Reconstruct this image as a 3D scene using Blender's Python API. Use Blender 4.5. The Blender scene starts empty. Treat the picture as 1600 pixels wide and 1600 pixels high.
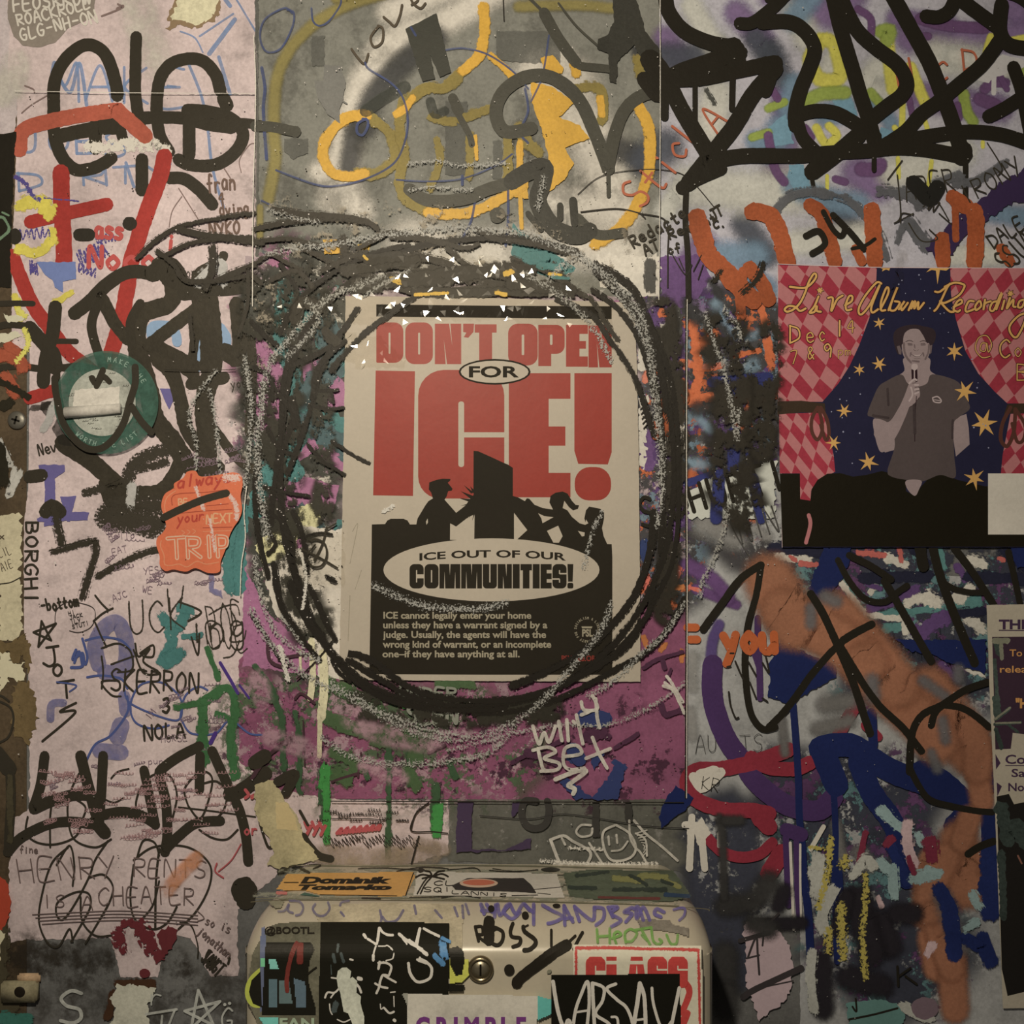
import bpy, bmesh, math, random
from mathutils import Vector, noise
from mathutils.geometry import tessellate_polygon

random.seed(7)
scene = bpy.context.scene
COL = scene.collection
PX = 0.00047            # metres on the wall per pixel of the 1600 px frame
D = 0.75                # camera distance from the wall

# ---------------------------------------------------------------- camera
cam_d = bpy.data.cameras.new('camera'); cam = bpy.data.objects.new('camera', cam_d); COL.objects.link(cam)
cam.location = (0, -D, 0); cam.rotation_euler = (math.pi / 2, 0, 0)
cam_d.sensor_width = 36; cam_d.lens = 36 * D / (1600 * PX); cam_d.clip_start = 0.01
scene.camera = cam
# ---------------------------------------------------------------- world and lamps
world = bpy.data.worlds.new('world'); scene.world = world; world.use_nodes = True
bgn = world.node_tree.nodes['Background']; bgn.inputs[0].default_value = (1.0, 0.86, 0.66, 1); bgn.inputs[1].default_value = 0.05
def area(name, loc, target, size, power, colour):
    l = bpy.data.lights.new(name, 'AREA'); l.shape = 'DISK'; l.size = size; l.energy = power; l.color = colour
    o = bpy.data.objects.new(name, l); COL.objects.link(o); o.location = loc
    o.rotation_euler = (Vector(target) - Vector(loc)).to_track_quat('-Z', 'Y').to_euler(); return o
area('ceiling_lamp', (-0.1, -0.7, 0.3), (-0.2, 0, 0.0), 0.03, 4.4, (1.0, 0.855, 0.635))
scene.view_settings.view_transform = 'Standard'; scene.view_settings.look = 'None'
scene.view_settings.gamma = 1; scene.view_settings.use_curve_mapping = False
scene.view_settings.exposure = 0.0
scene.cycles.transparent_max_bounces = 64
scene.cycles.max_bounces = 4

# ---------------------------------------------------------------- materials
def lin(c):
    c = c / 255.0
    return c / 12.92 if c <= 0.04045 else ((c + 0.055) / 1.055) ** 2.4
def C(r, g, b, k=1.0):
    """colour of a surface that reads r,g,b where the lamp gives k of its full light"""
    a = [lin(v) / (k * t) for v, t in zip((r, g, b), (0.60, 0.51, 0.375))]; y = 0.3 * a[0] + 0.6 * a[1] + 0.1 * a[2]
    g = 0.76 if k < 0.7 else 0.88 if k < 0.86 else 1.0
    return tuple(min(0.85, max(0.01, (v * 0.85 + y * 0.15) * g)) for v in a)
MATS = {}
def mat(c, style='ink', **kw):
    key = (tuple(round(x, 4) for x in c), style, tuple(sorted(kw.items())))
    if key in MATS: return MATS[key]
    m = bpy.data.materials.new(style); m.use_nodes = True; nt = m.node_tree; N = nt.nodes; L = nt.links
    bs = N['Principled BSDF']; out = N['Material Output']
    co = N.new('ShaderNodeTexCoord').outputs['Object']
    if kw.get('seed'):
        mp0 = N.new('ShaderNodeMapping'); mp0.inputs['Location'].default_value = (kw['seed'], 0, kw['seed'] * .7); N0 = mp0; L.new(co, mp0.inputs[0]); co = mp0.outputs[0]
    def nz(scale, detail=3, rough=0.6, vec=None, sx=None):
        n = N.new('ShaderNodeTexNoise'); n.inputs['Scale'].default_value = scale; n.inputs['Detail'].default_value = detail
        n.inputs['Roughness'].default_value = rough; v = vec or co
        if sx:
            mp = N.new('ShaderNodeMapping'); mp.inputs['Scale'].default_value = sx; L.new(v, mp.inputs[0]); v = mp.outputs[0]
        L.new(v, n.inputs['Vector']); return n.outputs['Fac']
    def mr(v, a, b, c0, d0, smooth=False):
        n = N.new('ShaderNodeMapRange'); n.interpolation_type = 'SMOOTHSTEP' if smooth else 'LINEAR'
        L.new(v, n.inputs[0])
        for i, x in enumerate((a, b, c0, d0)): n.inputs[i + 1].default_value = x
        return n.outputs[0]
    def ma(op, a, b):
        n = N.new('ShaderNodeMath'); n.operation = op; n.use_clamp = False
        for i, x in enumerate((a, b)):
            if isinstance(x, (int, float)): n.inputs[i].default_value = x
            else: L.new(x, n.inputs[i])
        return n.outputs[0]
    var = kw.get('var', 0.22 if style in ('paper', 'wash', 'spray', 'brush', 'grime') else 0.10)
    big = mr(nz(14, 4, 0.65), 0.3, 0.7, 1 - var, 1 + var * 0.6)
    fine = mr(nz(420, 2, 0.7), 0.3, 0.7, 1 - var * 0.55, 1 + var * 0.35)
    f = ma('MULTIPLY', big, fine)
    if style in ('paper',):       # creases and stains of pasted paper
        st = mr(nz(55, 5, 0.75), 0.36, 0.5, 0.82, 1.0)
        f = ma('MULTIPLY', f, st)
    mx = N.new('ShaderNodeVectorMath'); mx.operation = 'SCALE'; mx.inputs[0].default_value = c; L.new(f, mx.inputs['Scale'])
    L.new(mx.outputs[0], bs.inputs['Base Color'])
    bs.inputs['Roughness'].default_value = kw.get('rough', 0.62 if style in ('paper', 'chalk', 'wash') else 0.48)
    bs.inputs['Specular IOR Level'].default_value = kw.get('spec', 0.25)
    bp = N.new('ShaderNodeBump'); bp.inputs['Strength'].default_value = kw.get('bump', 0.25); bp.inputs['Distance'].default_value = 0.0008
    L.new(nz(kw.get('bscale', 130), 4, 0.65), bp.inputs['Height']); L.new(bp.outputs[0], bs.inputs['Normal'])
    if kw.get('metal'): bs.inputs['Metallic'].default_value = kw['metal']
    alpha = None
    if style in ('chalk', 'dry', 'spray', 'wash', 'brush', 'grime', 'fade'):
        ea = N.new('ShaderNodeAttribute'); ea.attribute_name = 'e'; e = ea.outputs['Fac']
        uv = N.new('ShaderNodeUVMap').outputs[0]
        if style == 'chalk':       # broken wax crayon: specks, thinning to the rim
            n = nz(kw.get('s', 620), 3, 0.8); th = mr(e, 0, 0.7, kw.get('hi', 0.66), kw.get('lo', 0.44))
            alpha = mr(ma('SUBTRACT', n, th), 0, 0.03, 0, 1)
        elif style == 'dry':       # dry marker: streaks along the stroke, ragged rim
            n = nz(1, 3, 0.7, uv, (0.05, kw.get('s', 9), 1)); n2 = nz(500, 3, 0.8)
            t = ma('ADD', ma('MULTIPLY', n, 0.6), ma('MULTIPLY', n2, 0.4)); th = mr(e, 0, 0.95, 0.68, kw.get('lo', 0.40) - 0.04)
            alpha = mr(ma('SUBTRACT', t, th), 0, 0.05, 0, 1)
        elif style == 'spray':
            g = mr(e, 0, kw.get('soft', 0.8), 0, 1, True); n = mr(nz(900, 2, 0.9), 0.3, 0.7, -0.22, 0.22)
            w = ma('MULTIPLY', ma('MULTIPLY', g, ma('SUBTRACT', 1.0, g)), 4.0)
            alpha = ma('MULTIPLY', ma('ADD', g, ma('MULTIPLY', n, w)), kw.get('op', 0.95))
        elif style == 'brush':     # ragged streaky brush of paint
            n = nz(1, 3, 0.7, uv, (0.08, 5, 1)); n2 = nz(kw.get('s', 90), 5, 0.75)
            t = ma('ADD', ma('MULTIPLY', n, 0.4), ma('MULTIPLY', n2, 0.6))
            g = ma('ADD', ma('MULTIPLY', mr(e, 0, 0.8, 0, 1), 0.55), ma('MULTIPLY', ma('SUBTRACT', t, 0.5), kw.get('rag', 2.2)))
            alpha = ma('MULTIPLY', mr(g, 0.18, 0.30, 0, 1), kw.get('op', 0.92))
        elif style == 'wash':
            alpha = ma('MULTIPLY', mr(nz(120, 4, 0.7), 0.3, 0.65, 0.55, 1), kw.get('op', 0.7))
        elif style == 'fade':
            alpha = ma('MULTIPLY', mr(nz(260, 4, 0.8), 0.38, 0.56, 0.1, 1), kw.get('op', 0.8))
        elif style == 'grime':     # blotches of old paint and glue
            alpha = ma('MULTIPLY', mr(nz(kw.get('s', 45), 6, 0.75), kw.get('t0', 0.46), kw.get('t1', 0.56), 0, 1), kw.get('op', 0.7))
            alpha = ma('MULTIPLY', alpha, mr(e, 0, 0.5, 0, 1, True))
    if alpha is not None:
        cl = N.new('ShaderNodeClamp'); L.new(alpha, cl.inputs[0]); L.new(cl.outputs[0], bs.inputs['Alpha'])
    MATS[key] = m; return m

# ---------------------------------------------------------------- drawing on surfaces
T = [0, 0, 1.0]                       # tile origin and scale of the notes below
def tile(x, y, s=0.25): T[0], T[1], T[2] = x, y, s
def P(s):
    if not isinstance(s, str): return [(T[0] + a * T[2], T[1] + b * T[2]) for a, b in s]
    return [(T[0] + float(a) * T[2], T[1] + float(b) * T[2]) for a, b in (q.split(',') for q in s.split())]
def wall_at(px, py, h): return ((px - 800) * PX, -h, (800 - py) * PX)
# dispenser profile: (distance from wall, height) from the wall edge over the top to the front
BX0, BX1, BD = -0.165, 0.124, 0.135
PROF = [(0.0, -0.2585), (0.092, -0.2507)]
for i in range(1, 17):
    a = math.pi / 2 * i / 16
    PROF.append((0.092 + 0.043 * math.sin(a), -0.2507 - 0.019 * (1 - math.cos(a))))
PROF.append((BD, -0.56))
def box_at(px, py, h):
    for (t0, z0), (t1, z1) in zip(PROF, PROF[1:]):
        def pyof(t, z): return 800 - z * D / ((D - t) * PX)
        if py <= pyof(t1, z1) or (t1, z1) == PROF[-1]:
            lo, hi = 0.0, 1.0
            for _ in range(24):
                m = (lo + hi) / 2
                if pyof(t0 + (t1 - t0) * m, z0 + (z1 - z0) * m) < py: lo = m
                else: hi = m
            t = t0 + (t1 - t0) * lo; z = z0 + (z1 - z0) * lo
            nt, nz_ = -(z1 - z0), (t1 - t0); l = math.hypot(nt, nz_); nt /= l; nz_ /= l
            return ((px - 800) * PX * (D - t) / D, -(t + nt * h), z + nz_ * h)
SURF = [wall_at]
HT = {wall_at: [0.0004], box_at: [0.0003]}
def smooth(pts, closed=False, step=2.5):
    n = len(pts)
    if n < 3 and not closed:
        a, b = pts[0], pts[-1]; l = math.dist(a, b); k = max(1, int(l / step))
        return [(a[0] + (b[0] - a[0]) * i / k, a[1] + (b[1] - a[1]) * i / k) for i in range(k + 1)]
    out = []
    for i in range(n if closed else n - 1):
        p0 = pts[i - 1] if (i > 0 or closed) else pts[0]; p1 = pts[i]; p2 = pts[(i + 1) % n]
        p3 = pts[(i + 2) % n] if (i + 2 < n or closed) else pts[-1]
        k = max(1, int(math.dist(p1, p2) / step))
        for j in range(k):
            t = j / k; t2 = t * t; t3 = t2 * t
            out.append(tuple(0.5 * (2 * p1[q] + (p2[q] - p0[q]) * t + (2 * p0[q] - 5 * p1[q] + 4 * p2[q] - p3[q]) * t2 + (3 * p1[q] - p0[q] - 3 * p2[q] + p3[q]) * t3) for q in (0, 1)))
    if not closed: out.append(pts[-1])
    return out
class Draw:
    """collects strokes and patches lying on one surface; build() links them as one mesh"""
    def __init__(s): s.v = []; s.f = []; s.e = []; s.uv = []; s.n = 0; s.surf = SURF[0]; s.dh = 0.0
    def vert(s, p, e, u=(0, 0)):
        s.v.append((p[0], p[1], s.n * 4e-7 + s.dh)); s.e.append(e); s.uv.append(u); return len(s.v) - 1
    def line(s, pts, w, jit=0.0, closed=False, taper=0.0, straight=False):
        w = w * 0.5
        st = max(1.0, min(4.0, w * 0.5)) if w < 16 else min(12.0, w * 0.25)
        q = smooth(pts, closed, st) if not straight else smooth(pts[:2], False, st)
        s.n += 1
        if len(q) < 2: return s
        ln = len(q); sd = random.random() * 1000; rows = []; dist = 0
        for i, p in enumerate(q):
            a = q[i - 1] if i or closed else q[0]; b = q[(i + 1) % ln] if (i < ln - 1 or closed) else q[-1]
            dx, dy = b[0] - a[0], b[1] - a[1]; l = math.hypot(dx, dy) or 1; dx /= l; dy /= l
            if i: dist += math.dist(q[i - 1], p); s.dh += (2e-7 if w > 16 else 4e-8)
            t = i / (ln - 1); k = 1 - taper * t
            ja = 1 + jit * (noise.noise((sd, i * 0.7, 0)) * 1.1 + noise.noise((sd, i * 0.13, 5)) * 0.7); jb = 1 + jit * (noise.noise((sd, i * 0.7, 9)) * 1.1 + noise.noise((sd, i * 0.13, 15)) * 0.7)
            wa = w * k * ja; wb = w * k * jb
            rows.append((s.vert((p[0] - dy * wa, p[1] + dx * wa), 0, (dist / (2 * w), 0)), s.vert(p, 1, (dist / (2 * w), .5)), s.vert((p[0] + dy * wb, p[1] - dx * wb), 0, (dist / (2 * w), 1))))
            if i == 0: d0 = (dx, dy)
            if i == ln - 1: d1 = (dx, dy)
        for i in range(ln - 1 + (1 if closed else 0)):
            a, b = rows[i], rows[(i + 1) % ln]
            s.f += [(a[0], b[0], b[1], a[1]), (a[1], b[1], b[2], a[2])]
        if not closed:
            for (row, p, d, sg) in ((rows[0], q[0], d0, -1), (rows[-1], q[-1], d1, 1)):
                k = (1 - taper) if sg > 0 else 1; m = 5; prev = row[0]
                for j in range(1, m + 1):
                    a = math.pi * j / m; c, n_ = math.cos(a), math.sin(a)
                    if j < m:
                        r = w * k * (1 + jit * random.uniform(-.5, .5))
                        cur = s.vert((p[0] - d[1] * r * c + sg * d[0] * r * n_, p[1] + d[0] * r * c + sg * d[1] * r * n_), 0, (s.uv[row[0]][0] + sg * n_ / 2, 0.5 - c / 2))
                    else: cur = row[2]
                    s.f.append((row[1], prev, cur) if sg < 0 else (row[1], cur, prev)); prev = cur
        s.dh = 0.0; s.n += int(ln * 0.06)
        return s
    def seg(s, pts, w, jit=0.0):
        for a, b in zip(pts, pts[1:]): s.line([a, b], w, jit)
        return s
    def poly(s, pts, jit=0.0, sm=False, step=3.0, thick=0.0, e=1.0):
        s.n += 1
        if sm: pts = smooth(pts, True, 4)
        if jit:
            q = []; sd = random.random() * 1000; n = len(pts)
            for i in range(n):
                a, b = pts[i], pts[(i + 1) % n]; k = max(1, int(math.dist(a, b) / step))
                for j in range(k):
                    x = a[0] + (b[0] - a[0]) * j / k; y = a[1] + (b[1] - a[1]) * j / k
                    q.append((x + jit * (noise.noise((x * .11, y * .11, sd)) * 2 + noise.noise((x * .4, y * .4, sd)) * 1.2), y + jit * (noise.noise((x * .11, y * .11, sd + 50)) * 2 + noise.noise((x * .4, y * .4, sd + 50)) * 1.2)))
            pts = q
        if s.surf is box_at: s.dh = 0.00022
        ids = [s.vert(p, e, (p[0] * .05, p[1] * .05)) for p in pts]; s.dh = 0.0
        for t in tessellate_polygon([[Vector((p[0], -p[1], 0)) for p in pts]]):
            a, b, c = (pts[i] for i in t)
            if abs((b[0] - a[0]) * (c[1] - a[1]) - (b[1] - a[1]) * (c[0] - a[0])) > 1e-6: s.f.append(tuple(ids[i] for i in t))
        if thick:
            s.dh = -thick; lo = [s.vert(p, e) for p in pts]; s.dh = 0.0; n = len(ids)
            for i in range(n): s.f.append((ids[i], ids[(i + 1) % n], lo[(i + 1) % n], lo[i]))
        return s
    def grid(s, pts, step=3.0):
        # a patch that follows a curved surface: small cells, exact for rectangles
        s.n += 1; xs = [p[0] for p in pts]; ys = [p[1] for p in pts]; x0, x1, y0, y1 = min(xs), max(xs), min(ys), max(ys)
        nx = max(1, int((x1 - x0) / step)); ny = max(1, int((y1 - y0) / step)); memo = {}
        def inside(x, y):
            c = False; n = len(pts)
            for i in range(n):
                (ax, ay), (bx, by) = pts[i], pts[(i + 1) % n]
                if (ay > y) != (by > y) and x < (bx - ax) * (y - ay) / (by - ay) + ax: c = not c
            return c
        def vv(i, j):
            if (i, j) not in memo: memo[i, j] = s.vert((x0 + (x1 - x0) * i / nx, y0 + (y1 - y0) * j / ny), 1, (i, j))
            return memo[i, j]
        for i in range(nx):
            for j in range(ny):
                if inside(x0 + (x1 - x0) * (i + .5) / nx, y0 + (y1 - y0) * (j + .5) / ny): s.f.append((vv(i, j), vv(i, j + 1), vv(i + 1, j + 1), vv(i + 1, j)))
        return s
    def rect(s, x0, y0, x1, y1, **k): return s.poly([(x0, y0), (x1, y0), (x1, y1), (x0, y1)], **k)
    def disc(s, c, r, ry=None, jit=0.0, n=28, soft=False, rot=0):
        ry = ry or r; s.n += 1; s.dh = 0.00027 if s.surf is box_at else 0.0; o = s.vert(c, 1, (.5, .5)); ids = []
        for i in range(n):
            a = 2 * math.pi * i / n; k = 1 + jit * random.uniform(-1, 1); x, y = r * k * math.cos(a), ry * k * math.sin(a)
            ids.append(s.vert((c[0] + x * math.cos(rot) - y * math.sin(rot), c[1] + x * math.sin(rot) + y * math.cos(rot)), 0, (.5 + math.cos(a) / 2, .5 + math.sin(a) / 2)))
        for i in range(n): s.f.append((o, ids[i], ids[(i + 1) % n]))
        s.dh = 0.0; return s
    def build(s, name, m, parent=None, label=None, kind=None, up=4e-6):
        h0 = HT[s.surf][0]
        me = bpy.data.meshes.new(name); me.from_pydata([s.surf(x, y, h0 + h) for x, y, h in s.v], [], s.f)
        at = me.attributes.new('e', 'FLOAT', 'POINT'); at.data.foreach_set('value', s.e)
        uvl = me.uv_layers.new(name='UVMap'); vi = [0] * len(me.loops); me.loops.foreach_get('vertex_index', vi)
        uvl.data.foreach_set('uv', [c for i in vi for c in s.uv[i]])
        me.materials.append(m); o = bpy.data.objects.new(name, me); COL.objects.link(o)
        if parent: o.parent = parent
        if label: o['label'] = label
        if kind: o['kind'] = kind
        HT[s.surf][0] = h0 + (s.n + 1) * 4e-7 + up
        return o
def thing(o, label, cat, group=None):
    o['label'] = label; o['category'] = cat
    if group: o['group'] = group
    return o
def sub(name, m, parent, strokes=(), polys=(), label=None, jit=0.05, pj=1.0, sm=False, discs=(), kind=None):
    """strokes: (width, points[, options]) in the current tile's units"""
    d = Draw()
    for p in polys: d.poly(P(p), pj, sm)
    for c in discs: d.disc((T[0] + c[0] * T[2], T[1] + c[1] * T[2]), c[2] * T[2], (c[3] if len(c) > 3 else c[2]) * T[2], 0.05 if pj else 0)
    for st in strokes:
        o = st[2] if len(st) > 2 else ''
        if 'L' in o: d.seg(P(st[1]), st[0] * T[2], jit)
        else: d.line(P(st[1]), st[0] * T[2], jit, closed='c' in o, taper=0.7 if 't' in o else 0)
    return d.build(name, m, parent, label, kind)

# single-line hand lettering: glyphs in a 1 x 1 box, y down
G = {
'A': '0,1 .5,0 1,1;.2,.62 .82,.6', 'B': '0,0 0,1;0,0 .7,.08 .75,.4 .1,.48;.1,.48 .9,.6 .8,.95 0,1', 'C': '.95,.15 .6,0 .1,.3 .1,.75 .5,1 .95,.85',
'D': '.05,0 .05,1;0,.02 .8,.2 .9,.7 .05,1', 'E': '.9,0 .1,0 .05,1 .95,1;.08,.5 .75,.48', 'F': '.9,0 .1,.02 .08,1;.08,.5 .75,.46', 'G': '.9,.12 .5,0 .05,.4 .2,.9 .7,1 .9,.6 .5,.58',
'H': '.05,0 .08,1;.9,0 .92,1;.06,.5 .9,.46', 'I': '.5,0 .5,1', 'J': '.7,0 .72,.8 .4,1 .05,.8;.3,0 1,0', 'K': '.08,0 .08,1;.9,0 .1,.55 .95,1', 'L': '.1,0 .08,1 .9,.97',
'M': '0,1 .12,0 .5,.6 .88,0 1,1', 'N': '.05,1 .08,0 .9,1 .93,0', 'O': '.5,0 .1,.3 .1,.75 .5,1 .9,.7 .88,.25 .5,0', 'P': '.08,1 .08,0;.05,.02 .85,.1 .8,.5 .1,.55',
'Q': '.5,0 .1,.3 .1,.75 .5,1 .9,.7 .88,.25 .5,0;.6,.7 1,1.05', 'R': '.08,1 .08,0;.05,.02 .85,.1 .8,.45 .1,.5;.1,.5 .95,1', 'S': '.9,.1 .5,0 .1,.2 .3,.45 .8,.6 .85,.88 .5,1 .05,.9',
'T': '0,.02 1,0;.5,0 .5,1', 'U': '.08,0 .1,.75 .45,1 .85,.8 .9,0', 'V': '0,0 .5,1 1,0', 'W': '0,0 .25,1 .5,.35 .75,1 1,0', 'X': '0,0 1,1;1,0 0,1', 'Y': '0,0 .5,.5;1,0 .3,1', 'Z': '.05,0 .95,0 .05,1 .95,1',
'a': '.85,.5 .4,.42 .1,.7 .35,1 .8,.85 .85,.45 .9,1', 'b': '.1,0 .1,1;.1,.6 .6,.45 .85,.75 .5,1 .1,.95', 'c': '.85,.55 .5,.42 .12,.7 .45,1 .85,.9', 'd': '.85,0 .85,1;.85,.55 .4,.45 .1,.75 .4,1 .85,.9',
'e': '.1,.72 .85,.68 .6,.42 .15,.55 .15,.85 .5,1 .9,.9', 'f': '.9,.1 .6,0 .45,.3 .45,1;.15,.5 .8,.48', 'g': '.85,.5 .4,.42 .1,.65 .4,.9 .85,.75 .85,.45 .85,1.2 .4,1.35 .1,1.2', 'h': '.1,0 .1,1;.1,.65 .5,.45 .85,.6 .85,1',
'i': '.5,.45 .5,1;.5,.2 .52,.24', 'k': '.1,0 .1,1;.8,.45 .15,.75 .85,1', 'l': '.5,0 .5,1', 'm': '.05,.45 .05,1;.05,.6 .3,.45 .48,.6 .48,1;.48,.6 .75,.45 .92,.6 .95,1', 'n': '.1,.45 .1,1;.1,.65 .5,.45 .85,.6 .88,1',
'o': '.5,.42 .12,.7 .5,1 .88,.7 .5,.42', 'p': '.1,.45 .1,1.4;.1,.6 .6,.42 .88,.7 .5,1 .1,.92', 'r': '.15,.45 .15,1;.15,.7 .45,.45 .85,.5', 's': '.85,.5 .4,.42 .2,.6 .8,.8 .6,1 .1,.95', 't': '.5,.1 .5,.95 .85,1;.15,.45 .85,.42',
'u': '.1,.45 .15,.9 .5,1 .85,.8;.85,.45 .88,1', 'v': '.05,.45 .5,1 .95,.45', 'w': '.02,.45 .25,1 .5,.55 .75,1 1,.45', 'x': '.1,.45 .9,1;.9,.45 .1,1', 'y': '.1,.45 .5,.95;.9,.45 .5,1 .1,1.4', 'j': '.6,.45 .6,1.2 .2,1.35;.6,.2 .62,.24', 'z': '.1,.45 .9,.45 .1,1 .9,1', 'q': '.85,.5 .4,.42 .1,.7 .4,1 .85,.8;.85,.45 .85,1.4',
'1': '.5,0 .5,1', '4': '.7,1 .7,0 .1,.6 .95,.6', '7': '.05,.02 .9,0 .4,1', '9': '.85,.3 .5,0 .12,.25 .4,.55 .85,.3 .8,1', '0': '.5,0 .1,.3 .1,.75 .5,1 .9,.7 .88,.25 .5,0', '2': '.1,.2 .5,0 .85,.25 .1,1 .9,1', '3': '.1,.1 .6,0 .8,.25 .4,.48;.4,.48 .9,.65 .6,1 .1,.9',
'&': '.95,1 .2,.25 .45,0 .7,.2 .15,.7 .4,1 .95,.6', '@': '.7,.35 .4,.35 .3,.65 .6,.7 .7,.35 .8,.75 1,.4 .7,0 .2,.1 0,.6 .4,1 .9,.95', '-': '.15,.5 .85,.5', '.': '.45,.95 .55,1', '!': '.5,0 .48,.7;.5,.95 .52,1', '?': '.1,.2 .5,0 .85,.25 .5,.5 .5,.7;.5,.95 .52,1', "'": '.5,0 .45,.25', '+': '.1,.5 .9,.5;.5,.1 .5,.9', '/': '.9,0 .1,1', ',': '.5,.9 .4,1.15', '*': '.5,0 .5,.6;.2,.15 .8,.45;.8,.15 .2,.45', ':': '.5,.4 .52,.45;.5,.9 .52,.95'}
def hand(d, text, x, y, h, w=None, ang=0, lw=2.0, gap=0.28, jit=0.05, slant=0.0, wob=0.06):
    """write text by hand with its top-left corner at x,y (tile units), letter height h, total length w"""
    n = len(text); adv = (w / n) if w else h * 0.75; cw = adv / (1 + gap); a = math.radians(ang); ca, sa = math.cos(a), math.sin(a)
    for i, ch in enumerate(text):
        if ch == ' ': continue
        ox = i * adv; oy = random.uniform(-wob, wob) * h; k = 1 + random.uniform(-wob, wob); rt = random.uniform(-wob, wob)
        for st in G.get(ch, G.get(ch.upper(), '')).split(';'):
            if not st: continue
            pts = []
            for q in st.split():
                gx, gy = map(float, q.split(','))
                lx = ox + gx * cw * k + (1 - gy) * h * slant + rt * (gy - .5) * h; ly = oy + gy * h * k
                pts.append((T[0] + (x + lx * ca - ly * sa) * T[2], T[1] + (y + lx * sa + ly * ca) * T[2]))
            d.line(pts, lw * T[2], jit)
    return d
def write(name, m, parent, lines, label=None):
    d = Draw()
    for l in lines: hand(d, *l[0], **(l[1] if len(l) > 1 else {}))
    return d.build(name, m, parent, label)
def squiggle(d, x, y, w, h, lw, ang=0, loops=8):
    """an illegible run of cursive"""
    a = math.radians(ang); pts = []; k = loops * 5
    for i in range(k):
        t = i / (k - 1); lx = w * t + h * 0.5 * math.sin(i * 1.26) * random.uniform(.4, 1); ly = h * 0.5 * math.cos(i * 1.26) * random.uniform(.3, 1.1)
        pts.append((T[0] + (x + lx * math.cos(a) - ly * math.sin(a)) * T[2], T[1] + (y + lx * math.sin(a) + ly * math.cos(a)) * T[2]))
    return d.line(pts, lw * T[2], 0.1)
def scrib(d, x, y, w, h, lw, n=12, ang=0):
    """a back-and-forth scribble"""
    a = math.radians(ang); pts = []
    for i in range(n):
        lx = w * i / (n - 1) + random.uniform(-.3, .3) * w / n; ly = (h if i % 2 else 0) + random.uniform(-.15, .15) * h
        pts.append((T[0] + (x + lx * math.cos(a) - ly * math.sin(a)) * T[2], T[1] + (y + lx * math.sin(a) + ly * math.cos(a)) * T[2]))
    return d.line(pts, lw * T[2], 0.1)
def typed(name, text, x0, y0, x1, y1, m, parent, off=0.0, shear=0.0, label=None, ang=0.0):
    """printed lettering fitted to a rectangle (tile units)"""
    cu = bpy.data.curves.new(name, 'FONT'); cu.body = text; cu.offset = off; cu.shear = shear; cu.resolution_u = 3
    o = bpy.data.objects.new('tmp', cu); COL.objects.link(o)
    dg = bpy.context.evaluated_depsgraph_get(); me = bpy.data.meshes.new_from_object(o.evaluated_get(dg)); bpy.data.objects.remove(o)
    xs = [v.co.x for v in me.vertices]; ys = [v.co.y for v in me.vertices]; ax, bx, ay, by = min(xs), max(xs), min(ys), max(ys)
    d = Draw(); d.n += 1; ca, sa = math.cos(math.radians(ang)), math.sin(math.radians(ang))
    for v in me.vertices:
        lx = (v.co.x - ax) / (bx - ax) * (x1 - x0); ly = (by - v.co.y) / (by - ay) * (y1 - y0)
        d.vert((T[0] + (x0 + lx * ca - ly * sa) * T[2], T[1] + (y0 + lx * sa + ly * ca) * T[2]), 1)
    d.f = [tuple(p.vertices) for p in me.polygons]
    return d.build(name, m, parent, label)
BLK = C(38, 35, 31, 1.3)
BLK = (0.05, 0.046, 0.038)
BLR = (0.026, 0.024, 0.02)
INK = mat(BLK, 'ink', var=0.12, rough=0.4)
PEN = mat((0.035, 0.032, 0.03), 'ink')
DRYK = mat(BLK, 'dry', lo=0.36)
CHK = mat((0.04, 0.036, 0.03), 'chalk', lo=0.36, hi=0.6)
WCH = mat(C(146, 139, 123), 'chalk', lo=0.49, hi=0.64)
GREYK = mat((0.04, 0.038, 0.032), 'wash', op=0.85)
# ================================================================ the wall
def slab(name, x0, y0, x1, y1, t, m):
    bm = bmesh.new(); bmesh.ops.create_cube(bm, size=1)
    for v in bm.verts:
        v.co = Vector(((x0 if v.co.x < 0 else x1), (0 if v.co.y > 0 else -t) if t > 0 else (0.08 if v.co.y > 0 else 0.0), (y0 if v.co.z < 0 else y1)))
    bmesh.ops.bevel(bm, geom=bm.edges[:], offset=min(0.0008, abs(t) * .3 if t > 0 else .001), segments=2, affect='EDGES')
    me = bpy.data.meshes.new(name); bm.to_mesh(me); bm.free(); me.materials.append(m)
    o = bpy.data.objects.new(name, me); COL.objects.link(o); return o
GREYP = C(98, 92, 80, .9)
wall = slab('wall_back', -0.75, -0.75, 0.75, 0.75, 0, mat(C(88, 84, 76, .6), 'paper', var=.3)); wall['kind'] = 'structure'
wall['label'] = 'grey plastered wall buried under posters, paint and marker graffiti'
board = slab('trim_1', -0.75, -0.75, (42 - 800) * PX, (800 - 165) * PX, 0.0005, mat(C(74, 58, 38, .8), 'paper', var=.35)); board['kind'] = 'structure'
board['label'] = 'brown painted board along the wall edge'
HT[wall_at][0] = 0.00055
tile(0, 0, 1)
def paper(name, pts, c, label, cat='paper sheet', group=None, rim=None, jit=1.2, thick=0.0002, style='paper', **kw):
    """a sheet of paper pasted to the wall; rim: white torn edge"""
    d = Draw(); d.poly(P(pts), jit, thick=thick); o = d.build(name, mat(c, style, **kw), up=3e-6); thing(o, label, cat, group)
    return o
PINKC = C(180, 156, 144, .94)
CREAM = C(178, 168, 128, .8)
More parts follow.
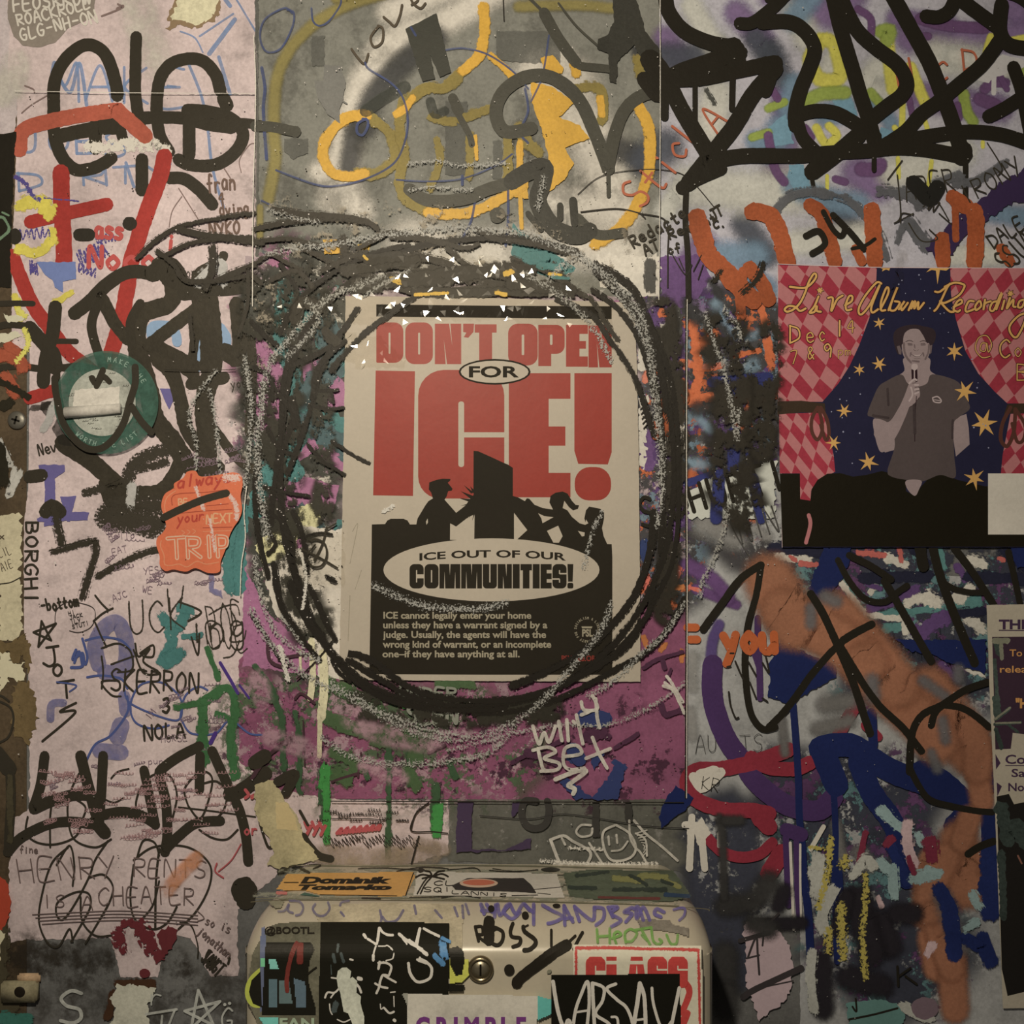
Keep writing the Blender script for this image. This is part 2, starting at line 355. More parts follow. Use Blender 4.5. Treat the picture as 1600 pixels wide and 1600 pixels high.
# cream wall paint shows beyond the sheets
sub('paint_patch', mat(C(168, 150, 140, .9), 'paper'), wall, polys=['-20,-20 130,-20 130,160 28,160 24,210 -20,210'], label='bare pinkish plaster at the top corner')
upper_pink = paper('pink_sheet', '8,-30 398,-30 399,60 404,110 399,148 30,148 12,120 16,40', PINKC, 'upper worn pink paper sheet with black looping tag, above the seam', 'poster', 'pink sheets', jit=.7)
mid_pink = paper('pink_sheet', '28,146 402,149 403,320 400,520 392,760 384,1030 374,1040 374,1120 340,1260 60,1270 46,1120 44,1010 38,985 38,820 45,760 47,545 19,545 19,400 24,300', PINKC, 'large pink paper sheet with the green round sticker and orange badge', 'poster', 'pink sheets', jit=.5)
low_pink = paper('pink_sheet', '47,1120 480,1180 525,1250 700,1250 705,1330 640,1350 450,1352 372,1420 372,1524 330,1526 300,1466 268,1460 246,1526 190,1527 174,1466 120,1467 40,1468 14,1472 16,1330 21,1280 46,1262', PINKC, 'lower torn pink sheet scrawled with a rent complaint beside the dispenser', 'poster', 'pink sheets', jit=1.4)
# grey sheets
grey_top = paper('grey_sheet', '401,-30 1032,-30 1030,250 1028,480 700,480 400,420 404,110', C(112, 107, 92, .95), 'grey printed sheet with yellow spray bubble letters at the top', 'poster', 'grey sheets', jit=.5)
grey_low = paper('grey_sheet', '702,1248 1112,1248 1165,1330 1140,1435 1060,1360 700,1345', C(80, 76, 64, .72), 'dark grey letter-printed strip between magenta sheet and dispenser', 'poster', 'grey sheets', jit=.8)
# lavender and white airbrushed sheet upper right
airb = paper('airbrushed_sheet', '1030,-30 1660,-30 1660,480 1074,478 1032,470', C(150, 142, 140, .62), 'pale airbrushed sheet under the wide black letters', 'poster', jit=.5)
rightg = paper('weathered_sheet', '1072,470 1230,476 1236,900 1640,900 1640,1640 1250,1640 1250,1435 1090,1432 1072,1240', C(135, 130, 120, .58), 'weathered pale sheet under the purple, blue and orange sprays', 'poster', jit=.5)
midl = paper('mixed_paint_sheet', '384,400 1072,476 1072,1000 560,1090 380,1060', C(150, 128, 122, .8), 'paint-crusted sheet showing around the red and black poster', 'poster', jit=.6)
mag = paper('magenta_sheet', '374,1030 430,985 500,980 700,1010 1000,940 1072,905 1072,1244 1068,1249 520,1248 440,1235 374,1190', C(116, 60, 80, .7), 'torn magenta sheet with green drips below the red and black poster', 'poster', jit=.9)
# ---- soft colours on the upper right sheet
def soft(name, c, label, strokes, op=.95, st=.8, parent=wall, **k):
    return sub(name, mat(c, 'spray', op=op, soft=st, **k), parent, strokes, label=label)
tile(0, 0, 1)
WHT = C(165, 158, 146, .62); LAV = C(98, 76, 100, .52)
soft('spray_patch', C(196, 188, 166, .9), 'broad white sprayed arc on the grey sheet', [(70, '820,-40 700,30 620,60 570,120 545,200 540,260 550,320'), (60, '545,180 530,250 500,270'), (80, '560,330 520,310'), (70, '610,20 700,-20'), (60, '880,90 840,130 980,250')], .95)
soft('spray_patch', C(190, 182, 162, .88), 'white sprayed field behind the black double-loop tag', [(130, '900,180 940,250 960,330'), (110, '840,110 900,130'), (120, '980,400 900,380 760,400 640,380'), (80, '860,310 980,330')], .9)
soft('spray_patch', C(60, 58, 54, .8), 'dark grey sprayed shadow in the white arc', [(60, '680,60 620,110 580,160 570,200'), (50, '555,200 545,260'), (60, '960,230 1000,250'), (40, '990,60 1020,120')], .8)
soft('spray_patch', LAV, 'lavender sprayed clouds on the pale sheet', [(60, '1040,60 1060,90'), (80, '1210,-10 1300,20 1330,-10'), (60, '1150,20 1190,60'), (70, '1420,60 1560,60 1620,50'), (50, '1400,30 1480,40'), (60, '1580,10 1600,40'), (50, '1220,150 1230,230'), (70, '1440,150 1560,170'), (60, '1210,270 1240,290'), (80, '1340,270 1370,290'), (60, '1100,380 1060,440 1100,470 1160,460')])
soft('spray_patch', C(60, 62, 66, .55), 'smoky grey sprayed blur under the black letters', [(70, '1040,90 1080,90 1120,80'), (60, '1205,80 1220,120'), (60, '1180,60 1200,90'), (90, '1040,230 1010,250'), (60, '1160,350 1200,400'), (50, '1290,320 1340,360')], .75)
soft('spray_patch', WHT, 'off-white sprayed highlights between the black letters', [(60, '1080,10 1110,60 1130,80'), (70, '1240,20 1260,60'), (60, '1310,80 1290,120'), (70, '1370,110 1350,140 1380,150'), (90, '1460,90 1530,100'), (90, '1120,150 1110,200'), (110, '1080,290 1180,300 1260,300'), (90, '1400,270 1450,260 1500,240'), (60, '1040,330 1060,300'), (70, '1240,380 1360,370'), (60, '1480,400 1560,400'), (50, '1490,90 1570,110')])
soft('spray_patch', C(88, 108, 118, .52), 'dusty blue sprayed patches under the black letters', [(60, '1270,-10 1240,30'), (50, '1240,130 1230,170'), (70, '1220,200 1210,220'), (60, '1320,170 1290,180'), (50, '1180,220 1200,240'), (60, '1240,290 1280,310 1340,320'), (40, '1360,160 1390,190 1390,220'), (50, '1540,330 1600,340'), (70, '1120,400 1180,400'), (50, '1170,430 1200,450')], .8)
tile(1200, 0)
sub('paint_patch', mat(C(82, 112, 120, .52), 'ink', var=.2), wall, polys=['0,800 110,710 160,900 20,920', '400,630 520,610 560,730 430,700', '700,790 850,860 800,900 700,890', '130,1030 220,1030 280,1200 160,1200 120,1100'], label='flat teal blue angular patches behind the black letters')
sub('spray_patch', mat(C(176, 156, 38, .52), 'spray', soft=.5), wall, [(120, '330,250 260,380 330,500 450,480 420,300 370,250'), (110, '740,230 760,400 780,560'), (90, '890,420 960,600 980,640'), (70, '300,800 360,900 430,850 380,790'), (60, '1500,260 1600,240'), (36, '810,990 815,1110'), (34, '1340,890 1340,920'), (36, '1020,1010 1000,1170'), (40, '980,760 1000,830'), (50, '840,620 830,830 790,800'), (30, '368,1100 368,1180'), (60, '1390,230 1360,330')], label='yellow sprayed letters glowing behind the black strokes')
sub('spray_patch', mat(C(112, 122, 42, .52), 'spray', soft=.5), wall, [(110, '700,200 760,190 740,260'), (90, '1220,590 1240,700 1280,760'), (80, '640,580 690,640'), (70, '0,680 100,640'), (110, '230,640 330,590 480,580'), (70, '-100,860 0,830'), (40, '1590,420 1610,500')], label='olive green sprayed touches between the black strokes')
sub('spray_patch', mat(C(80, 52, 78, .5), 'spray', soft=.4), wall, [(60, '560,60 640,120 640,230'), (70, '600,230 640,300'), (90, '950,120 1100,160 1350,180'), (60, '960,230 1000,230'), (80, '1350,560 1400,520 1480,520'), (100, '1320,620 1420,660'), (50, '880,620 900,720'), (60, '1180,660 1190,740'), (110, '580,1060 680,1060 700,1030'), (70, '0,850 40,1050 100,1140'), (60, '420,1120 480,1140'), (60, '230,800 270,860'), (60, '0,530 60,620'), (50, '1450,480 1490,560')], label='plum sprayed shapes between the black letters')
sub('paint_patch', mat(C(150, 142, 132, .55), 'ink'), wall, [(30, '1410,450 1408,585')], ['1300,500 1360,420 1460,340 1600,380 1600,420 1480,470 1420,480 1380,520'], label='cream paint drip beside the black letters')
# ---- mosaic of old paint around the main poster
tile(0, 0, 1)
def murk(c, label, strokes, seed, parent=wall, **k):
    return sub('paint_patch', mat(c, 'grime', seed=seed, **k), parent, strokes, label=label, jit=.4)
ML = [(170, '470,440 470,640 460,820 470,1000'), (120, '420,480 420,700 440,900'), (120, '530,430 525,560 520,700')]
murk(C(150, 90, 112, .75), 'mottled pink paint left of the poster', ML, 1.3, s=34, t0=.5, t1=.53, op=1)
murk(C(54, 88, 80, .75), 'mottled teal paint left of the poster', ML, 2.1, s=30, t0=.53, t1=.56, op=1)
murk(C(62, 60, 50, .8), 'mottled soot dark paint left of the poster', ML, 3.7, s=38, t0=.40, t1=.46, op=.95)
murk(C(170, 158, 136, .8), 'mottled cream paint left of the poster', ML, 4.2, s=44, t0=.58, t1=.61, op=1)
MR = [(150, '1040,480 1045,640 1040,800 1040,900'), (150, '1140,500 1150,640 1140,790'), (90, '1200,500 1190,640 1180,760')]
murk(C(56, 52, 50, .6), 'mottled black paint right of the poster', MR + [(120, '1130,820 1180,850')], 5.1, s=30, t0=.4, t1=.46, op=.95)
murk(C(74, 48, 84, .6), 'mottled purple paint right of the poster', MR, 6.3, s=30, t0=.52, t1=.55, op=1)
murk(C(92, 108, 112, .56), 'mottled blue grey paint right of the poster', MR, 7.7, s=34, t0=.55, t1=.58, op=.9)
murk(C(168, 80, 38, .62), 'mottled orange paint right of the poster', MR[:2], 8.4, s=36, t0=.56, t1=.585, op=1)
MQ = [(260, '1320,920 1450,940 1600,930'), (200, '1380,1040 1500,1010 1620,1050'), (160, '1130,1290 1140,1500'), (300, '1330,1330 1400,1480'), (200, '1250,1240 1400,1240')]
murk(C(46, 46, 52, .5), 'mottled dark paint in the lower field', MQ, 9.2, s=24, t0=.42, t1=.47, op=.95)
murk(C(66, 92, 88, .48), 'mottled teal paint in the lower field', MQ[:2] + MQ[3:4], 10.4, s=30, t0=.54, t1=.57, op=1)
murk(C(70, 42, 66, .48), 'mottled plum paint in the lower field', MQ[:2] + MQ[3:], 11.8, s=28, t0=.55, t1=.58, op=1)
MM = [(240, '420,1140 600,1160 760,1170'), (160, '640,1200 900,1210')]
murk(C(66, 80, 52, .62), 'mottled olive paint on the magenta sheet', MM[:1], 12.5, s=30, t0=.5, t1=.54, op=.9)
murk(C(150, 116, 116, .64), 'mottled pale wear on the magenta sheet', MM[:1] + [(120, '700,1090 850,1120')], 13.5, s=60, t0=.53, t1=.57, op=.8)
murk(C(66, 36, 48, .62), 'mottled dark plum wear on the magenta sheet', MM + [(200, '900,1150 1020,1200')], 14.5, s=40, t0=.56, t1=.6, op=.8)
murk(C(64, 60, 50, .9), 'smoky wear across the grey sheet', [(300, '500,60 500,300'), (260, '800,60 760,300 900,300')], 15.5, s=20, t0=.5, t1=.62, op=.3)
murk(C(150, 140, 124, .6), 'pale scuffs on the dark grey strip', [(90, '720,1300 900,1290 1100,1310')], 16.5, s=50, t0=.58, t1=.66, op=.4)
murk(C(46, 38, 28, .6), 'dark stains on the lower grey wall', [(160, '60,1520 200,1560 380,1560'), (90, '40,1490 160,1500'), (70, '270,1500 300,1560')], 17.5, s=30, t0=.46, t1=.6, op=.45)
TEAL = C(52, 98, 90, .72); MAG = C(140, 84, 108, .75); NAVY = C(34, 38, 78, .5); ORG = C(168, 90, 44, .6)
sub('paint_patch', mat(MAG, 'ink', var=.25), wall, polys=['400,520 440,560 450,640 420,700 400,640', '470,570 500,560 540,600 540,640 500,635 480,610', '505,700 545,690 545,740 500,720', '460,740 530,760 520,800 450,795 440,770', '470,640 500,700 470,720 440,690', '410,760 440,770 450,800 410,810', '452,850 470,840 480,880 466,900', '380,880 420,960 470,1000 520,1010 520,1060 380,1040', '400,600 420,650 410,690', '930,500 985,520 1000,470 960,470'], label='pink magenta shards of an older sheet left of the poster', pj=1.5)
sub('paint_patch', mat(TEAL, 'ink', var=.3), wall, [(26, '450,440 440,520 460,600 465,680 440,720 410,760 400,800'), (30, '470,490 500,520 520,560 540,560'), (50, '480,650 540,680'), (30, '430,700 460,740'), (20, '535,820 525,870 540,920'), (24, '380,800 372,860 372,920'), (18, '535,580 545,570')], ['800,350 900,420 870,440 800,410', '440,460 480,470 490,510 450,530'], label='teal brush marks left of and above the poster', pj=1.5, jit=.4)
sub('paint_patch', mat(C(58, 78, 76, .7), 'brush'), wall, [(60, '500,480 520,560 480,620'), (50, '480,660 540,700'), (40, '470,800 520,860 540,830')], label='murky green brushed haze beside the poster', jit=.3)
sub('paint_patch', mat(C(170, 160, 110, .7), 'ink', var=.3), wall, polys=['430,830 470,800 460,870 410,880 400,850', '460,795 500,780 500,820 470,830', '440,830 470,900 450,930 430,890'], label='pale straw yellow chips at the left of the ring', pj=2)
sub('paint_patch', mat(C(176, 162, 140, .75), 'ink', var=.2), wall, polys=['410,890 460,860 545,820 545,1000 500,985 470,990 430,960', '470,820 545,830 545,910 500,900', '485,1000 545,960 540,1060 500,1060'], label='cream paper scraps beside the poster edge', pj=1.5)
sub('paint_patch', mat(C(196, 146, 32, .85), 'ink'), wall, polys=['505,375 540,376 535,398 508,394', '615,430 645,435 640,450 620,452', '560,382 580,382 575,400 562,400', '785,425 800,425 800,435 785,433', '780,455 795,455 798,465 778,464', '660,455 700,460 690,466 655,462'], label='small yellow chips above the poster', pj=1)
# right of the poster
tile(800, 400)
sub('paint_patch', mat(C(86, 56, 92, .6), 'ink', var=.3), wall, polys=['930,250 1080,260 1080,320 960,360 930,300', '900,640 1000,560 1080,480 1080,640 960,720 960,860 890,840', '820,1060 880,1090 890,1340 820,1340', '1090,1280 1080,1600 900,1600 960,1420', '920,0 1180,0 1240,130 1160,260 930,256'], label='purple paint field to the side of the poster', pj=3)
sub('paint_patch', mat(C(190, 178, 160, .7), 'ink', var=.2), wall, polys=['790,500 900,480 1020,380 960,700 790,720', '790,880 860,900 830,1340 790,1300', '940,1060 1080,1000 1060,1250 960,1250', '520,0 920,0 920,256 800,260 560,200', '930,420 1000,420 1000,560 930,560'], label='white scraps along the edge of the poster', pj=4)
sub('paint_patch', mat(C(178, 84, 40, .62), 'brush', op=1), wall, [(90, '1130,420 1150,600 1170,760 1100,900'), (90, '860,740 900,720'), (110, '1000,900 1020,980 940,1060'), (60, '1060,660 1180,700 1300,690'), (80, '1560,330 1600,560 1620,700'), (60, '1400,900 1580,910'), (90, '1100,900 1240,880'), (50, '1380,630 1540,590')], label='orange brush marks beside the poster edge', jit=.3)
sub('paint_patch', mat(C(206, 92, 66, .7), 'brush', op=1), wall, [(50, '1080,700 1100,660'), (60, '1210,690 1300,680'), (60, '830,780 850,720')], label='coral red brush dabs right of the poster', jit=.3)
sub('paint_patch', mat(C(104, 122, 128, .55), 'spray', soft=.9, op=.7), wall, [(120, '1270,300 1330,430 1400,500'), (100, '1480,500 1600,470'), (140, '1500,680 1480,700'), (110, '1100,1300 1250,1300'), (90, '1150,1000 1250,1100'), (80, '1580,1050 1600,1200')], label='blue grey brushed haze beside the flyer', jit=.3)
sub('paint_patch', mat(C(44, 42, 40, .5), 'spray', soft=.9, op=.8), wall, [(120, '1250,820 1450,820'), (150, '1150,960 1400,920'), (140, '1250,1150 1500,1150'), (100, '1250,400 1330,480 1360,600'), (80, '1240,160 1300,250'), (110, '1400,1000 1600,960'), (140, '1100,300 1150,400'), (120, '1350,1250 1550,1280')], label='smoky black brushed haze beside the flyer', jit=.3)
sub('spray_patch', mat(NAVY, 'spray', soft=.35), wall, [(80, '1250,790 1600,760'), (100, '1330,830 1600,830'), (60, '1090,1420 1250,1370 1420,1330 1600,1240'), (90, '1390,1100 1380,1300'), (60, '1480,1250 1600,1220'), (70, '1260,1380 1290,1600'), (60, '1330,1400 1330,1600'), (60, '1490,1400 1540,1600')], label='navy blue spray strokes left of the comedy flyer')
# lower right field
tile(1200, 800)
sub('paint_patch', mat(C(60, 96, 88, .48), 'brush', op=1), wall, [(100, '1060,240 1080,330'), (80, '450,380 540,560 640,640 900,620 1100,600'), (120, '1150,560 1300,560'), (90, '740,720 860,720'), (60, '1100,620 1150,640')], label='teal brush strokes under the flyer', jit=.3)
sub('paint_patch', mat(C(158, 150, 138, .52), 'brush', op=1), wall, [(80, '740,280 860,330'), (70, '640,500 660,470'), (120, '880,560 960,540 1050,560'), (90, '1260,300 1340,330'), (60, '600,620 740,660 860,660'), (120, '1180,540 1250,480'), (60, '850,700 850,760'), (120, '1240,660 1330,720'), (90, '1230,960 1330,1000'), (90, '60,270 250,290'), (60, '440,420 600,640')], label='milky white brush strokes under the flyer', jit=.4)
sub('paint_patch', mat(C(70, 46, 78, .48), 'brush', op=1), wall, [(90, '640,600 760,560 920,480'), (60, '600,330 700,380'), (150, '960,760 1050,680 1100,660'), (50, '620,450 700,480'), (80, '1180,340 1230,420'), (70, '1080,950 1180,1050')], label='violet brush strokes under the flyer', jit=.3)
sub('paint_patch', mat(C(26, 26, 38, .48), 'brush', op=1), wall, [(110, '600,410 1000,400'), (110, '1250,400 1600,420'), (100, '20,220 320,250'), (90, '1180,640 1340,620'), (70, '900,240 1000,320'), (80, '500,260 560,290'), (150, '1500,250 1600,330')], label='blue black bars under the flyer', jit=.2)
sub('paint_patch', mat(C(150, 70, 60, .5), 'brush', op=1), wall, [(60, '560,250 720,270'), (50, '820,240 830,300'), (60, '210,320 300,330'), (40, '140,280 170,300'), (40, '1440,290 1470,300')], label='coral dabs under the flyer', jit=.4)
tile(800, 800)
sub('paint_patch', mat(C(116, 110, 100, .52), 'spray', soft=.9, op=.8), wall, [(260, '1200,80 1400,160'), (120, '1130,900 1130,1100'), (120, '1120,1250 1130,1400'), (120, '1500,100 1600,150')], label='sooty grey haze below the comedy flyer edge')
sub('paint_patch', mat(C(80, 50, 84, .52), 'spray', soft=.6), wall, [(130, '1090,330 1250,420 1350,540'), (90, '1150,480 1400,580'), (80, '1000,60 980,250')], label='purple sprayed smudge beside the orange haze')
sub('paint_patch', mat(C(205, 80, 62, .62), 'brush', op=1), wall, [(90, '830,400 860,520'), (80, '1040,350 1010,440'), (40, '1100,470 1170,490')], label='coral paint dabs right of the poster corner', jit=.4)
sub('paint_patch', mat(C(160, 90, 40, .6), 'brush', op=1), wall, [(60, '820,780 840,830'), (60, '930,860 950,830'), (50, '1060,870 1060,930'), (60, '960,480 1060,470')], label='ochre paint dabs right of the poster corner', jit=.4)
sub('paint_patch', mat(C(36, 48, 80, .6), 'brush', op=1), wall, [(110, '470,1290 580,1290'), (60, '350,1540 420,1560'), (60, '640,1560 700,1600'), (90, '830,200 840,320')], label='dark blue brush dabs on the magenta sheet', jit=.3)

def chips(regions, n, c, label, r=(.6, 2.2), seed=1):
    random.seed(seed); d = Draw()
    for _ in range(n):
        x0, y0, x1, y1 = random.choice(regions); x, y = random.uniform(x0, x1), random.uniform(y0, y1); q = random.uniform(*r); a0 = random.uniform(0, 6.28); el = random.uniform(.4, 1)
        d.poly([(x + q * random.uniform(.5, 1.2) * math.cos(a0 + k * 1.05), y + el * q * random.uniform(.5, 1.2) * math.sin(a0 + k * 1.05)) for k in range(6)]); d.n -= 1
    return d.build('paint_chips', mat(c), wall, label, 'stuff')
tile(0, 0, 1)
# ================================================================ tags and scrawls, upper left
tile(0, 0)
sub('paint_patch', mat(C(120, 106, 90, .9), 'ink', var=.15), wall, polys=['60,-20 600,-20 590,110 430,180 350,270 250,300 150,290 90,230 50,120'], label='brown blob of paint holding three lines of pale lettering', pj=.6)
write('handwriting', mat(C(196, 178, 158, .95)), wall, [(('FEOSRROW', 80, -5, 80, 500, -6, 13),), (('ROACKROLL', 100, 100, 70, 480, -14, 12),), (('GLG-NH-ON', 120, 185, 75, 500, -14, 12),)], 'pale lettering on the brown paint blob')
sub('paint_patch', mat(C(182, 168, 152, .9), 'grime', s=30, t0=.35, t1=.6, op=.8), wall, [(300, '850,0 900,200 980,400'), (250, '100,400 60,600')], label='grey chalky smear across the upper pink sheet')
sub('paint_patch', mat(C(120, 95, 65, .9), 'ink'), wall, polys=['1090,-20 1380,-20 1370,110 1240,190 1130,160 1050,190 1060,110'], label='brown rim of a torn patch', pj=3)
sub('paint_patch', mat(C(196, 182, 128, .92), 'ink', var=.3), wall, polys=['1110,-20 1360,-20 1350,90 1240,160 1150,140 1080,140 1080,110'], label='pale yellow torn patch at the top of the pink sheet', pj=3)
LB = mat(C(104, 122, 146, .9), 'wash', op=.85)
write('handwriting', LB, wall, [(('MAKE', 320, 400, 230, 900, 2, 17), {}), (('JOBS', 130, 820, 150, 700, 0, 18), {}), (('DIRTY', 110, 1080, 110, 1000, -3, 17), {})], 'pale blue marker words under the black looping tag')
sub('marker_line', LB, wall, [(28, '1470,125 1310,340'), (12, '1250,230 1460,90'), (10, '1130,200 1220,240 1270,330'), (26, '1410,0 1440,40'), (22, '1370,360 1440,590'), (18, '1180,400 1260,600 1300,800 1330,1050 1400,1300'), (12, '1480,0 1600,200'), (22, '340,420 440,580 500,400 545,660'), (14, '1050,540 1100,545'), (20, '790,1020 840,1170'), (18, '660,1040 670,1160')], label='pale blue marker lines crossing the pink sheets')
sub('marker_line', mat(C(110, 88, 78, .9)), wall, [(12, '640,105 760,55 740,30'), (24, '740,60 770,45'), (10, '160,540 210,560 220,580'), (8, '140,710 200,660 300,600'), (6, '1060,1420 1080,1320 1140,1230'), (7, '1120,1180 1240,1370'), (6, '1510,1080 1500,1000 1560,910 1600,900'), (8, '1400,1050 1470,1160')], label='thin brown pen lines on the upper pink sheets')
TAG = mat(BLK, 'ink', rough=.4)
sub('graffiti_tag', TAG, wall, [(80, '735,600 735,560 690,400 640,320 570,285 500,300 400,390 345,520 340,700 345,850 390,980 470,1060 560,1060 640,1030 700,990'), (82, '600,790 600,930'), (70, '650,770 740,790 770,870'), (74, '855,235 850,400 850,600 880,800'), (80, '890,1000 890,1190'), (78, '1380,570 1350,470 1280,390 1190,370 1080,400 1010,480 985,600 985,750 1010,870 1060,950'), (85, '1400,620 1420,660'), (78, '880,740 1130,740 1300,780 1450,800'), (78, '1175,690 1300,700 1440,740 1520,830 1490,930 1400,1010 1300,1040 1180,1030 1120,1000'), (80, '1185,760 1185,970'), (60, '1500,770 1600,780 1700,800'), (78, '1060,1115 1150,1120 1240,1180 1330,1280'), (90, '350,860 480,830 620,800 740,800', 'L')], label='thick black looping tag of three letters on the pink sheets', jit=.06)
sub('paint_patch', mat(C(200, 178, 162, .95), 'chalk', lo=.36, hi=.62, s=300), wall, [(110, '560,920 700,920 850,900 960,920'), (80, '960,900 1050,940')], label='white scuff torn through the black tag')
RED = mat(C(152, 38, 30, 1.0), 'ink', var=.22)
sub('graffiti_tag', mat(C(152, 68, 46, .88), 'ink', var=.25), wall, [(95, '125,940 150,820 300,765 500,725 740,690'), (100, '740,700 830,780 910,850')], label='brick red angular brush stroke across the black tag', jit=.1)
sub('graffiti_tag', RED, wall, [(100, '1030,980 1000,1120 930,1300 870,1480 820,1650 800,1800 760,2000 700,2200 660,2300'), (105, '385,1080 390,1300 400,1500 405,1700'), (85, '195,1390 400,1340 670,1280'), (90, '80,1600 200,1890 330,2070 430,2200 580,2320'), (80, '190,2490 350,2440')], label='broad red brush-painted letters on the pink sheet', jit=.08)
YEL = mat(C(206, 168, 44, .85), 'brush', op=1)
sub('paint_patch', YEL, wall, [(130, '130,1290 230,1260 320,1330'), (90, '330,1450 330,1500 250,1580 120,1560'), (60, '100,1850 130,2000'), (60, '340,1900 450,1830')], label='yellow crayon patches around the red cross', jit=.3)
PUR = mat(C(72, 60, 112, .85), 'chalk', lo=.4, hi=.6)
dd = Draw(); [dd.line(P(p), w * .25, .3) for w, p in [(40, '100,1110 160,1150 210,1230 250,1250'), (14, '280,1240 500,1260')]]
scrib(dd, 100, 1430, 220, 60, 12, 14); scrib(dd, 480, 1580, 180, 90, 16, 16, -20); scrib(dd, 600, 1480, 120, 50, 12, 12, -10); scrib(dd, 500, 1650, 120, 50, 16, 10, 20); scrib(dd, 190, 1640, 50, 70, 14, 8)
dd.build('scribble', PUR, wall, 'purple crayon scribbles around the red cross')
write('handwriting', mat(C(168, 62, 56, .85)), wall, [(('ass', 600, 1370, 110, 190, 3, 26),), (('Noco', 560, 1540, 130, 440, 2, 28),), (('i', 1050, 1450, 110, 60, 2, 22),)], 'dull red short words beside the red strokes')
write('handwriting', mat(C(96, 72, 58, .85)), wall, [(('fran', 1290, 1090, 110, 190, -3, 14),), (('4', 1370, 1210, 60, 40, 0, 12),), (('dying', 1370, 1270, 80, 190, -4, 13),), (('NYKO', 1310, 1400, 80, 200, -4, 14),)], 'brown handwritten words beside the grey page edge')
sub('paint_dot', mat((.04, .037, .032)), wall, discs=[(815, 1400, 44), (100, 1480, 40, 50)], strokes=[(80, '500,1470 560,1470')], label='round charcoal blots on the pink sheet')
sub('graffiti_tag', mat((.022, .02, .016), 'ink'), wall, polys=['-60,850 105,830 95,1000 70,1600 75,1800 -60,1800'], label='black block of paint at the wall edge')
sub('marker_line', mat(C(90, 110, 80, .6), 'brush'), wall, [(30, '0,1500 60,1440 30,1370 0,1360'), (16, '20,1330 60,1350')], label='pale green curl on the black block')
# ---- wild black writing, left middle
tile(0, 400)
sub('paint_patch', mat(C(92, 104, 140, .8)), wall, polys=['230,40 480,40 480,150 400,160 400,230 350,200 330,150 270,100'], label='blue printed block on the pink sheet', pj=.8)
sub('paint_patch', mat(C(116, 138, 168, .85)), wall, strokes=[(60, '950,500 960,440 1060,440 1100,480 1110,540'), (50, '1240,440 1240,700'), (60, '1380,450 1420,520 1400,620'), (50, '1000,620 1200,700')], label='light blue printed letter behind the black writing')
sub('paint_patch', mat(C(84, 74, 112, .75)), wall, polys=['245,1305 410,1305 410,1345 350,1390 350,1680 280,1690 285,1390 250,1345', '380,1505 480,1500 440,1660 420,1660', '235,1640 330,1600 560,1600 550,1650 240,1660', '1000,830 1090,830 1090,900 1060,960', '1000,1000 1085,1120 1070,1170 1000,1060'], label='violet printed letter L on the pink sheet', pj=.6)
DG = mat((.055, .05, .04), 'ink', var=.3)
sub('graffiti_tag', DG, wall, [(110, '1000,60 1080,180 1060,300 900,360 860,480 860,640'), (80, '930,560 1100,430 1230,330'), (80, '900,560 1080,640 1210,740'), (60, '1230,120 1230,400 1200,700'), (100, '1240,330 1300,500 1300,700'), (120, '1300,250 1330,450 1330,700 1280,900 1290,1100 1300,1250'), (60, '1000,560 1150,640 1240,690'), (80, '650,280 720,420 800,520'), (120, '880,640 930,830 970,1010 1080,1150 1170,1290 1260,1330 1350,1330'), (90, '980,640 1080,740 1130,900 1170,1080 1240,1190'), (110, '400,1170 540,1260 660,1360 760,1450'), (150, '690,1430 730,1530'), (90, '870,1480 1000,1470 1080,1390 1130,1290 1160,1240'), (80, '1200,800 1400,760'), (110, '1410,600 1480,640'), (60, '1340,1080 1480,1260 1600,1340'), (60, '1560,420 1580,700 1560,1100'), (90, '1480,300 1500,560 1490,640'), (60, '1250,100 1380,30 1400,0')], label='dense charcoal black tag letters over the pink sheet', jit=.12)
sub('graffiti_tag', TAG, wall, [(36, '-40,300 100,298 210,300'), (42, '-40,450 60,430 180,440'), (42, '-40,710 100,690 250,705'), (84, '350,320 335,480 290,650 275,790'), (90, '190,450 290,560 340,620 350,700'), (34, '350,535 480,535'), (46, '360,690 365,850 410,1030 480,1140 560,1200 640,1205 720,1150 790,1040 830,900 860,800 860,700'), (46, '400,700 500,690 600,710'), (50, '870,700 910,850 960,1000'), (44, '840,950 900,1030 960,1100'), (60, '650,690 590,520 580,400 640,250'), (84, '470,360 560,290 660,190 760,120 850,100 940,110'), (110, '960,110 1060,60 1120,130'), (84, '1050,150 1180,190 1400,210 1580,180'), (60, '880,300 820,420 830,560'), (80, '1150,240 1280,230'), (44, '1090,1600 1250,1530 1420,1480'), (80, '190,1380 265,1370'), (84, '290,1600 330,1560 380,1600')], label='black marker tag of tangled letters over the red strokes', jit=.06)
sub('paint_patch', mat((.055, .05, .042), 'chalk', lo=.34, hi=.52), wall, [(100, '800,1390 850,1300 950,1240 1030,1220'), (60, '870,1330 1040,1290'), (60, '540,1480 640,1450'), (130, '700,1560 1000,1560')], label='dry black scuffs below the green sticker')
sub('paint_patch', mat((.04, .038, .034), 'wash', op=.75), wall, polys=['260,910 350,910 300,1010 260,960', '330,1080 380,1180 460,1190 360,1020', '200,940 350,900 340,960 180,970'], label='dark translucent shapes behind the green sticker')
sub('paint_patch', mat(C(160, 152, 138, .8), 'brush'), wall, [(70, '350,920 280,1080'), (110, '1250,160 1380,50 1390,160'), (90, '830,1440 820,1560')], label='milky grey brush marks around the tangled tag')
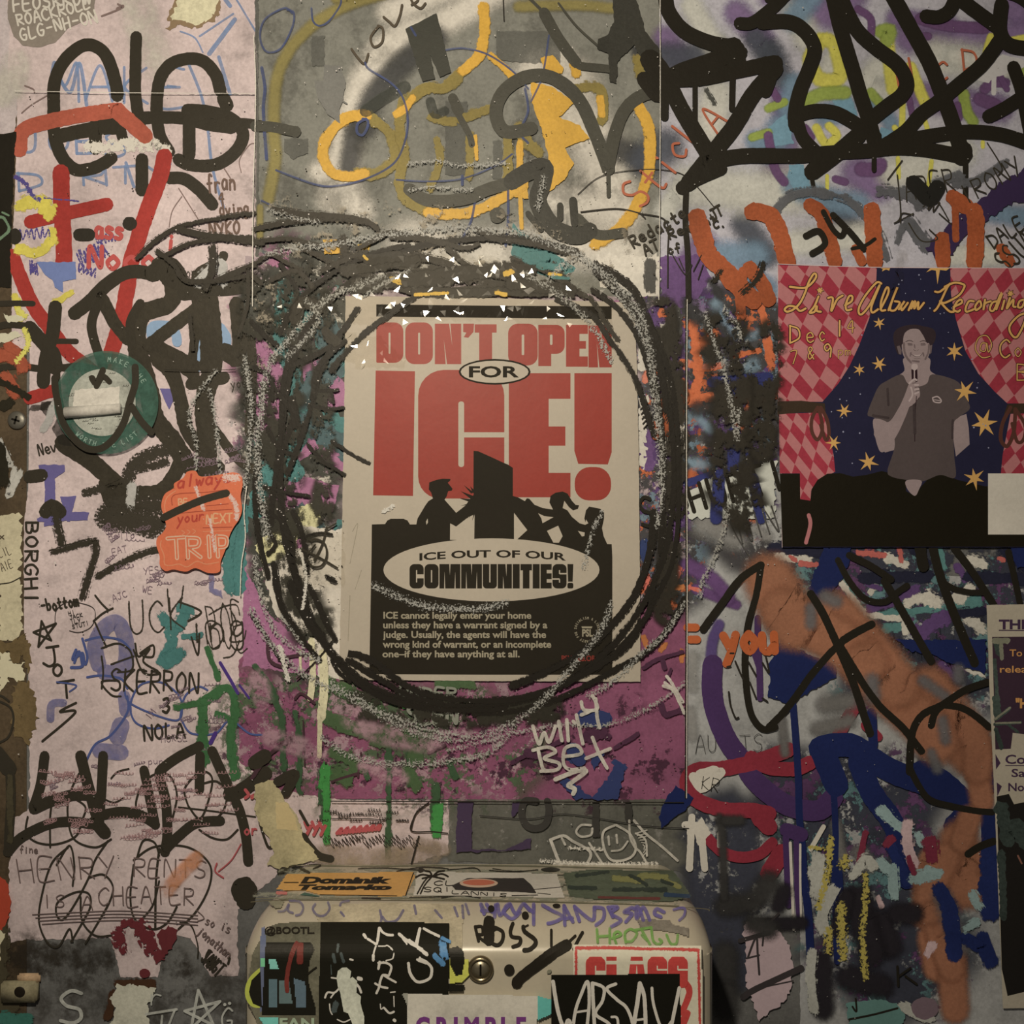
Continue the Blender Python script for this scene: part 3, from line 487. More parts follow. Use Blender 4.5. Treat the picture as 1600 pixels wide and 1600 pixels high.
write('handwriting', mat((.05, .045, .04)), wall, [(('Nev', 235, 1180, 70, 120, -14, 10),), (('you', 1440, 770, 60, 110, -6, 6),), (('for', 1130, 80, 60, 100, -6, 5),)], 'tiny handwritten words near the tangled tag')
# board at the wall edge
tile(0, 400)
sub('paint_patch', mat(C(140, 62, 36, .8), 'brush', op=1), board, [(120, '-20,620 120,640 140,700'), (130, '40,760 100,850'), (90, '60,560 120,600')], label='rust red paint on the board')
sub('paint_patch', mat(C(200, 182, 60, .85), 'chalk', lo=.36), board, [(50, '160,460 180,560 110,660'), (60, '120,340 160,380')], label='bright yellow crayon on the board')
sub('paint_patch', mat(C(170, 160, 128, .75)), board, polys=['20,370 130,370 170,400 60,420', '0,490 120,470 140,500 40,545 0,550'], label='cream chips on the board', pj=2)
sub('paint_patch', mat(C(150, 142, 126, .7), 'brush', op=1), board, [(80, '0,1160 60,1300'), (60, '100,1330 60,1500 130,1350')], label='milky brush strokes on the board', jit=.2)
sub('paint_patch', mat((.03, .028, .02), 'brush', op=1), board, [(120, '0,1200 30,1400'), (100, '20,940 60,920'), (60, '0,780 180,880')], label='dark stains on the board', jit=.3)
tile(0, 800)
torn_rim = paper('torn_scrap', '0,30 120,10 140,40 135,640 150,740 100,800 0,810', C(170, 155, 118, .75), 'cream torn paper scrap on the brown board at the wall edge', 'paper scrap', jit=3)
sub('paint_patch', mat(C(176, 160, 124, .72)), board, polys=['0,870 80,900 90,960 160,920 170,1040 100,1060 60,1030 40,1090 0,1120', '200,1150 215,1200 150,1370 130,1350 150,1260'], label='cream flakes on the board', pj=4)
sub('paint_patch', mat(C(96, 76, 44, .75), 'ink', var=.3), board, polys=['150,740 200,830 190,960 170,1020 160,900 80,950 60,880 0,870 0,810 110,800', '110,1060 190,1050 230,1150 225,1320 180,1450 100,1400 60,1200'], label='brown flaked paint on the board', pj=4)
sub('marker_line', mat(BLK), wall, [(8, '0,450 70,440 130,410'), (14, '60,1180 20,1150 -20,1140'), (14, '0,1180 70,1220 90,1300 60,1400 0,1440'), (100, '-20,1500 60,1600')], label='black curves on the brown board')
write('handwriting', mat((.12, .1, .08)), wall, [(('LIL', -10, 240, 50, 80, -20, 5),), (('AIE', 0, 320, 50, 80, -20, 5),), (('x', 0, 130, 40, 40, 0, 8),)], 'faint pen words on the cream torn scrap')
# ---- lower left writing
tile(0, 800)
d = Draw()
hand(d, 'BORGHI', 240, 65, 75, 520, 90, 14)
d.build('handwriting', INK, wall, 'black vertical word BORGHI along the sheet edge')
d = Draw(); hand(d, '-bottom', 255, 550, 70, 240, -9, 13); d.build('handwriting', INK, wall, 'black handwritten word bottom')
sub('marker_line', INK, wall, [(14, '215,750 355,695 245,840 265,680 325,800 215,750', 'L')], label='black hand drawn star')
d = Draw()
for ch, x, y, h, w in [('J', 260, 850, 120, 140), ('O', 330, 950, 75, 80), ('T', 360, 1060, 100, 130)]: hand(d, ch, x, y, h, w, -8, 15)
d.line(P('480,1190 380,1245 475,1250 270,1430'), 3.6); d.build('handwriting', INK, wall, 'black stacked letters spelling JOTS')
sub('graffiti_tag', DRYK, wall, [(110, '345,-20 370,100 390,190'), (90, '340,250 400,230 540,190 600,180'), (95, '600,190 600,270 560,400 520,530'), (85, '620,400 760,320 900,260 1010,230'), (110, '700,-10 900,100'), (80, '900,120 1050,40 1150,0')], label='black zigzag brush tag below the violet letter', jit=.12)
sub('graffiti_tag', mat((.055, .05, .042), 'chalk', lo=.33, hi=.5), wall, [(180, '680,30 900,60 960,80')], label='dry black brush fill above the zigzag')
NAV = mat(C(62, 60, 110, .7), 'wash', op=.8)
sub('marker_line', mat(C(96, 92, 124, .75), 'wash', op=.75), wall, [(100, '620,950 600,830 660,720 740,690 790,800 790,930 740,1000 660,1000'), (80, '780,1150 790,1240'), (110, '760,1330 740,1400'), (100, '630,1490 760,1500'), (50, '320,1290 330,1200 400,1190')], polys=['1310,380 1310,500 1400,540 1390,490 1340,480 1340,380'], label='faded violet printed numeral on the pink sheet')
sub('marker_line', mat(C(56, 66, 104, .7)), wall, [(14, '540,800 640,780 760,800 820,860'), (12, '780,1100 830,1200 1100,1300 1140,1200 1100,1120 1000,1060 880,1080 820,1200 850,1310 960,1350 1060,1330'), (12, '1130,1280 1160,1150 1240,1090 1300,1110'), (14, '550,1030 640,1020 760,1040 800,1100'), (14, '800,1150 800,1250 700,1390 600,1450 540,1560'), (12, '1140,1300 1200,1380 1350,1380 1440,1300 1560,1380 1640,1390'), (18, '450,970 520,960 520,880 460,920 480,860'), (16, '520,790 550,900 540,950'), (16, '520,960 500,870 470,940'), (10, '360,1060 480,1080 440,1120')], label='dark blue looping pen lines on the pink sheet')
sub('marker_line', mat(TEAL, 'brush', op=1), wall, [(110, '1020,650 1100,720 1150,650'), (130, '1080,760 1060,880 1040,950 1120,880'), (60, '1150,780 1250,770'), (90, '1200,610 1130,600'), (100, '1440,180 1430,350 1440,480'), (60, '1470,80 1450,200')], label='teal brushed blot among the pen scrawls', jit=.3)
d = Draw()
hand(d, 'UCK', 800, 560, 200, 380, -4, 20); hand(d, 'ing', 1180, 600, 200, 380, 0, 22); hand(d, 'BOE', 1290, 590, 280, 230, -8, 16)
for p in ['1050,480 1060,620', '1150,460 1130,600', '1300,820 1290,700 1340,680 1400,740 1380,820 1330,850 1300,800', '1440,600 1480,700 1440,800 1520,800 1540,740', '1310,640 1400,590 1480,580 1500,640', '1400,910 1460,890 1500,800']: d.line(P(p), 4)
d.build('graffiti_tag', mat(BLK, 'dry', lo=.34), wall, 'scratchy black marker tag beside the cracked seam')
d = Draw(); hand(d, 'SKERRON', 700, 980, 130, 570, 2, 13); hand(d, 'NOLA', 900, 1330, 90, 270, -4, 14); hand(d, '3', 1020, 1160, 90, 60, 0, 16)
for p in ['590,680 650,630 710,600', '600,690 640,780 670,840', '640,900 650,1000 640,1100', '640,850 740,820 820,870 830,980 740,1000', '700,950 840,900', '760,1150 700,1140 640,1060 740,1050', '840,860 900,1000 1000,1010', '880,880 960,830 960,900 900,900', '600,520 640,570 680,610', '850,820 870,900 940,850 900,930 990,990', '1120,560 1260,620 1180,680', '1200,780 1240,890 1250,760']: d.line(P(p), 3, .1)
d.build('handwriting', INK, wall, 'black scribbled names stacked on the pink sheet')
GRN = mat(C(44, 82, 44, .72), 'brush', op=1)
sub('spray_patch', GRN, wall, [(50, '1300,850 1340,960 1370,1040'), (110, '1270,1180 1270,1400 1280,1560'), (90, '1290,1170 1420,1100 1470,1200 1450,1400 1470,1640'), (70, '1100,1220 1300,1180'), (60, '1360,1260 1440,1300 1440,1500')], label='grass green dripping paint beside the magenta sheet', jit=.2)
sub('marker_line', mat(C(58, 36, 92, .7)), wall, [(20, '1380,940 1440,1040 1490,1130'), (26, '1320,1440 1350,1380'), (14, '1500,1080 1560,1160')], label='deep violet marker lines by the green paint')
d = Draw()
for i in range(60):
    x, y = random.choice([(random.uniform(640, 1300), random.uniform(80, 500)), (random.uniform(850, 1350), random.uniform(1050, 1500)), (random.uniform(250, 1200), random.uniform(1560, 1800)), (random.uniform(1000, 1500), random.uniform(-380, -100))])
    squiggle(d, x, y, random.uniform(50, 130), random.uniform(20, 36), 3.2, random.uniform(-35, 10), 5)
for w_, x, y, a in [('hello', 680, 130, -5), ('WE', 900, 460, 10), ('AJC', 700, 520, -20), ('YES', 900, 350, -10), ('EAT', 700, 230, -15), ('IM', 910, 1270, -50), ('HORSE', 1010, 1390, -2), ('pupp', 930, 1530, 0)]: hand(d, w_, x, y, 42, len(w_) * 34, a, 3.4)
d.build('handwriting', mat(C(112, 88, 92, .8)), wall, 'faint thin pen scribbles across the pink sheet')
d = Draw()
for i, w_ in enumerate(['HI', 'JACK', 'ILY', 'STUTI']): hand(d, w_, 430 + i * 8, 620 + i * 28, 24, len(w_) * 22, -14, 4)
d.line(P('350,690 360,610 430,560 520,570 590,600 600,660 570,720 500,750 440,740'), 1.0); d.build('handwriting', PEN, wall, 'tiny note inside a pen drawn heart')
# ---- lower left big tag
tile(0, 1200)
sub('graffiti_tag', TAG, wall, [(62, '285,-80 260,100 215,240'), (70, '220,250 330,200 460,165 570,165'), (70, '510,-80 550,80 590,230 620,330'), (80, '600,330 660,400'), (62, '650,-80 640,120 625,330'), (62, '55,520 140,430 300,350 450,330 600,350'), (64, '640,290 760,270 880,290 970,340'), (60, '905,10 940,180 975,350'), (62, '1250,-140 1130,-80 1030,-10 1000,40 1040,200 1050,400 1035,520'), (62, '1040,500 1120,420 1230,340 1380,325'), (60, '1255,-80 1250,130'), (62, '1330,-110 1380,0 1440,130 1500,260 1540,420 1555,580'), (90, '1440,160 1520,130 1660,30'), (60, '70,20 75,200 65,380 60,520')], label='thick black angular tag across the lower pink sheet', jit=.04)
sub('paint_dot', TAG, wall, discs=[(1530, 760, 80, 85), (1540, 820, 60, 60)], label='round black blot beside the dispenser')
sub('marker_line', INK, wall, [(12, '500,30 440,160 430,300 470,440 600,490 700,440'), (12, '340,150 320,300 320,490'), (12, '180,300 170,400 240,460 360,470 480,420 520,320 540,240 480,190'), (12, '360,600 440,480 470,600 460,730'), (12, '680,450 600,570 560,680 470,850 400,940 360,910 370,830 480,770 560,780 570,860 520,960 450,1080'), (12, '430,490 330,590 270,780 250,950 300,1080 370,1110 440,1000 460,1080'), (12, '560,680 650,660 710,730 690,830 600,990 540,1090'), (12, '510,800 520,950 600,1040 700,1040'), (12, '840,570 960,490 1130,480 1240,520 1320,610 1310,740 1230,890 1120,1000'), (12, '860,560 900,450 970,460 1000,540'), (14, '1000,500 980,700 975,1000'), (12, '840,600 820,800 850,940 960,1000 1050,960 1110,860'), (11, '890,940 960,850 1000,700'), (12, '970,300 860,250 880,130 960,40 1060,40 1110,160 1080,320'), (12, '1180,230 1160,120 1260,20 1330,60 1300,220 1250,310 1180,230'), (12, '1280,90 1360,80 1420,150 1400,260 1330,330'), (12, '1250,380 1330,430 1420,440 1490,380'), (9, '1120,240 1300,260 1600,300'), (9, '780,180 720,210 660,190'), (10, '700,60 740,20 810,0'), (9, '1130,960 1200,980 1240,1100 1240,1180')], label='thin black looping scrawl of rounded letters on the lower pink sheet')
d = Draw(); PB = mat(C(88, 70, 62, .6))
hand(d, 'HENRY', 120, 560, 140, 640, -1, 8, slant=-.1); hand(d, 'RENTS', 840, 560, 110, 480, 2, 8); hand(d, 'IS A', 270, 790, 80, 330, 0, 7); hand(d, 'CHEATER', 620, 740, 110, 620, 0, 8)
for y in (895, 915, 935, 955): d.line(P(f'{210 + y - 895},{y + 15} 500,{y} 800,{y - 8} 1240,{y + 20}'), 1.4)
hand(d, 'so is', 1300, 920, 55, 170, 18, 8); hand(d, 'jonathan', 1270, 980, 55, 260, 40, 9); hand(d, 'fine', 130, 480, 45, 120, 0, 7); d.line(P('1230,880 1280,930 1240,950'), 1.5)
d.build('handwriting', PB, wall, 'thin black pen complaint about rent on the lower pink sheet')
d = Draw(); hand(d, 'JANGT', 1310, 1130, 90, 150, 40, 11); d.line(P('1310,1130 1290,1180 1310,1240'), 3); d.line(P('1440,1180 1430,1215'), 3.5); d.build('handwriting', INK, wall, 'small black signature beside the dispenser')
d = Draw(); d.line(P('1510,470 1450,570 1370,640'), 2); d.line(P('1360,590 1350,640 1400,680'), 2.5); hand(d, 'or', 1530, 350, 60, 90, 0, 12); d.build('marker_line', mat(C(150, 60, 60, .65)), wall, 'red pen arrow pointing down the sheet')
d = Draw()
for i in range(60): squiggle(d, random.uniform(640, 1380), random.uniform(20, 440), random.uniform(60, 140), 22, 3, random.uniform(-6, 6), 6)
for i in range(25): squiggle(d, random.uniform(240, 560), random.uniform(0, 420), random.uniform(60, 120), 30, 3.5, random.uniform(-16, 10), 5)
d.build('handwriting', mat(C(138, 100, 94, .72)), wall, 'dense faint reddish pen lines behind the black tag')
sub('paint_patch', mat(C(180, 112, 70, .72), 'grime', s=40, t0=.36, t1=.6), wall, [(120, '1050,760 1110,680 1230,560')], label='rusty orange stain on the complaint')
DR = mat(C(92, 30, 34, .65), 'chalk', lo=.36, hi=.56, s=160)
sub('paint_patch', DR, wall, [(110, '740,1030 780,1120'), (120, '880,980 960,1120 990,1160'), (90, '800,970 900,980')], label='dark red spatter under the complaint')
sub('paint_patch', mat(C(90, 32, 34, .65)), wall, polys=['990,1040 1060,980 1115,1000 1080,1130 1020,1170'], discs=[(910, 1275, 34, 28)], label='dark red paint shard under the complaint', pj=2)
sub('paint_patch', mat(C(60, 36, 20, .7), 'brush', op=1), wall, [(80, '740,1340 960,1340'), (80, '720,1400 680,1540')], label='brown glue stain above the cream scrap')
scrap = paper('torn_scrap', '740,1350 840,1345 870,1365 975,1360 940,1460 930,1560 960,1640 690,1640 730,1490 700,1430', C(172, 164, 138, .68), 'cream torn scrap at the bottom edge of the dark grey strip', 'paper scrap', jit=3)
d = Draw(); hand(d, 'S', 370, 1390, 190, 190, -4, 22); hand(d, 'r', 940, 1360, 120, 110, 0, 10); hand(d, 'G', 1390, 1490, 130, 90, 0, 12)
d.line(P('920,1530 1110,1500'), 4); d.line(P('1020,1540 1010,1640'), 3.5); d.line(P('1100,1500 1060,1600'), 3.5)
d.seg(P('1160,1510 1380,1450 1200,1620 1245,1380 1340,1600 1160,1510'), 4.5)
d.disc(P('1410,1470')[0], 2.5); d.disc(P('1440,1462')[0], 2.5); d.build('handwriting', mat(C(165, 160, 142, .65), 'wash', op=.95), wall, 'white marker letters and star on the dark grey strip')
sub('paint_patch', mat(C(60, 52, 34, .7), 'brush', op=1), board, [(60, '70,50 75,450'), (160, '0,1000 0,1300'), (200, '-20,1400 80,1480')], label='dark brown streaks on the board')
sub('paint_patch', mat(C(150, 48, 24, .65)), board, polys=['-20,660 40,690 75,800 60,930 20,1010 -20,1000'], label='brick red paint on the board', pj=2)
sub('paint_patch', mat(C(176, 160, 120, .7)), board, polys=['-10,1010 40,1030 10,1100 10,1200 -10,1210'], label='cream torn edge on the board', pj=2)
sub('paint_patch', mat(C(40, 88, 72, .6), 'brush', op=1), wall, [(120, '-20,1560 180,1560')], label='teal paint at the bottom edge')
# ================================================================ upper middle: grey sheet
BKR = mat(BLR, 'ink', rough=.38)
tile(400, 0)
for p_ in ['0,-20 20,-20 20,1600 0,1600', '350,230 430,230 430,420 350,420', '1500,200 1900,200 1900,400 1700,400 1500,380', '1180,640 1320,640 1320,1100 1180,1100', '1480,880 1540,880 1540,1120 1480,1120', '180,870 330,870 330,960 240,1000 180,950']:
    sub('printed_shape', mat(C(92, 88, 76, .95), 'wash', op=.8), grey_top, polys=[p_])
MUST = mat(C(128, 108, 44, 1.0), 'brush', rag=1.6, op=.9); YB = mat(C(200, 146, 20, 1.12), 'brush', rag=1.2, op=1)
sub('spray_patch', mat(C(130, 114, 56, .95), 'spray', soft=.7, op=.85), wall, [(110, '800,-30 600,30 420,120 300,220 200,340 130,520 115,800 125,1000 80,1250'), (90, '500,0 760,-40'), (100, '1640,50 2000,40 2220,60'), (60, '30,1300 30,1500')], label='olive yellow sprayed arc on the grey sheet')
sub('graffiti_tag', MUST, wall, [(120, '720,740 850,860 870,1000 760,1090 640,1090'), (100, '930,640 900,800 930,1000 900,1150 950,1260 1080,1330'), (110, '950,640 1050,560 1180,560 1300,440'), (90, '1280,750 1450,690'), (80, '1130,880 1150,1000 1090,1190'), (80, '1340,850 1340,1000 1330,1110'), (90, '1570,860 1580,1100 1560,1200'), (100, '2010,560 2140,560 2170,660 2160,760'), (100, '2380,380 2400,480'), (90, '1100,740 1230,770'), (110, '1640,800 1700,900 1760,960')], label='mustard shaded parts of the yellow spray letters', jit=.2)
sub('graffiti_tag', YB, wall, [(104, '690,725 560,750 455,850 425,980 480,1080 600,1110 680,1090'), (100, '1080,1330 1250,1345 1400,1310 1560,1230 1660,1170'), (104, '1290,450 1400,340 1430,170 1420,60'), (70, '1470,360 1560,440 1620,520'), (70, '880,720 940,680 980,620'), (40, '1370,860 1380,1000'), (100, '1990,400 2000,460'), (108, '2390,670 2450,800 2460,1000 2430,1160 2360,1320 2250,1450 2120,1530'), (70, '2150,620 2160,720'), (60, '1650,900 1650,1100')], polys=['1720,520 1850,550 1990,650 1890,740 2020,790 2085,870 1930,930 1985,1030 1930,1130 1820,1210 1830,1000 1780,800 1720,650', '1780,370 1850,350 1920,430 1910,470 1800,450', '1600,1180 1700,1120 1700,1250 1600,1230', '420,1500 560,1500 550,1590 430,1590'], label='bright yellow spray letters on the grey sheet', jit=.12)
sub('paint_drip', YB, wall, [(40, '1650,1180 1660,1430'), (40, '1640,920 1640,1060')], label='yellow drips')
sub('torn_hole', mat(C(102, 97, 86, .95), 'ink', var=.2), grey_top, polys=['430,415 530,420 565,520 545,640 525,690 530,780 450,720 390,620 370,515 425,510'], strokes=[(10, '530,630 570,655')], label='dark grey torn chip in the grey sheet', pj=.5)
sub('printed_shape', mat(C(54, 52, 42, .95), 'ink'), grey_top, polys=['935,190 1130,90 1220,460 1150,490 1090,350 1120,500 1040,520'], label='black printed bar on the grey sheet', pj=.5)
sub('marker_line', mat(C(60, 60, 50, 1), 'wash', op=.7), wall, [(80, '690,700 800,620 930,550'), (60, '1090,640 1120,720 1180,700')], label='translucent black smear beside the yellow letters')
sub('handwriting', mat(C(74, 62, 46, 1)), wall, [(15, '600,315 640,370 680,405 705,345'), (15, '770,170 720,240 740,300 790,270 795,190 765,170'), (15, '800,115 835,145 870,170 900,110 915,40'), (15, '975,38 1010,15 1010,-15 970,-10 985,30 1030,60 1060,30')], label='brown marker word LOVE written up the white arc')
BLU = mat(C(66, 74, 104, 1), 'wash', op=.85)
sub('marker_line', BLU, wall, [(13, '230,90 180,60 60,130 30,240 70,330 160,310 230,180 240,90 200,70'), (12, '350,60 360,140 400,170 460,140 530,40 530,-20'), (20, '40,430 60,560 50,700 70,1000'), (13, '685,400 710,440 850,530 920,620 950,750 930,900 860,1030 700,1120 520,1165 380,1160 130,1070'), (17, '690,750 640,780 635,835 670,850 700,800 700,760 670,750'), (12, '1190,320 1300,310 1450,350 1600,450 1700,560'), (11, '880,1130 1100,1140 1300,1120 1500,1040 1600,970'), (18, '1290,1105 1290,1160'), (15, '1370,1260 1340,1400 1260,1540'), (16, '1575,1100 1575,1380 1560,1540'), (15, '1680,560 1700,700 1650,830 1700,900'), (14, '40,1260 100,1290'), (14, '970,180 1000,230'), (12, '1830,230 1790,480 1720,640')], label='thin blue marker lines looping over the grey sheet')
sub('marker_line', PEN, wall, [(5, '2010,1220 2150,1110 2360,1070 2560,1070 2700,1120 2860,1300'), (9, '2030,1330 2250,1310 2400,1340 2560,1390 2570,1600 2570,1800'), (8, '2400,1340 2430,1370'), (7, '1545,0 1550,140'), (5, '1600,1340 1560,1360')], label='thin black curved pen lines above the poster')
sub('graffiti_tag', mat(C(64, 60, 48, 1), 'ink', var=.2), wall, [(66, '0,795 100,800 250,830'), (84, '1720,810 1560,830 1500,720 1540,590 1660,500 1800,480 1930,540 2030,650 2100,800 2160,950 2200,1060'), (80, '2200,1040 2240,850 2300,700 2400,610 2540,570'), (26, '2200,1080 2202,1230'), (80, '960,1190 1080,1260 1300,1250 1450,1190 1620,1140'), (60, '1230,620 1270,700'), (40, '1240,680 1330,840 1350,910'), (50, '2020,420 2220,440'), (70, '1800,90 1890,250 2000,400'), (14, '1890,30 2000,170 2130,290'), (20, '1700,-10 1800,90'), (64, '2010,1370 2130,1470 2290,1460')], discs=[(1510, 1350, 50), (250, 830, 36)], label='black marker arch and V over the yellow spray letters')
sub('graffiti_tag', mat(C(50, 47, 38, 1), 'ink', var=.3), wall, [(110, '1600,1140 1700,1080 1800,1050 1790,1150 1760,1250 1800,1350 1880,1440 2000,1480 2080,1450'), (36, '1700,1340 1780,1440'), (40, '1900,1290 1900,1370'), (50, '1980,1260 1990,1400')], polys=['2225,-20 2370,-20 2430,200 2530,330 2545,540 2500,600 2440,450 2360,290 2260,390 2250,530 2210,520 2200,350 2130,310 2140,250 2200,220 2235,150'], label='solid black block strokes at the grey sheet edge', pj=1)
# ---- wide black letters, upper right
d = Draw(); tile(0, 0, 1); hand(d, 'Stick', 968, 300, 46, 160, -50, 4); hand(d, 'YA', 1070, 205, 40, 60, -48, 3.5); hand(d, 'N', 1395, 95, 40, 30, -10, 4); hand(d, 'C', 1460, 100, 30, 25, 0, 3.6); hand(d, 'D', 1500, 80, 34, 30, -5, 3.6)
d.build('handwriting', mat(C(158, 78, 48, .82)), wall, 'orange red handwriting climbing between the black letters')
tile(800, 0)
sub('graffiti_tag', BKR, wall, [(95, '955,-30 975,80 1070,200 1230,275 1380,300'), (110, '1400,320 1250,390 1050,460 880,560'), (96, '870,500 1150,500 1400,450 1640,400'), (50, '955,450 950,740'), (104, '990,560 1060,700 1150,850 1230,980'), (104, '1640,440 1500,600 1380,800 1220,1000 1100,1150'), (96, '1200,1030 1400,985 1640,980'), (84, '1060,1180 1140,1130 1300,1060'), (36, '1085,1180 1080,1400 1095,1600 1100,1880'), (32, '1140,540 1140,770'), (38, '1375,480 1370,690'), (80, '1420,155 1500,150 1620,60 1700,-20'), (90, '820,500 900,600 960,590'), (130, '860,380 930,470 960,560'), (120, '1380,300 1400,400'), (90, '1300,900 1250,1080')], discs=[(1400, 340, 66, 60)], label='wide black brush letters filling the upper corner, first half', jit=.03)
tile(1200, 0)
sub('graffiti_tag', BKR, wall, [(92, '-40,150 120,145 220,200 285,310 250,440 200,560 165,700 165,790'), (80, '-20,400 20,450 -20,580'), (94, '395,-30 450,200 520,430 570,600 620,750 660,900'), (94, '440,-30 490,90 560,210 670,310 800,410 858,520 830,600 740,670 640,750'), (100, '765,-30 880,180 1000,400 1080,600 1140,760 1200,950'), (90, '1440,260 1330,410 1180,540 1060,640 950,720 850,830 700,930'), (88, '200,720 300,700 420,715 540,780 660,860'), (92, '-30,980 200,980 400,960 600,950 800,930 1000,945 1210,985'), (104, '560,850 430,960 270,1080'), (90, '880,880 1050,850 1250,830 1450,850 1640,910'), (92, '1150,-30 1290,80 1430,180'), (92, '1450,40 1440,200 1500,290 1640,315'), (86, '1170,-30 1130,70 1060,115 980,110'), (84, '1525,430 1570,560 1600,700 1630,850'), (84, '1570,620 1460,690 1370,735'), (60, '1640,60 1560,0 1480,-30'), (30, '655,900 655,1070'), (34, '1225,980 1225,1250'), (26, '260,1080 285,1210'), (84, '180,780 220,880 340,1000'), (60, '0,0 60,-30'), (70, '20,60 80,-20')], discs=[(1200, 960, 70, 80)], label='wide black brush letters filling the upper corner, second half', jit=.03)
tile(800, 0)
sub('paint_patch', mat(C(60, 58, 50, .7), 'dry'), wall, [(70, '1210,570 1260,650')], label='dry black dab inside the black triangle')
d = Draw(); tile(800, 0); hand(d, 'Redacte', 720, 1490, 75, 400, -31, 13); hand(d, 'AT', 805, 1540, 65, 110, -25, 13); hand(d, 'Ret', 960, 1440, 60, 170, -20, 12); hand(d, 'of', 960, 1540, 55, 90, -15, 11); hand(d, 'nent', 1120, 1400, 55, 150, -25, 11); hand(d, 'JT', 1225, 1320, 60, 80, -25, 13); hand(d, 'C.', 1250, 1385, 45, 80, -10, 12)
d.build('handwriting', INK, wall, 'black handwritten words slanting upward beside the black drip')
OR = mat(C(140, 62, 24, .74), 'ink', var=.35)
tile(1200, 0)
sub('paint_patch', mat(C(74, 72, 70, .55), 'brush', op=.85, rag=3), wall, [(90, '10,1360 130,1240 300,1210 480,1250 600,1350 690,1480 730,1600'), (110, '700,1200 850,1220 950,1290'), (80, '1150,1160 1300,1130 1480,1020'), (100, '1050,1150 1180,1100'), (120, '880,1400 980,1540'), (60, '800,1520 830,1420')], label='smoky black brushed arcs above the comedy flyer')
sub('spray_patch', mat(C(42, 28, 52, .52), 'ink'), wall, polys=['1640,1030 1640,1230 1480,1300 1330,1400 1220,1470 1150,1600 1050,1640 980,1560 1130,1400 1260,1300 1420,1160'], label='deep purple band above the comedy flyer', pj=3)
sub('graffiti_tag', OR, wall, [(110, '-100,1330 0,1350 60,1450 110,1620 130,1700'), (96, '260,1290 330,1350 370,1480 410,1640'), (104, '640,1320 650,1450 660,1640'), (100, '1150,1240 1230,1300'), (44, '1160,1260 1165,1500'), (110, '1280,1330 1290,1450 1280,1640'), (96, '1080,1500 1085,1640'), (60, '540,1560 580,1640'), (70, '1450,1560 1500,1640')], label='burnt orange dripping strokes above the comedy flyer', jit=.15)
tile(800, 0)
sub('graffiti_tag', OR, wall, [(120, '1155,1370 1185,1480 1230,1600 1330,1700 1420,1800 1500,1880'), (60, '1440,1700 1420,1850 1430,1980'), (90, '1480,1680 1560,1780 1600,1880')], label='burnt orange tail crossing the black drip', jit=.15)
sub('graffiti_tag', mat((.03, .027, .022), 'dry', lo=.42), wall, [(110, '1440,1830 1530,1740 1560,1660'), (80, '1260,1760 1300,1700')], label='dry black strokes over the orange tail')
tile(1200, 0)
sub('graffiti_tag', BKR, wall, [(34, '340,1330 400,1440 450,1480 470,1430 420,1370'), (40, '400,1350 500,1450 590,1560'), (40, '230,1480 310,1450 350,1530 270,1590'), (24, '520,1560 600,1540 660,1500')], label='small black hooks over the orange strokes')
d = Draw(); hand(d, 'ABER', 830, 1120, 150, 330, -12, 8); hand(d, 'IRONY', 1170, 1180, 120, 430, -28, 9); hand(d, 'W', 1000, 1250, 70, 90, 20, 8)
for p in ['800,1100 820,1350 780,1400 900,1340', '870,1400 950,1510 1050,1500 1000,1440', '740,1130 830,1010', '820,1400 830,1340 900,1350', '1360,900 1450,1050 1430,1100', '1060,1340 1140,1410', '960,1300 1040,1260 1120,1380']: d.line(P(p), 2, .1)
d.build('handwriting', INK, wall, 'thin black spiky signature above the comedy flyer')
d = Draw(); hand(d, 'SSUAL', 1390, 1600, 140, 330, -40, 11); hand(d, 'DALE', 1350, 1480, 90, 250, -32, 10); d.build('handwriting', INK, wall, 'black slanting capitals above the flyer corner')
sub('marker_line', mat(C(24, 22, 18, .5)), wall, [(100, '900,1150 950,1200 1000,1250 1050,1180')], label='black crown shaped blot above the flyer')
tile(800, 400)
sub('paint_patch', mat(C(70, 66, 58, .8), 'brush'), wall, [(110, '860,60 860,200'), (90, '1020,330 1030,480'), (60, '900,480 1000,450')], label='grey brushed shading beside the purple field')
sub('marker_line', PEN, wall, [(7, '1000,0 1080,120 1120,60'), (7, '1040,20 1070,90'), (7, '1130,100 1180,0'), (7, '1160,150 1190,60')] + [(7, f'{900 + i * 14},{460 + (i % 3) * 12} {915 + i * 14},{560 - (i % 2) * 20} {925 + i * 14},{470}') for i in range(9)] + [(7, f'{800 + i * 4},{900 + i * 26} {840 + i * 3},{920 + i * 28} {800 + i * 5},{960 + i * 30}') for i in range(5)] + [(7, f'{960 + i * 14},{1110} {965 + i * 14},{1200} {975 + i * 14},{1120}') for i in range(8)] + [(7, f'{950 + i * 8},{930 + i * 16} {1020},{920 + i * 14} {1040 - i * 4},{1000 + i * 10}') for i in range(6)], label='fine black hatching beside the poster edge')
sub('paint_patch', OR, wall, [(130, '990,930 1010,1000 960,1060'), (70, '1060,800 1070,900'), (60, '880,1060 900,1120')], label='orange blot with contour lines beside the poster', jit=.3)
sub('marker_line', PEN, wall, [(7, f'{940 + i * 5},{960 + i * 18} {990},{930 + i * 14} {1040 - i * 3},{980 + i * 12}') for i in range(6)])
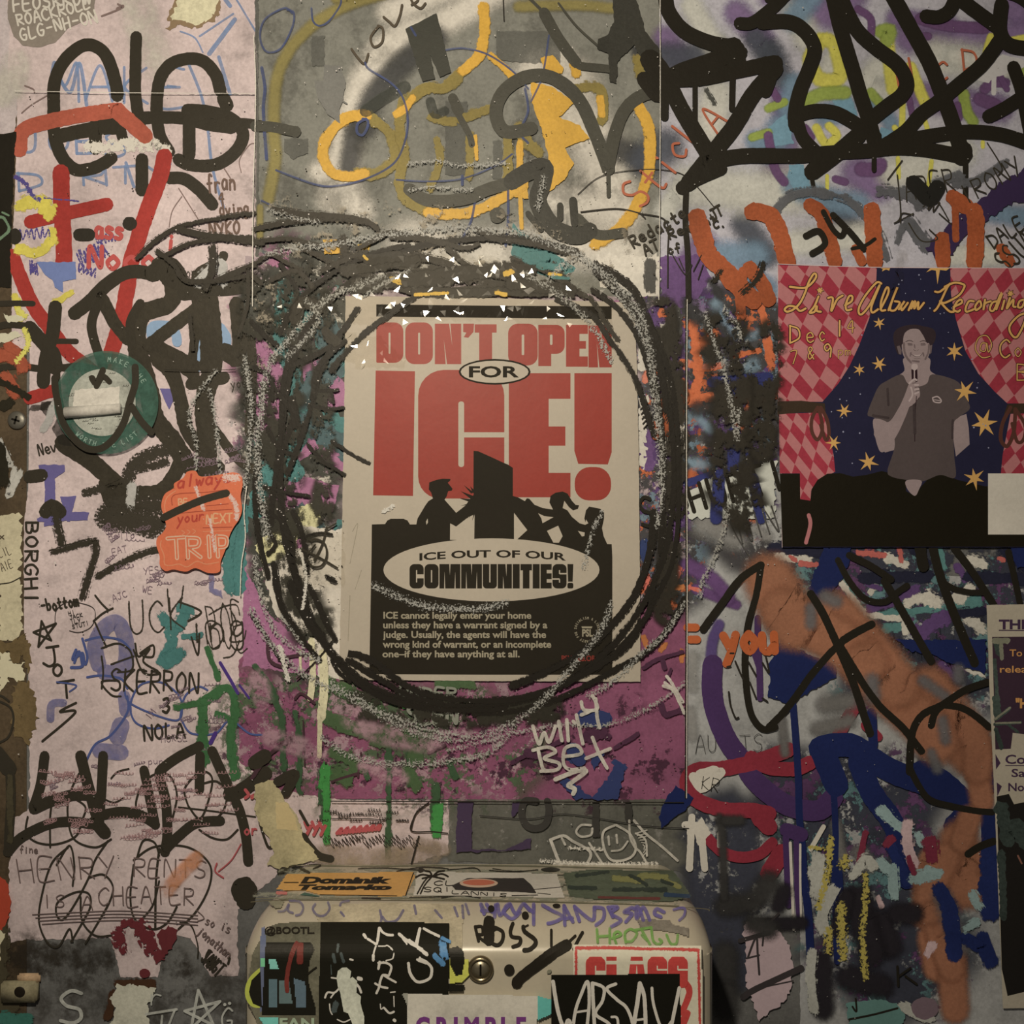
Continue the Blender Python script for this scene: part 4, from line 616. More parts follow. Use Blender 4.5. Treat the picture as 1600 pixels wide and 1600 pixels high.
# ---- lettering to the left of the comedy flyer
tile(800, 400)
sub('graffiti_tag', mat(C(160, 156, 146, .6)), wall, polys=['1090,1480 1200,1400 1300,1380 1420,1340 1600,1280 1640,1280 1640,1640 1100,1640'], label='white band under the hand drawn letters', pj=3)
d = Draw(); hand(d, 'DHURTI', 960, 1480, 170, 760, -17, 26); hand(d, 'S', 780, 1520, 180, 110, -10, 22); d.build('handwriting', BKR, wall, 'black hand drawn letters running toward the flyer')
sub('spray_patch', mat(NAVY, 'spray', soft=.3), wall, [(90, '1290,1380 1270,1640'), (80, '1500,1390 1550,1640')], label='navy strokes crossing the hand drawn letters')
tile(800, 800)
d = Draw(); hand(d, 'NIN', 1390, 20, 160, 260, -14, 10); d.line(P('1340,20 1400,150 1500,310'), 2); hand(d, 'AU', 1140, 1390, 110, 150, -2, 4); hand(d, 'TS', 1420, 1385, 110, 160, -2, 4)
d.build('handwriting', mat(C(60, 56, 50, .55)), wall, 'thin grey pencil words on the pale sheet')
# ================================================================ lower right field
tile(800, 800)
PURP = mat(C(54, 32, 64, .5), 'ink', var=.15)
sub('spray_patch', mat(C(72, 54, 92, .55), 'spray', soft=.5), wall, [(90, '1290,700 1250,800 1240,900')], label='violet sprayed top of the purple arc')
sub('graffiti_tag', PURP, wall, [(128, '1250,950 1245,1100 1270,1250 1340,1420 1440,1560 1520,1680 1700,1820 1900,1860 2000,1780'), (40, '1530,660 1530,800 1540,960 1545,1160'), (26, '1500,870 1530,960')], label='thick purple arc curling under the blue paint', jit=.04)
CRIM = mat(C(112, 26, 38, .5), 'ink', var=.2)
sub('graffiti_tag', CRIM, wall, [(96, '1720,1480 1500,1560 1300,1600 1150,1610 1090,1680 1130,1780 1300,1850 1500,1860 1600,1880'), (90, '1490,1530 1600,1590 1760,1600 1860,1560'), (70, '1220,2030 1300,2110 1420,2150 1540,2130 1620,2060'), (110, '1540,1900 1600,1960'), (110, '1680,2120 1600,2250'), (80, '2140,1200 2070,1320 2000,1450'), (60, '2200,1330 2280,1400')], label='crimson looping brush strokes around the purple arc', jit=.08)
sub('paint_patch', mat(C(170, 162, 146, .5)), wall, [(60, '1130,1650 1180,1720 1240,1680 1300,1620'), (80, '1180,1640 1260,1620'), (44, '1110,2000 1120,1900 1105,2220', 'L'), (44, '1180,2000 1200,2220'), (50, '1080,1950 1180,1960'), (26, '1290,2000 1290,2080')], polys=['1130,1980 1180,1900 1240,2000 1160,2080'], label='cream drips below the crimson loop', jit=.1)
d = Draw(); hand(d, 'K', 1190, 1650, 80, 60, 10, 5); hand(d, 'R', 1250, 1650, 80, 60, 10, 5); d.build('handwriting', PEN, wall, 'tiny initials inside the crimson loop')
tile(1200, 800)
COB = mat(C(18, 27, 62, .56), 'ink', var=.15)
TAN = C(124, 76, 50, .5)
sub('paint_patch', mat(C(82, 77, 70, .46), 'spray', soft=.9, op=.9), wall, [(200, '350,1200 500,1180'), (160, '300,1350 500,1300'), (100, '80,1300 100,1500'), (120, '420,1950 450,2150'), (160, '560,2120 620,2200')], label='grey brushed haze below the blue paint')
sub('graffiti_tag', COB, wall, polys=['330,220 510,220 500,330 430,460 340,560 240,480 300,330', '90,780 180,860 300,900 420,960 420,1020 280,1100 180,1160 130,1210 0,1150 0,960', '780,790 1000,800 1350,790 1350,1010 1200,960 1100,940 1050,900 900,870', '1500,220 1640,220 1640,330 1540,340'], strokes=[(150, '320,1470 500,1450 640,1540 780,1620 950,1680 1080,1740'), (150, '330,1480 380,1600 420,1700'), (140, '560,1560 640,1750 760,1920 830,2080 860,2280'), (150, '950,1620 1100,1700 1230,1850 1160,1960'), (60, '640,1250 650,1450'), (110, '1340,1480 1370,1700'), (110, '1370,1900 1380,2050')], label='cobalt blue brush letters across the tan sprayed band', pj=2, jit=.06)
sub('paint_drip', COB, wall, [(44, '150,1200 180,1600 190,1900 210,2100 220,2300'), (40, '400,1680 415,2000 410,2300 425,2800'), (50, '220,2300 245,2500 260,2800'), (60, '430,2250 440,2600')], label='long cobalt blue drips')
sub('paint_drip', PURP, wall, [(40, '105,2010 115,2300 120,2450'), (34, '170,2020 175,2350 190,2550'), (90, '110,1980 200,2010')], label='purple drips below the arc')
sub('paint_drip', mat(C(160, 152, 138, .48)), wall, [(18, '133,2060 140,2250 155,2600'), (14, '195,2070 195,2300 200,2520'), (30, '340,1960 260,2100')], label='thin cream drips between the purple ones')
tan = sub('spray_patch', mat(TAN, 'spray', soft=.55, op=1), wall, [(430, '0,420 90,560 160,700'), (400, '90,620 300,730 470,830 600,940'), (400, '420,640 560,800 700,960 800,1080'), (380, '600,950 780,1150 950,1300 1050,1430'), (380, '1000,1100 1150,1300 1250,1500'), (260, '1100,1250 1280,1400 1300,1600'), (200, '1300,1640 1330,1800'), (340, '1180,2050 1200,2300 1240,2350'), (240, '1270,2200 1330,2150'), (260, '1000,2350 980,2500'), (200, '1000,2650 1040,2850'), (150, '950,2300 990,2150'), (240, '1130,2700 1160,3100'), (260, '1100,2150 1020,2320 1000,2480'), (220, '1020,2500 1080,2700 1140,2850'), (200, '1250,1900 1200,2050')], label='wide tan sprayed band running down to the flyer', jit=0)
sub('paint_patch', mat(C(84, 80, 76, .48), 'spray', soft=.9, op=.75), wall, [(120, '260,600 260,700'), (140, '350,530 420,560'), (160, '640,1050 650,1150'), (120, '1080,1300 1100,1420'), (120, '960,1050 1100,1150'), (110, '1010,1500 1050,1600'), (200, '1080,2400 1200,2700'), (120, '1180,980 1180,1040')], label='grey smudges in the tan sprayed band')
sub('graffiti_tag', mat(C(20, 30, 66, .5), 'brush', op=1, rag=1.4), wall, [(180, '1370,2100 1380,2500'), (150, '1060,2350 1130,2500 1150,2750'), (140, '1330,2650 1380,2800'), (120, '1220,2650 1300,2700'), (110, '760,2080 860,2300')], label='blue brush strokes near the second flyer', jit=.2)
sub('paint_patch', mat(C(104, 120, 112, .46), 'brush', op=1, rag=3.2), wall, [(110, '710,1860 780,1940 870,1990'), (90, '930,2010 960,2060'), (90, '770,2220 780,2400'), (110, '900,2280 1040,2260'), (70, '990,2220 1060,2250'), (100, '700,2180 740,2220'), (90, '1270,2390 1310,2450'), (130, '620,3080 700,3200'), (80, '1220,2600 1290,2560'), (70, '430,2500 500,2440 560,2400')], label='pale aqua brush dabs among the blue strokes')
sub('paint_patch', mat(C(150, 122, 116, .48), 'brush', op=1), wall, [(110, '860,1950 860,2080 900,2180'), (90, '990,2750 1010,2700'), (60, '700,2450 680,2400')], label='dusty pink dabs among the blue strokes')
sub('paint_patch', mat(C(92, 26, 40, .46), 'brush', op=1), wall, [(130, '1000,2050 1010,2150'), (90, '760,2040 740,2060'), (50, '870,2150 900,2250'), (60, '560,2180 600,2000')], label='wine red dabs among the blue strokes')
tile(1200, 1200)
sub('paint_patch', mat(C(26, 22, 24, .42), 'spray', soft=.7, op=.95), wall, [(260, '560,800 600,1000 640,1150'), (240, '700,950 750,1100'), (200, '800,900 900,900'), (240, '500,1300 700,1350'), (160, '90,760 60,850'), (140, '0,960 200,960'), (200, '330,1200 340,1500'), (160, '430,1000 480,800')], label='black brushed field in the dim lower corner')
sub('paint_patch', mat(C(130, 125, 110, .46), 'brush', op=1, rag=2.6), wall, [(150, '300,560 290,760'), (120, '400,760 330,900 340,1000'), (110, '520,660 600,570 640,600'), (90, '270,1150 260,1300 280,1500'), (90, '830,1480 1000,1560')], label='cream brushed patches behind the blue drips')
sub('scribble', mat(C(128, 112, 40, .44), 'chalk', lo=.42, hi=.6, s=450), wall, [(60, '600,660 600,850 580,1000 590,1150 600,1300'), (70, '370,1000 370,1130'), (90, '460,600 480,560'), (60, '380,430 370,600 330,800 310,860'), (80, '450,850 460,1180'), (40, '260,490 340,500')], label='yellow crayon columns in the dim lower corner')
sub('paint_patch', mat(C(62, 90, 80, .4)), wall, polys=['480,1460 690,1430 800,1470 850,1540 820,1640 500,1640'], label='flat teal patch at the lower edge', pj=2)
sub('marker_line', mat(BLR), wall, [(14, '500,1560 650,1530 800,1490'), (16, '800,1230 805,1350'), (12, '540,1430 545,1510 520,1480'), (14, '810,1290 880,1240'), (14, '850,1290 920,1340')], discs=[(560, -1600, 1)], label='thin black strokes on the teal patch')
sub('paint_patch', mat(C(84, 66, 68, .42)), wall, discs=[(970, 1490, 85, 70)], label='round mauve blot at the lower edge')
sub('paint_patch', mat(C(134, 112, 108, .42), 'ink'), wall, polys=['-160,980 60,1000 130,1100 150,1220 130,1400 60,1480 -60,1560 -140,1350', '-140,960 -80,960 -60,1300 -130,1280'], label='dusty pink sheet remnant beside the dispenser', pj=3)
sub('marker_line', mat(C(40, 34, 32, .42)), wall, [(14, '-130,1170 -80,1050 -70,1150 -60,1280'), (12, '-140,1180 -60,1160'), (12, '-40,1100 -30,1000'), (40, '-160,1420 -80,1370 200,1240'), (10, '-40,1360 150,1320'), (30, '-180,1070 0,1020'), (14, '0,960 60,900')], label='brown pen lines on the pink remnant')
# black tag lines over the tan band
tile(800, 800)
sub('graffiti_tag', BKR, wall, [(48, '1190,730 1300,580 1420,420 1550,330'), (42, '1550,340 1520,520 1470,700 1450,900 1460,1100 1490,1260 1560,1350 1640,1340')], label='black hooked line crossing onto the tan band', jit=.08)
tile(1200, 800)
sub('graffiti_tag', BKR, wall, [(46, '0,1340 80,1260 160,1160 260,1020 380,880 450,820'), (50, '460,800 560,740 640,700'), (50, '260,510 340,640 440,860 520,1050 580,1230 630,1380'), (46, '440,830 520,960 600,1090 700,1220 830,1340 950,1490'), (40, '430,300 500,430 600,540 720,560 800,500 860,460'), (44, '500,270 640,340 760,420'), (50, '720,430 820,600 900,740 1010,930'), (56, '1020,220 1060,380 1130,580 1200,750 1280,940'), (36, '1090,440 1160,480 1260,500 1340,500'), (46, '1150,220 1250,350 1350,500 1400,580'), (40, '1490,250 1530,420 1560,560'), (46, '1360,1060 1220,1110 1080,1200 960,1260 900,1350 880,1470 875,1620'), (44, '1080,1200 1200,1220 1300,1280 1370,1340'), (44, '1120,1180 1040,1240 1010,1330'), (40, '880,1600 930,1700 1000,1790 1130,1830 1280,1860 1390,1870'), (48, '1240,2130 1320,2080 1400,2050'), (70, '940,220 960,340')], label='black spiky wildstyle lines over the tan and blue paint', jit=.08)
tile(800, 800)
d = Draw(); hand(d, 'you', 1300, 690, 180, 360, -4, 52); hand(d, '-', 1080, 640, 160, 100, 0, 50); hand(d, '-', 1100, 710, 160, 80, 0, 50)
d.build('handwriting', mat(C(164, 74, 26, .66)), wall, 'bright orange word you beside the purple arc')
d = Draw()
for p in ['1390,930 1420,1000 1440,1040', '1470,930 1520,1020', '1480,1060 1520,1160', '1580,900 1600,1000 1560,940', '1350,1120 1360,1200 1390,1280 1410,1280', '1360,960 1340,965', '1380,880 1360,880', '1560,1160 1590,1180']: d.line(P(p), 3, .2)
d.build('marker_line', PEN, wall, 'small black ticks beside the orange word')
# ================================================================ magenta sheet
tile(400, 1000)
GR2 = mat(C(46, 70, 42, .62), 'brush', op=.95, rag=2.4)
sub('paint_drip', GR2, wall, [(60, '0,160 80,260 130,380 170,500 180,800'), (40, '-20,340 100,380'), (50, '250,450 280,650 270,900 290,950'), (90, '420,1000 430,800 440,1100'), (60, '830,600 835,900 830,1350'), (90, '1130,900 1120,1100 1130,1200'), (60, '690,820 700,850'), (70, '960,700 970,900'), (60, '1210,760 1250,850')], label='green drips running down the magenta sheet', jit=.3)
sub('paint_patch', mat(C(58, 78, 44, .62), 'brush', op=.9), wall, [(160, '480,280 600,340 760,420'), (150, '450,480 700,560 900,560'), (140, '760,620 960,620 1000,740'), (130, '500,700 640,780'), (100, '1150,270 1350,270'), (200, '520,830 560,850'), (120, '950,800 1000,900')], label='olive green brushed haze on the magenta sheet', jit=.3)
sub('paint_drip', mat(C(40, 110, 44, .6), 'brush', op=1), wall, [(100, '440,800 430,900'), (60, '450,1200 450,1260'), (100, '1140,1050 1130,1200'), (70, '440,900 450,1250'), (60, '930,380 930,400')], label='brighter green drips at the foot of the magenta sheet', jit=.3)
sub('paint_drip', mat(C(176, 168, 120, .62), 'ink', var=.3), wall, [(40, '350,0 360,200 345,360'), (54, '420,80 430,300 410,480'), (30, '405,470 400,720'), (16, '280,60 283,180')], label='pale cream drips at the left of the magenta sheet', jit=.15)
sub('marker_line', mat(C(60, 36, 40, .65), 'brush', op=1, rag=1.4), wall, [(34, '80,20 90,120 160,160 220,150'), (30, '150,120 220,100 360,80'), (26, '250,360 290,330 370,390'), (40, '200,620 60,740 -20,860'), (30, '1080,700 1180,650'), (50, '170,640 220,620'), (26, '480,880 560,850 640,830'), (20, '660,700 640,850'), (16, '300,500 310,780')], label='dark maroon pen curls on the magenta sheet')
sub('paint_patch', mat(C(160, 120, 122, .62), 'grime', s=60, t0=.42, t1=.58), wall, [(220, '620,480 800,560 1100,620'), (160, '100,600 400,700'), (160, '700,780 900,850'), (160, '20,240 60,400')], label='faded pink wear on the magenta sheet')
tile(800, 800)
sub('marker_line', mat(C(66, 34, 50, .6), 'brush', op=1, rag=1.3), wall, [(44, '0,1560 100,1510 300,1430'), (44, '640,1470 740,1410 780,1380'), (60, '930,1200 960,1260 1060,1230'), (40, '820,970 900,920 1060,870'), (50, '940,930 950,970'), (34, '960,1050 990,980'), (70, '480,1340 600,1400'), (90, '100,1500 300,1560'), (130, '560,1370 480,1400')], label='dark plum strokes on the right of the magenta sheet', jit=.2)
sub('paint_patch', mat(C(36, 44, 76, .58), 'ink'), wall, [(110, '450,1280 560,1290'), (90, '380,1480 420,1540')], polys=['300,1680 340,1650 500,1780 660,1560 700,1600 660,1790 400,1790', '480,1520 580,1500 520,1600'], label='dark blue printed letters on the magenta sheet', pj=2)
tile(400, 1000)
sub('marker_line', mat(C(150, 60, 60, .62)), wall, [(20, f'{-60 + i * 40},{930 + (i % 2) * 40} {-40 + i * 40},{960} {-60 + i * 40},{980}') for i in range(3)] + [(20, f'{310 + i * 45},{1130} {330 + i * 45},{1170} {350 + i * 45},{1150} {320 + i * 45},{1210}') for i in range(3)] + [(22, f'{510 + i * 40},{1200 - i * 4} {540 + i * 40},{1170 - i * 4} {530 + i * 40},{1200 - i * 4}') for i in range(7)], label='red worn handwriting below the magenta sheet')
sub('paint_patch', mat(C(126, 106, 82, .6), 'grime', s=40, t0=.3, t1=.6, op=.9), wall, [(160, '400,1330 700,1340 1100,1330'), (110, '1020,1260 1180,1300')], label='brown staining on the sheet above the dispenser')
d = Draw()
for i in range(14): scrib(d, 420 + i * 42, 1240 + random.uniform(-20, 30), 50, random.uniform(30, 60), 4, 6, -30)
for i in range(16): squiggle(d, random.uniform(380, 900), random.uniform(1050, 1140), 80, 20, 3.4, 0, 5)
d.line(P('480,1110 700,1110 820,1120'), 1.4); d.line(P('1010,1060 970,1180 1100,1190 1200,1200'), 2); d.line(P('970,1180 1000,1080 1080,1010'), 2.4); d.line(P('1020,1220 975,1390'), 3)
d.build('scribble', PEN, wall, 'fine black scribbles on the strip above the dispenser')
sub('graffiti_tag', INK, wall, [(50, '300,1220 340,1280 400,1340 470,1360'), (60, '140,880 250,830 190,950'), (90, '0,760 60,720'), (18, '280,1060 330,1150'), (16, '30,1140 80,1280 120,1270'), (30, '150,1440 200,1420')], label='black strokes beside the yellowed torn scrap')
glue = sub('glue_scrap', mat(C(150, 134, 92, .6), 'paper', var=.3), wall, polys=['0,890 110,865 200,1010 270,1100 300,1220 350,1290 400,1360 250,1400 170,1420 80,1400 120,1320 30,1130 0,1060'], label='yellowed glue stain with torn edges beside the dispenser', pj=2)
sub('glue_scrap', mat(C(160, 138, 90, .6)), wall, polys=['130,1000 200,1010 250,1100 270,1180 135,1175'], label='tan paper square on the glue stain', pj=1)
# grey strip letters
tile(800, 1200)
sub('printed_shape', mat(C(52, 38, 54, .55)), grey_low, polys=['-340,200 -240,200 -250,330 -250,500 -40,500 120,430 120,500 -350,520', '0,210 60,200 50,260 0,300'], label='plum printed letter L on the grey strip')
PS = mat(C(46, 42, 36, .55))
sub('printed_shape', PS, grey_low, [(44, '150,200 80,200 60,280 90,350 150,370 210,340 230,260 220,200')], label='black printed letter on the grey strip')
sub('printed_shape', PS, grey_low, polys=['500,210 545,210 545,420 500,420']); sub('printed_shape', PS, grey_low, polys=['700,210 750,210 750,330 710,330'])
d = Draw()
for p, w in [('240,440 270,520 300,600', 20), ('240,440 320,415 380,450 470,500 490,540 460,600', 18), ('330,470 310,430', 14), ('490,350 430,350 400,390 430,420 490,410 500,370', 14), ('480,460 570,600', 14), ('640,350 570,390 570,480 610,560 680,570 750,540 770,480 730,400 650,350', 15), ('600,420 605,470', 14), ('650,410 655,460', 14), ('620,510 680,500 720,450', 12), ('730,320 735,420 760,480 800,520 840,590', 14), ('760,320 830,400 930,480 1030,570', 16), ('770,400 830,440 840,540', 12), ('260,590 500,590 800,600', 12)]: d.line(P(p), w * .25, .1)
for i in range(9): d.line(P(f'{770 + i * 9},{400 + i * 14} {840 - i * 3},{380 + i * 20}'), 1.6, .1)
d.build('graffiti_tag', mat(C(186, 180, 152, .6), 'wash', op=1), wall, 'white paint marker tag above the dispenser edge')
sub('paint_patch', mat(C(176, 172, 150, .55), 'chalk', lo=.46), wall, [(44, '180,570 500,590 900,590'), (40, '360,490 560,500')], label='chalky dust under the white tag')
sub('marker_line', mat(C(40, 36, 32, .55)), wall, [(6, '-200,290 100,310 300,280 500,300 800,350 1100,370')], label='long thin pencil line on the grey strip')
tile(800, 1200)
sub('paint_patch', COB, wall, polys=['1020,100 1130,180 1080,260 1010,300 930,370 915,300 950,200'], label='small cobalt blue shard above the dispenser corner')
sub('paint_patch', mat(C(44, 41, 37, .5), 'spray', soft=.8, op=.9), wall, [(230, '1330,850 1500,820 1600,700'), (90, '1290,300 1310,450 1320,800'), (260, '1330,1150 1330,1500'), (200, '1500,960 1600,1000'), (110, '1330,320 1420,320')], label='dark grey paint with painted-in shade beside the dispenser')  # the dispenser's shade on the wall is painted in with the dark grey
# white chalk strokes around the poster come last
# ================================================================ the main poster
tile(0, 0, 1)
POST = mat((0.565, 0.53, 0.485), 'ink', var=.06, rough=.5, bump=.35, bscale=24)
PRED = mat((0.37, 0.052, 0.044), 'ink', var=.08, rough=.45, bump=.35, bscale=24)
PBLK = mat((0.028, 0.025, 0.02), 'ink', var=.1, rough=.6, spec=.12, bump=.35, bscale=24)
HT[wall_at][0] += 0.0002
poster = thing(Draw().poly(P('541,464 700,466 760,467 990,474 994,560 997,700 999,900 1000,1064 760,1063 531,1061 533,960 536,800 539,640'), .3, thick=.0004).build('protest_poster', POST), 'white poster with huge red capitals and black silhouettes at a door, ringed in black crayon', 'poster')
Draw().poly(P('589,477 760,479 955,480 955,500 760,498 589,496')).build('header_bar', PBLK, poster)
def rr(x0, y0, x1, y1, r, r2=None):
    """rounded rectangle outline; r per corner tl,tr,br,bl"""
    r = (r,) * 4 if not isinstance(r, tuple) else r; out = []
    for (cx, cy, a0, q) in ((x0 + r[0], y0 + r[0], 180, r[0]), (x1 - r[1], y0 + r[1], 270, r[1]), (x1 - r[2], y1 - r[2], 0, r[2]), (x0 + r[3], y1 - r[3], 90, r[3])):
        for k in range(7 if q > 0.5 else 1):
            a = math.radians(a0 + k * 15); out.append((cx + q * math.cos(a), cy + q * math.sin(a)))
    return out
def letter(name, m, parent, solids, holes, hm=None):
    d = Draw()
    for p in solids: d.poly(p)
    o = d.build(name, m, parent)
    if holes:
        d = Draw()
        for p in holes: d.poly(p)
        d.build('letter_gap', hm or POST, o)
    return o
R_ = lambda x0, y0, x1, y1: [(x0, y0), (x1, y0), (x1, y1), (x0, y1)]
letter('letter', PRED, poster, [rr(589, 505, 631, 568, (2, 14, 14, 2))], [rr(608, 521, 611, 554, 1.4)])
letter('letter', PRED, poster, [rr(634, 505, 677, 570, 14)], [rr(654, 521, 657, 555, 1.4)])
letter('letter', PRED, poster, [R_(680, 507, 721, 570)], [[(702, 506), (704, 506), (707, 541)], [(694, 532), (699, 571), (697, 571)]])
letter('letter', PRED, poster, [[(724, 507), (741, 507), (740, 520), (732, 529), (725, 528), (729, 521), (724, 520)]], [])
letter('letter', PRED, poster, [R_(742, 508, 776, 521), R_(749, 508, 769, 571)], [])
letter('letter', PRED, poster, [rr(794, 507, 840, 572, 15)], [rr(815, 524, 819, 556, 1.6)])
letter('letter', PRED, poster, [rr(841, 509, 882, 554, (1, 13, 13, 1)), R_(841, 509, 861, 573)], [rr(859, 524, 863, 540, 1.6)])
letter('letter', PRED, poster, [R_(884, 509, 918, 574)], [R_(905, 523, 919, 534), R_(905, 546, 919, 558), R_(915, 534, 919, 546)])
letter('letter', PRED, poster, [R_(919, 510, 955, 575)], [[(936, 509), (938, 509), (941, 545)], [(932, 536), (936, 576), (934, 576)]])
letter('letter', PRED, poster, [[(588, 580), (649, 581), (646, 775), (584, 774)]], [])
letter('letter', PRED, poster, [rr(654, 579, 788, 779, (40, 40, 30, 34))], [rr(716.5, 628, 725.5, 730, 4), R_(724, 676, 790, 684)])
letter('letter', PRED, poster, [R_(795, 584, 891, 777)], [R_(857, 624, 892, 667), R_(857, 697, 892, 739), R_(883, 660, 892, 700)])
letter('letter', PRED, poster, [[(897, 584), (955, 584), (955, 707), (949, 726), (903, 725), (897, 705)], rr(897.5, 730, 954, 782, (24, 24, 22, 22))], [])
d = Draw().poly([(773 + 56 * math.cos(a / 24 * 6.2832), 582 + 20 * math.sin(a / 24 * 6.2832)) for a in range(24)]); oval = d.build('word_badge', PBLK, poster)
Draw().poly([(773 + 52.8 * math.cos(a / 24 * 6.2832), 582 + 17.2 * math.sin(a / 24 * 6.2832)) for a in range(24)]).build('badge_fill', POST, oval)
typed('lettering', 'FOR', 733, 573, 811, 591, PBLK, oval, off=.03)
# silhouettes
tile(570, 690, .125)
sil = Draw()
for p in ['1362,120 1420,124 1600,205 1740,270 1790,290 1850,330 1850,1260 1370,1260 1375,900 1360,600',
          '650,1030 665,960 760,800 800,745 855,712 835,640 805,600 810,512 900,480 980,465 1075,468 1070,492 1040,515 1100,590 1090,615 1045,622 1025,690 1000,725 1030,760 1145,890 1260,800 1330,700 1390,640 1400,900 1300,940 1145,1060 1060,1015 1060,1260 600,1330',
          '96,1035 260,1030 290,985 330,965 490,965 540,985 570,1035 700,1035 1070,1010 1068,1245 1380,1240 1500,1220 1860,1220 2450,1260 2460,1500 1800,1500 600,1560 90,1600']: sil.poly(P(p))
for p in ['1370,640 1240,545 1330,650', '1360,680 1200,620 1330,720', '1360,720 1185,710 1330,760', '1370,760 1200,800 1340,790', '1380,620 1320,560 1350,640', '1340,860 1280,960 1370,880', '1370,860 1345,990 1390,870', '1330,900 1300,960 1370,860']: sil.poly(P(p))
tile(770, 690, .125)
for p in ['250,680 320,700 400,745 425,710 455,715 520,790 620,830 750,850 705,760 720,680 780,640 870,625 930,650 985,740 1030,790 1075,795 1060,840 1000,860 950,820 890,740 870,830 930,860 985,940 1080,1020 1150,1040 1190,1020 1160,970 1155,1010 1140,960 1160,860 1200,812 1340,840 1385,890 1385,960 1360,1080 1380,1180 1470,1380 1480,1700 1250,1560 1100,1430 820,1340 300,1250 250,1240']: sil.poly(P(p))
silo = sil.build('silhouette_print', PBLK, poster, 'black silhouettes of an officer at a door held shut by people')
gp = Draw()
for p in ['265,890 430,1105 300,1225 265,1225', '565,895 640,930 755,945 620,1020 605,960', '675,1115 815,1050 870,1180 800,1305 770,1290', '1060,1115 1145,1135 1140,1180 1110,1185', '970,1320 1000,1355 970,1350']: gp.poly(P(p))
gp.build('silhouette_gap', POST, silo)
tile(570, 690, .125)
gp = Draw().poly(P('770,1000 790,960 795,1010 775,1040')); gp.build('silhouette_gap', POST, silo)
tile(0, 0, 1)
panel = Draw().poly(P('582,840 955,850 956,870 956,1053 760,1053 578,1052')).build('text_panel', PBLK, poster)
d = Draw().poly([(768 + 168 * math.cos(a / 60 * 6.2832), 891 + 49 * math.sin(a / 60 * 6.2832) - 1) for a in range(60)]); ov = d.build('oval_panel', POST, poster)
def arc_text(text, x0, x1, yc, h, bow, m, parent, off, slant=0):
    """printed word bent on a shallow arc"""
    cu = bpy.data.curves.new('t', 'FONT'); cu.body = text; cu.offset = off; cu.resolution_u = 3; o = bpy.data.objects.new('t', cu); COL.objects.link(o)
    me = bpy.data.meshes.new_from_object(o.evaluated_get(bpy.context.evaluated_depsgraph_get())); bpy.data.objects.remove(o)
    xs = [v.co.x for v in me.vertices]; ys = [v.co.y for v in me.vertices]; ax, bx, ay, by = min(xs), max(xs), min(ys), max(ys); d = Draw(); d.n += 1
    for v in me.vertices:
        u = (v.co.x - ax) / (bx - ax); d.vert((x0 + u * (x1 - x0), yc + h * (by - v.co.y) / (by - ay) + bow * (2 * u - 1) ** 2 + slant * u), 1)
    d.f = [tuple(p.vertices) for p in me.polygons]; return d.build('lettering', m, parent)
arc_text('ICE OUT OF OUR', 656, 884, 859, 12, 5, PBLK, ov, .03)
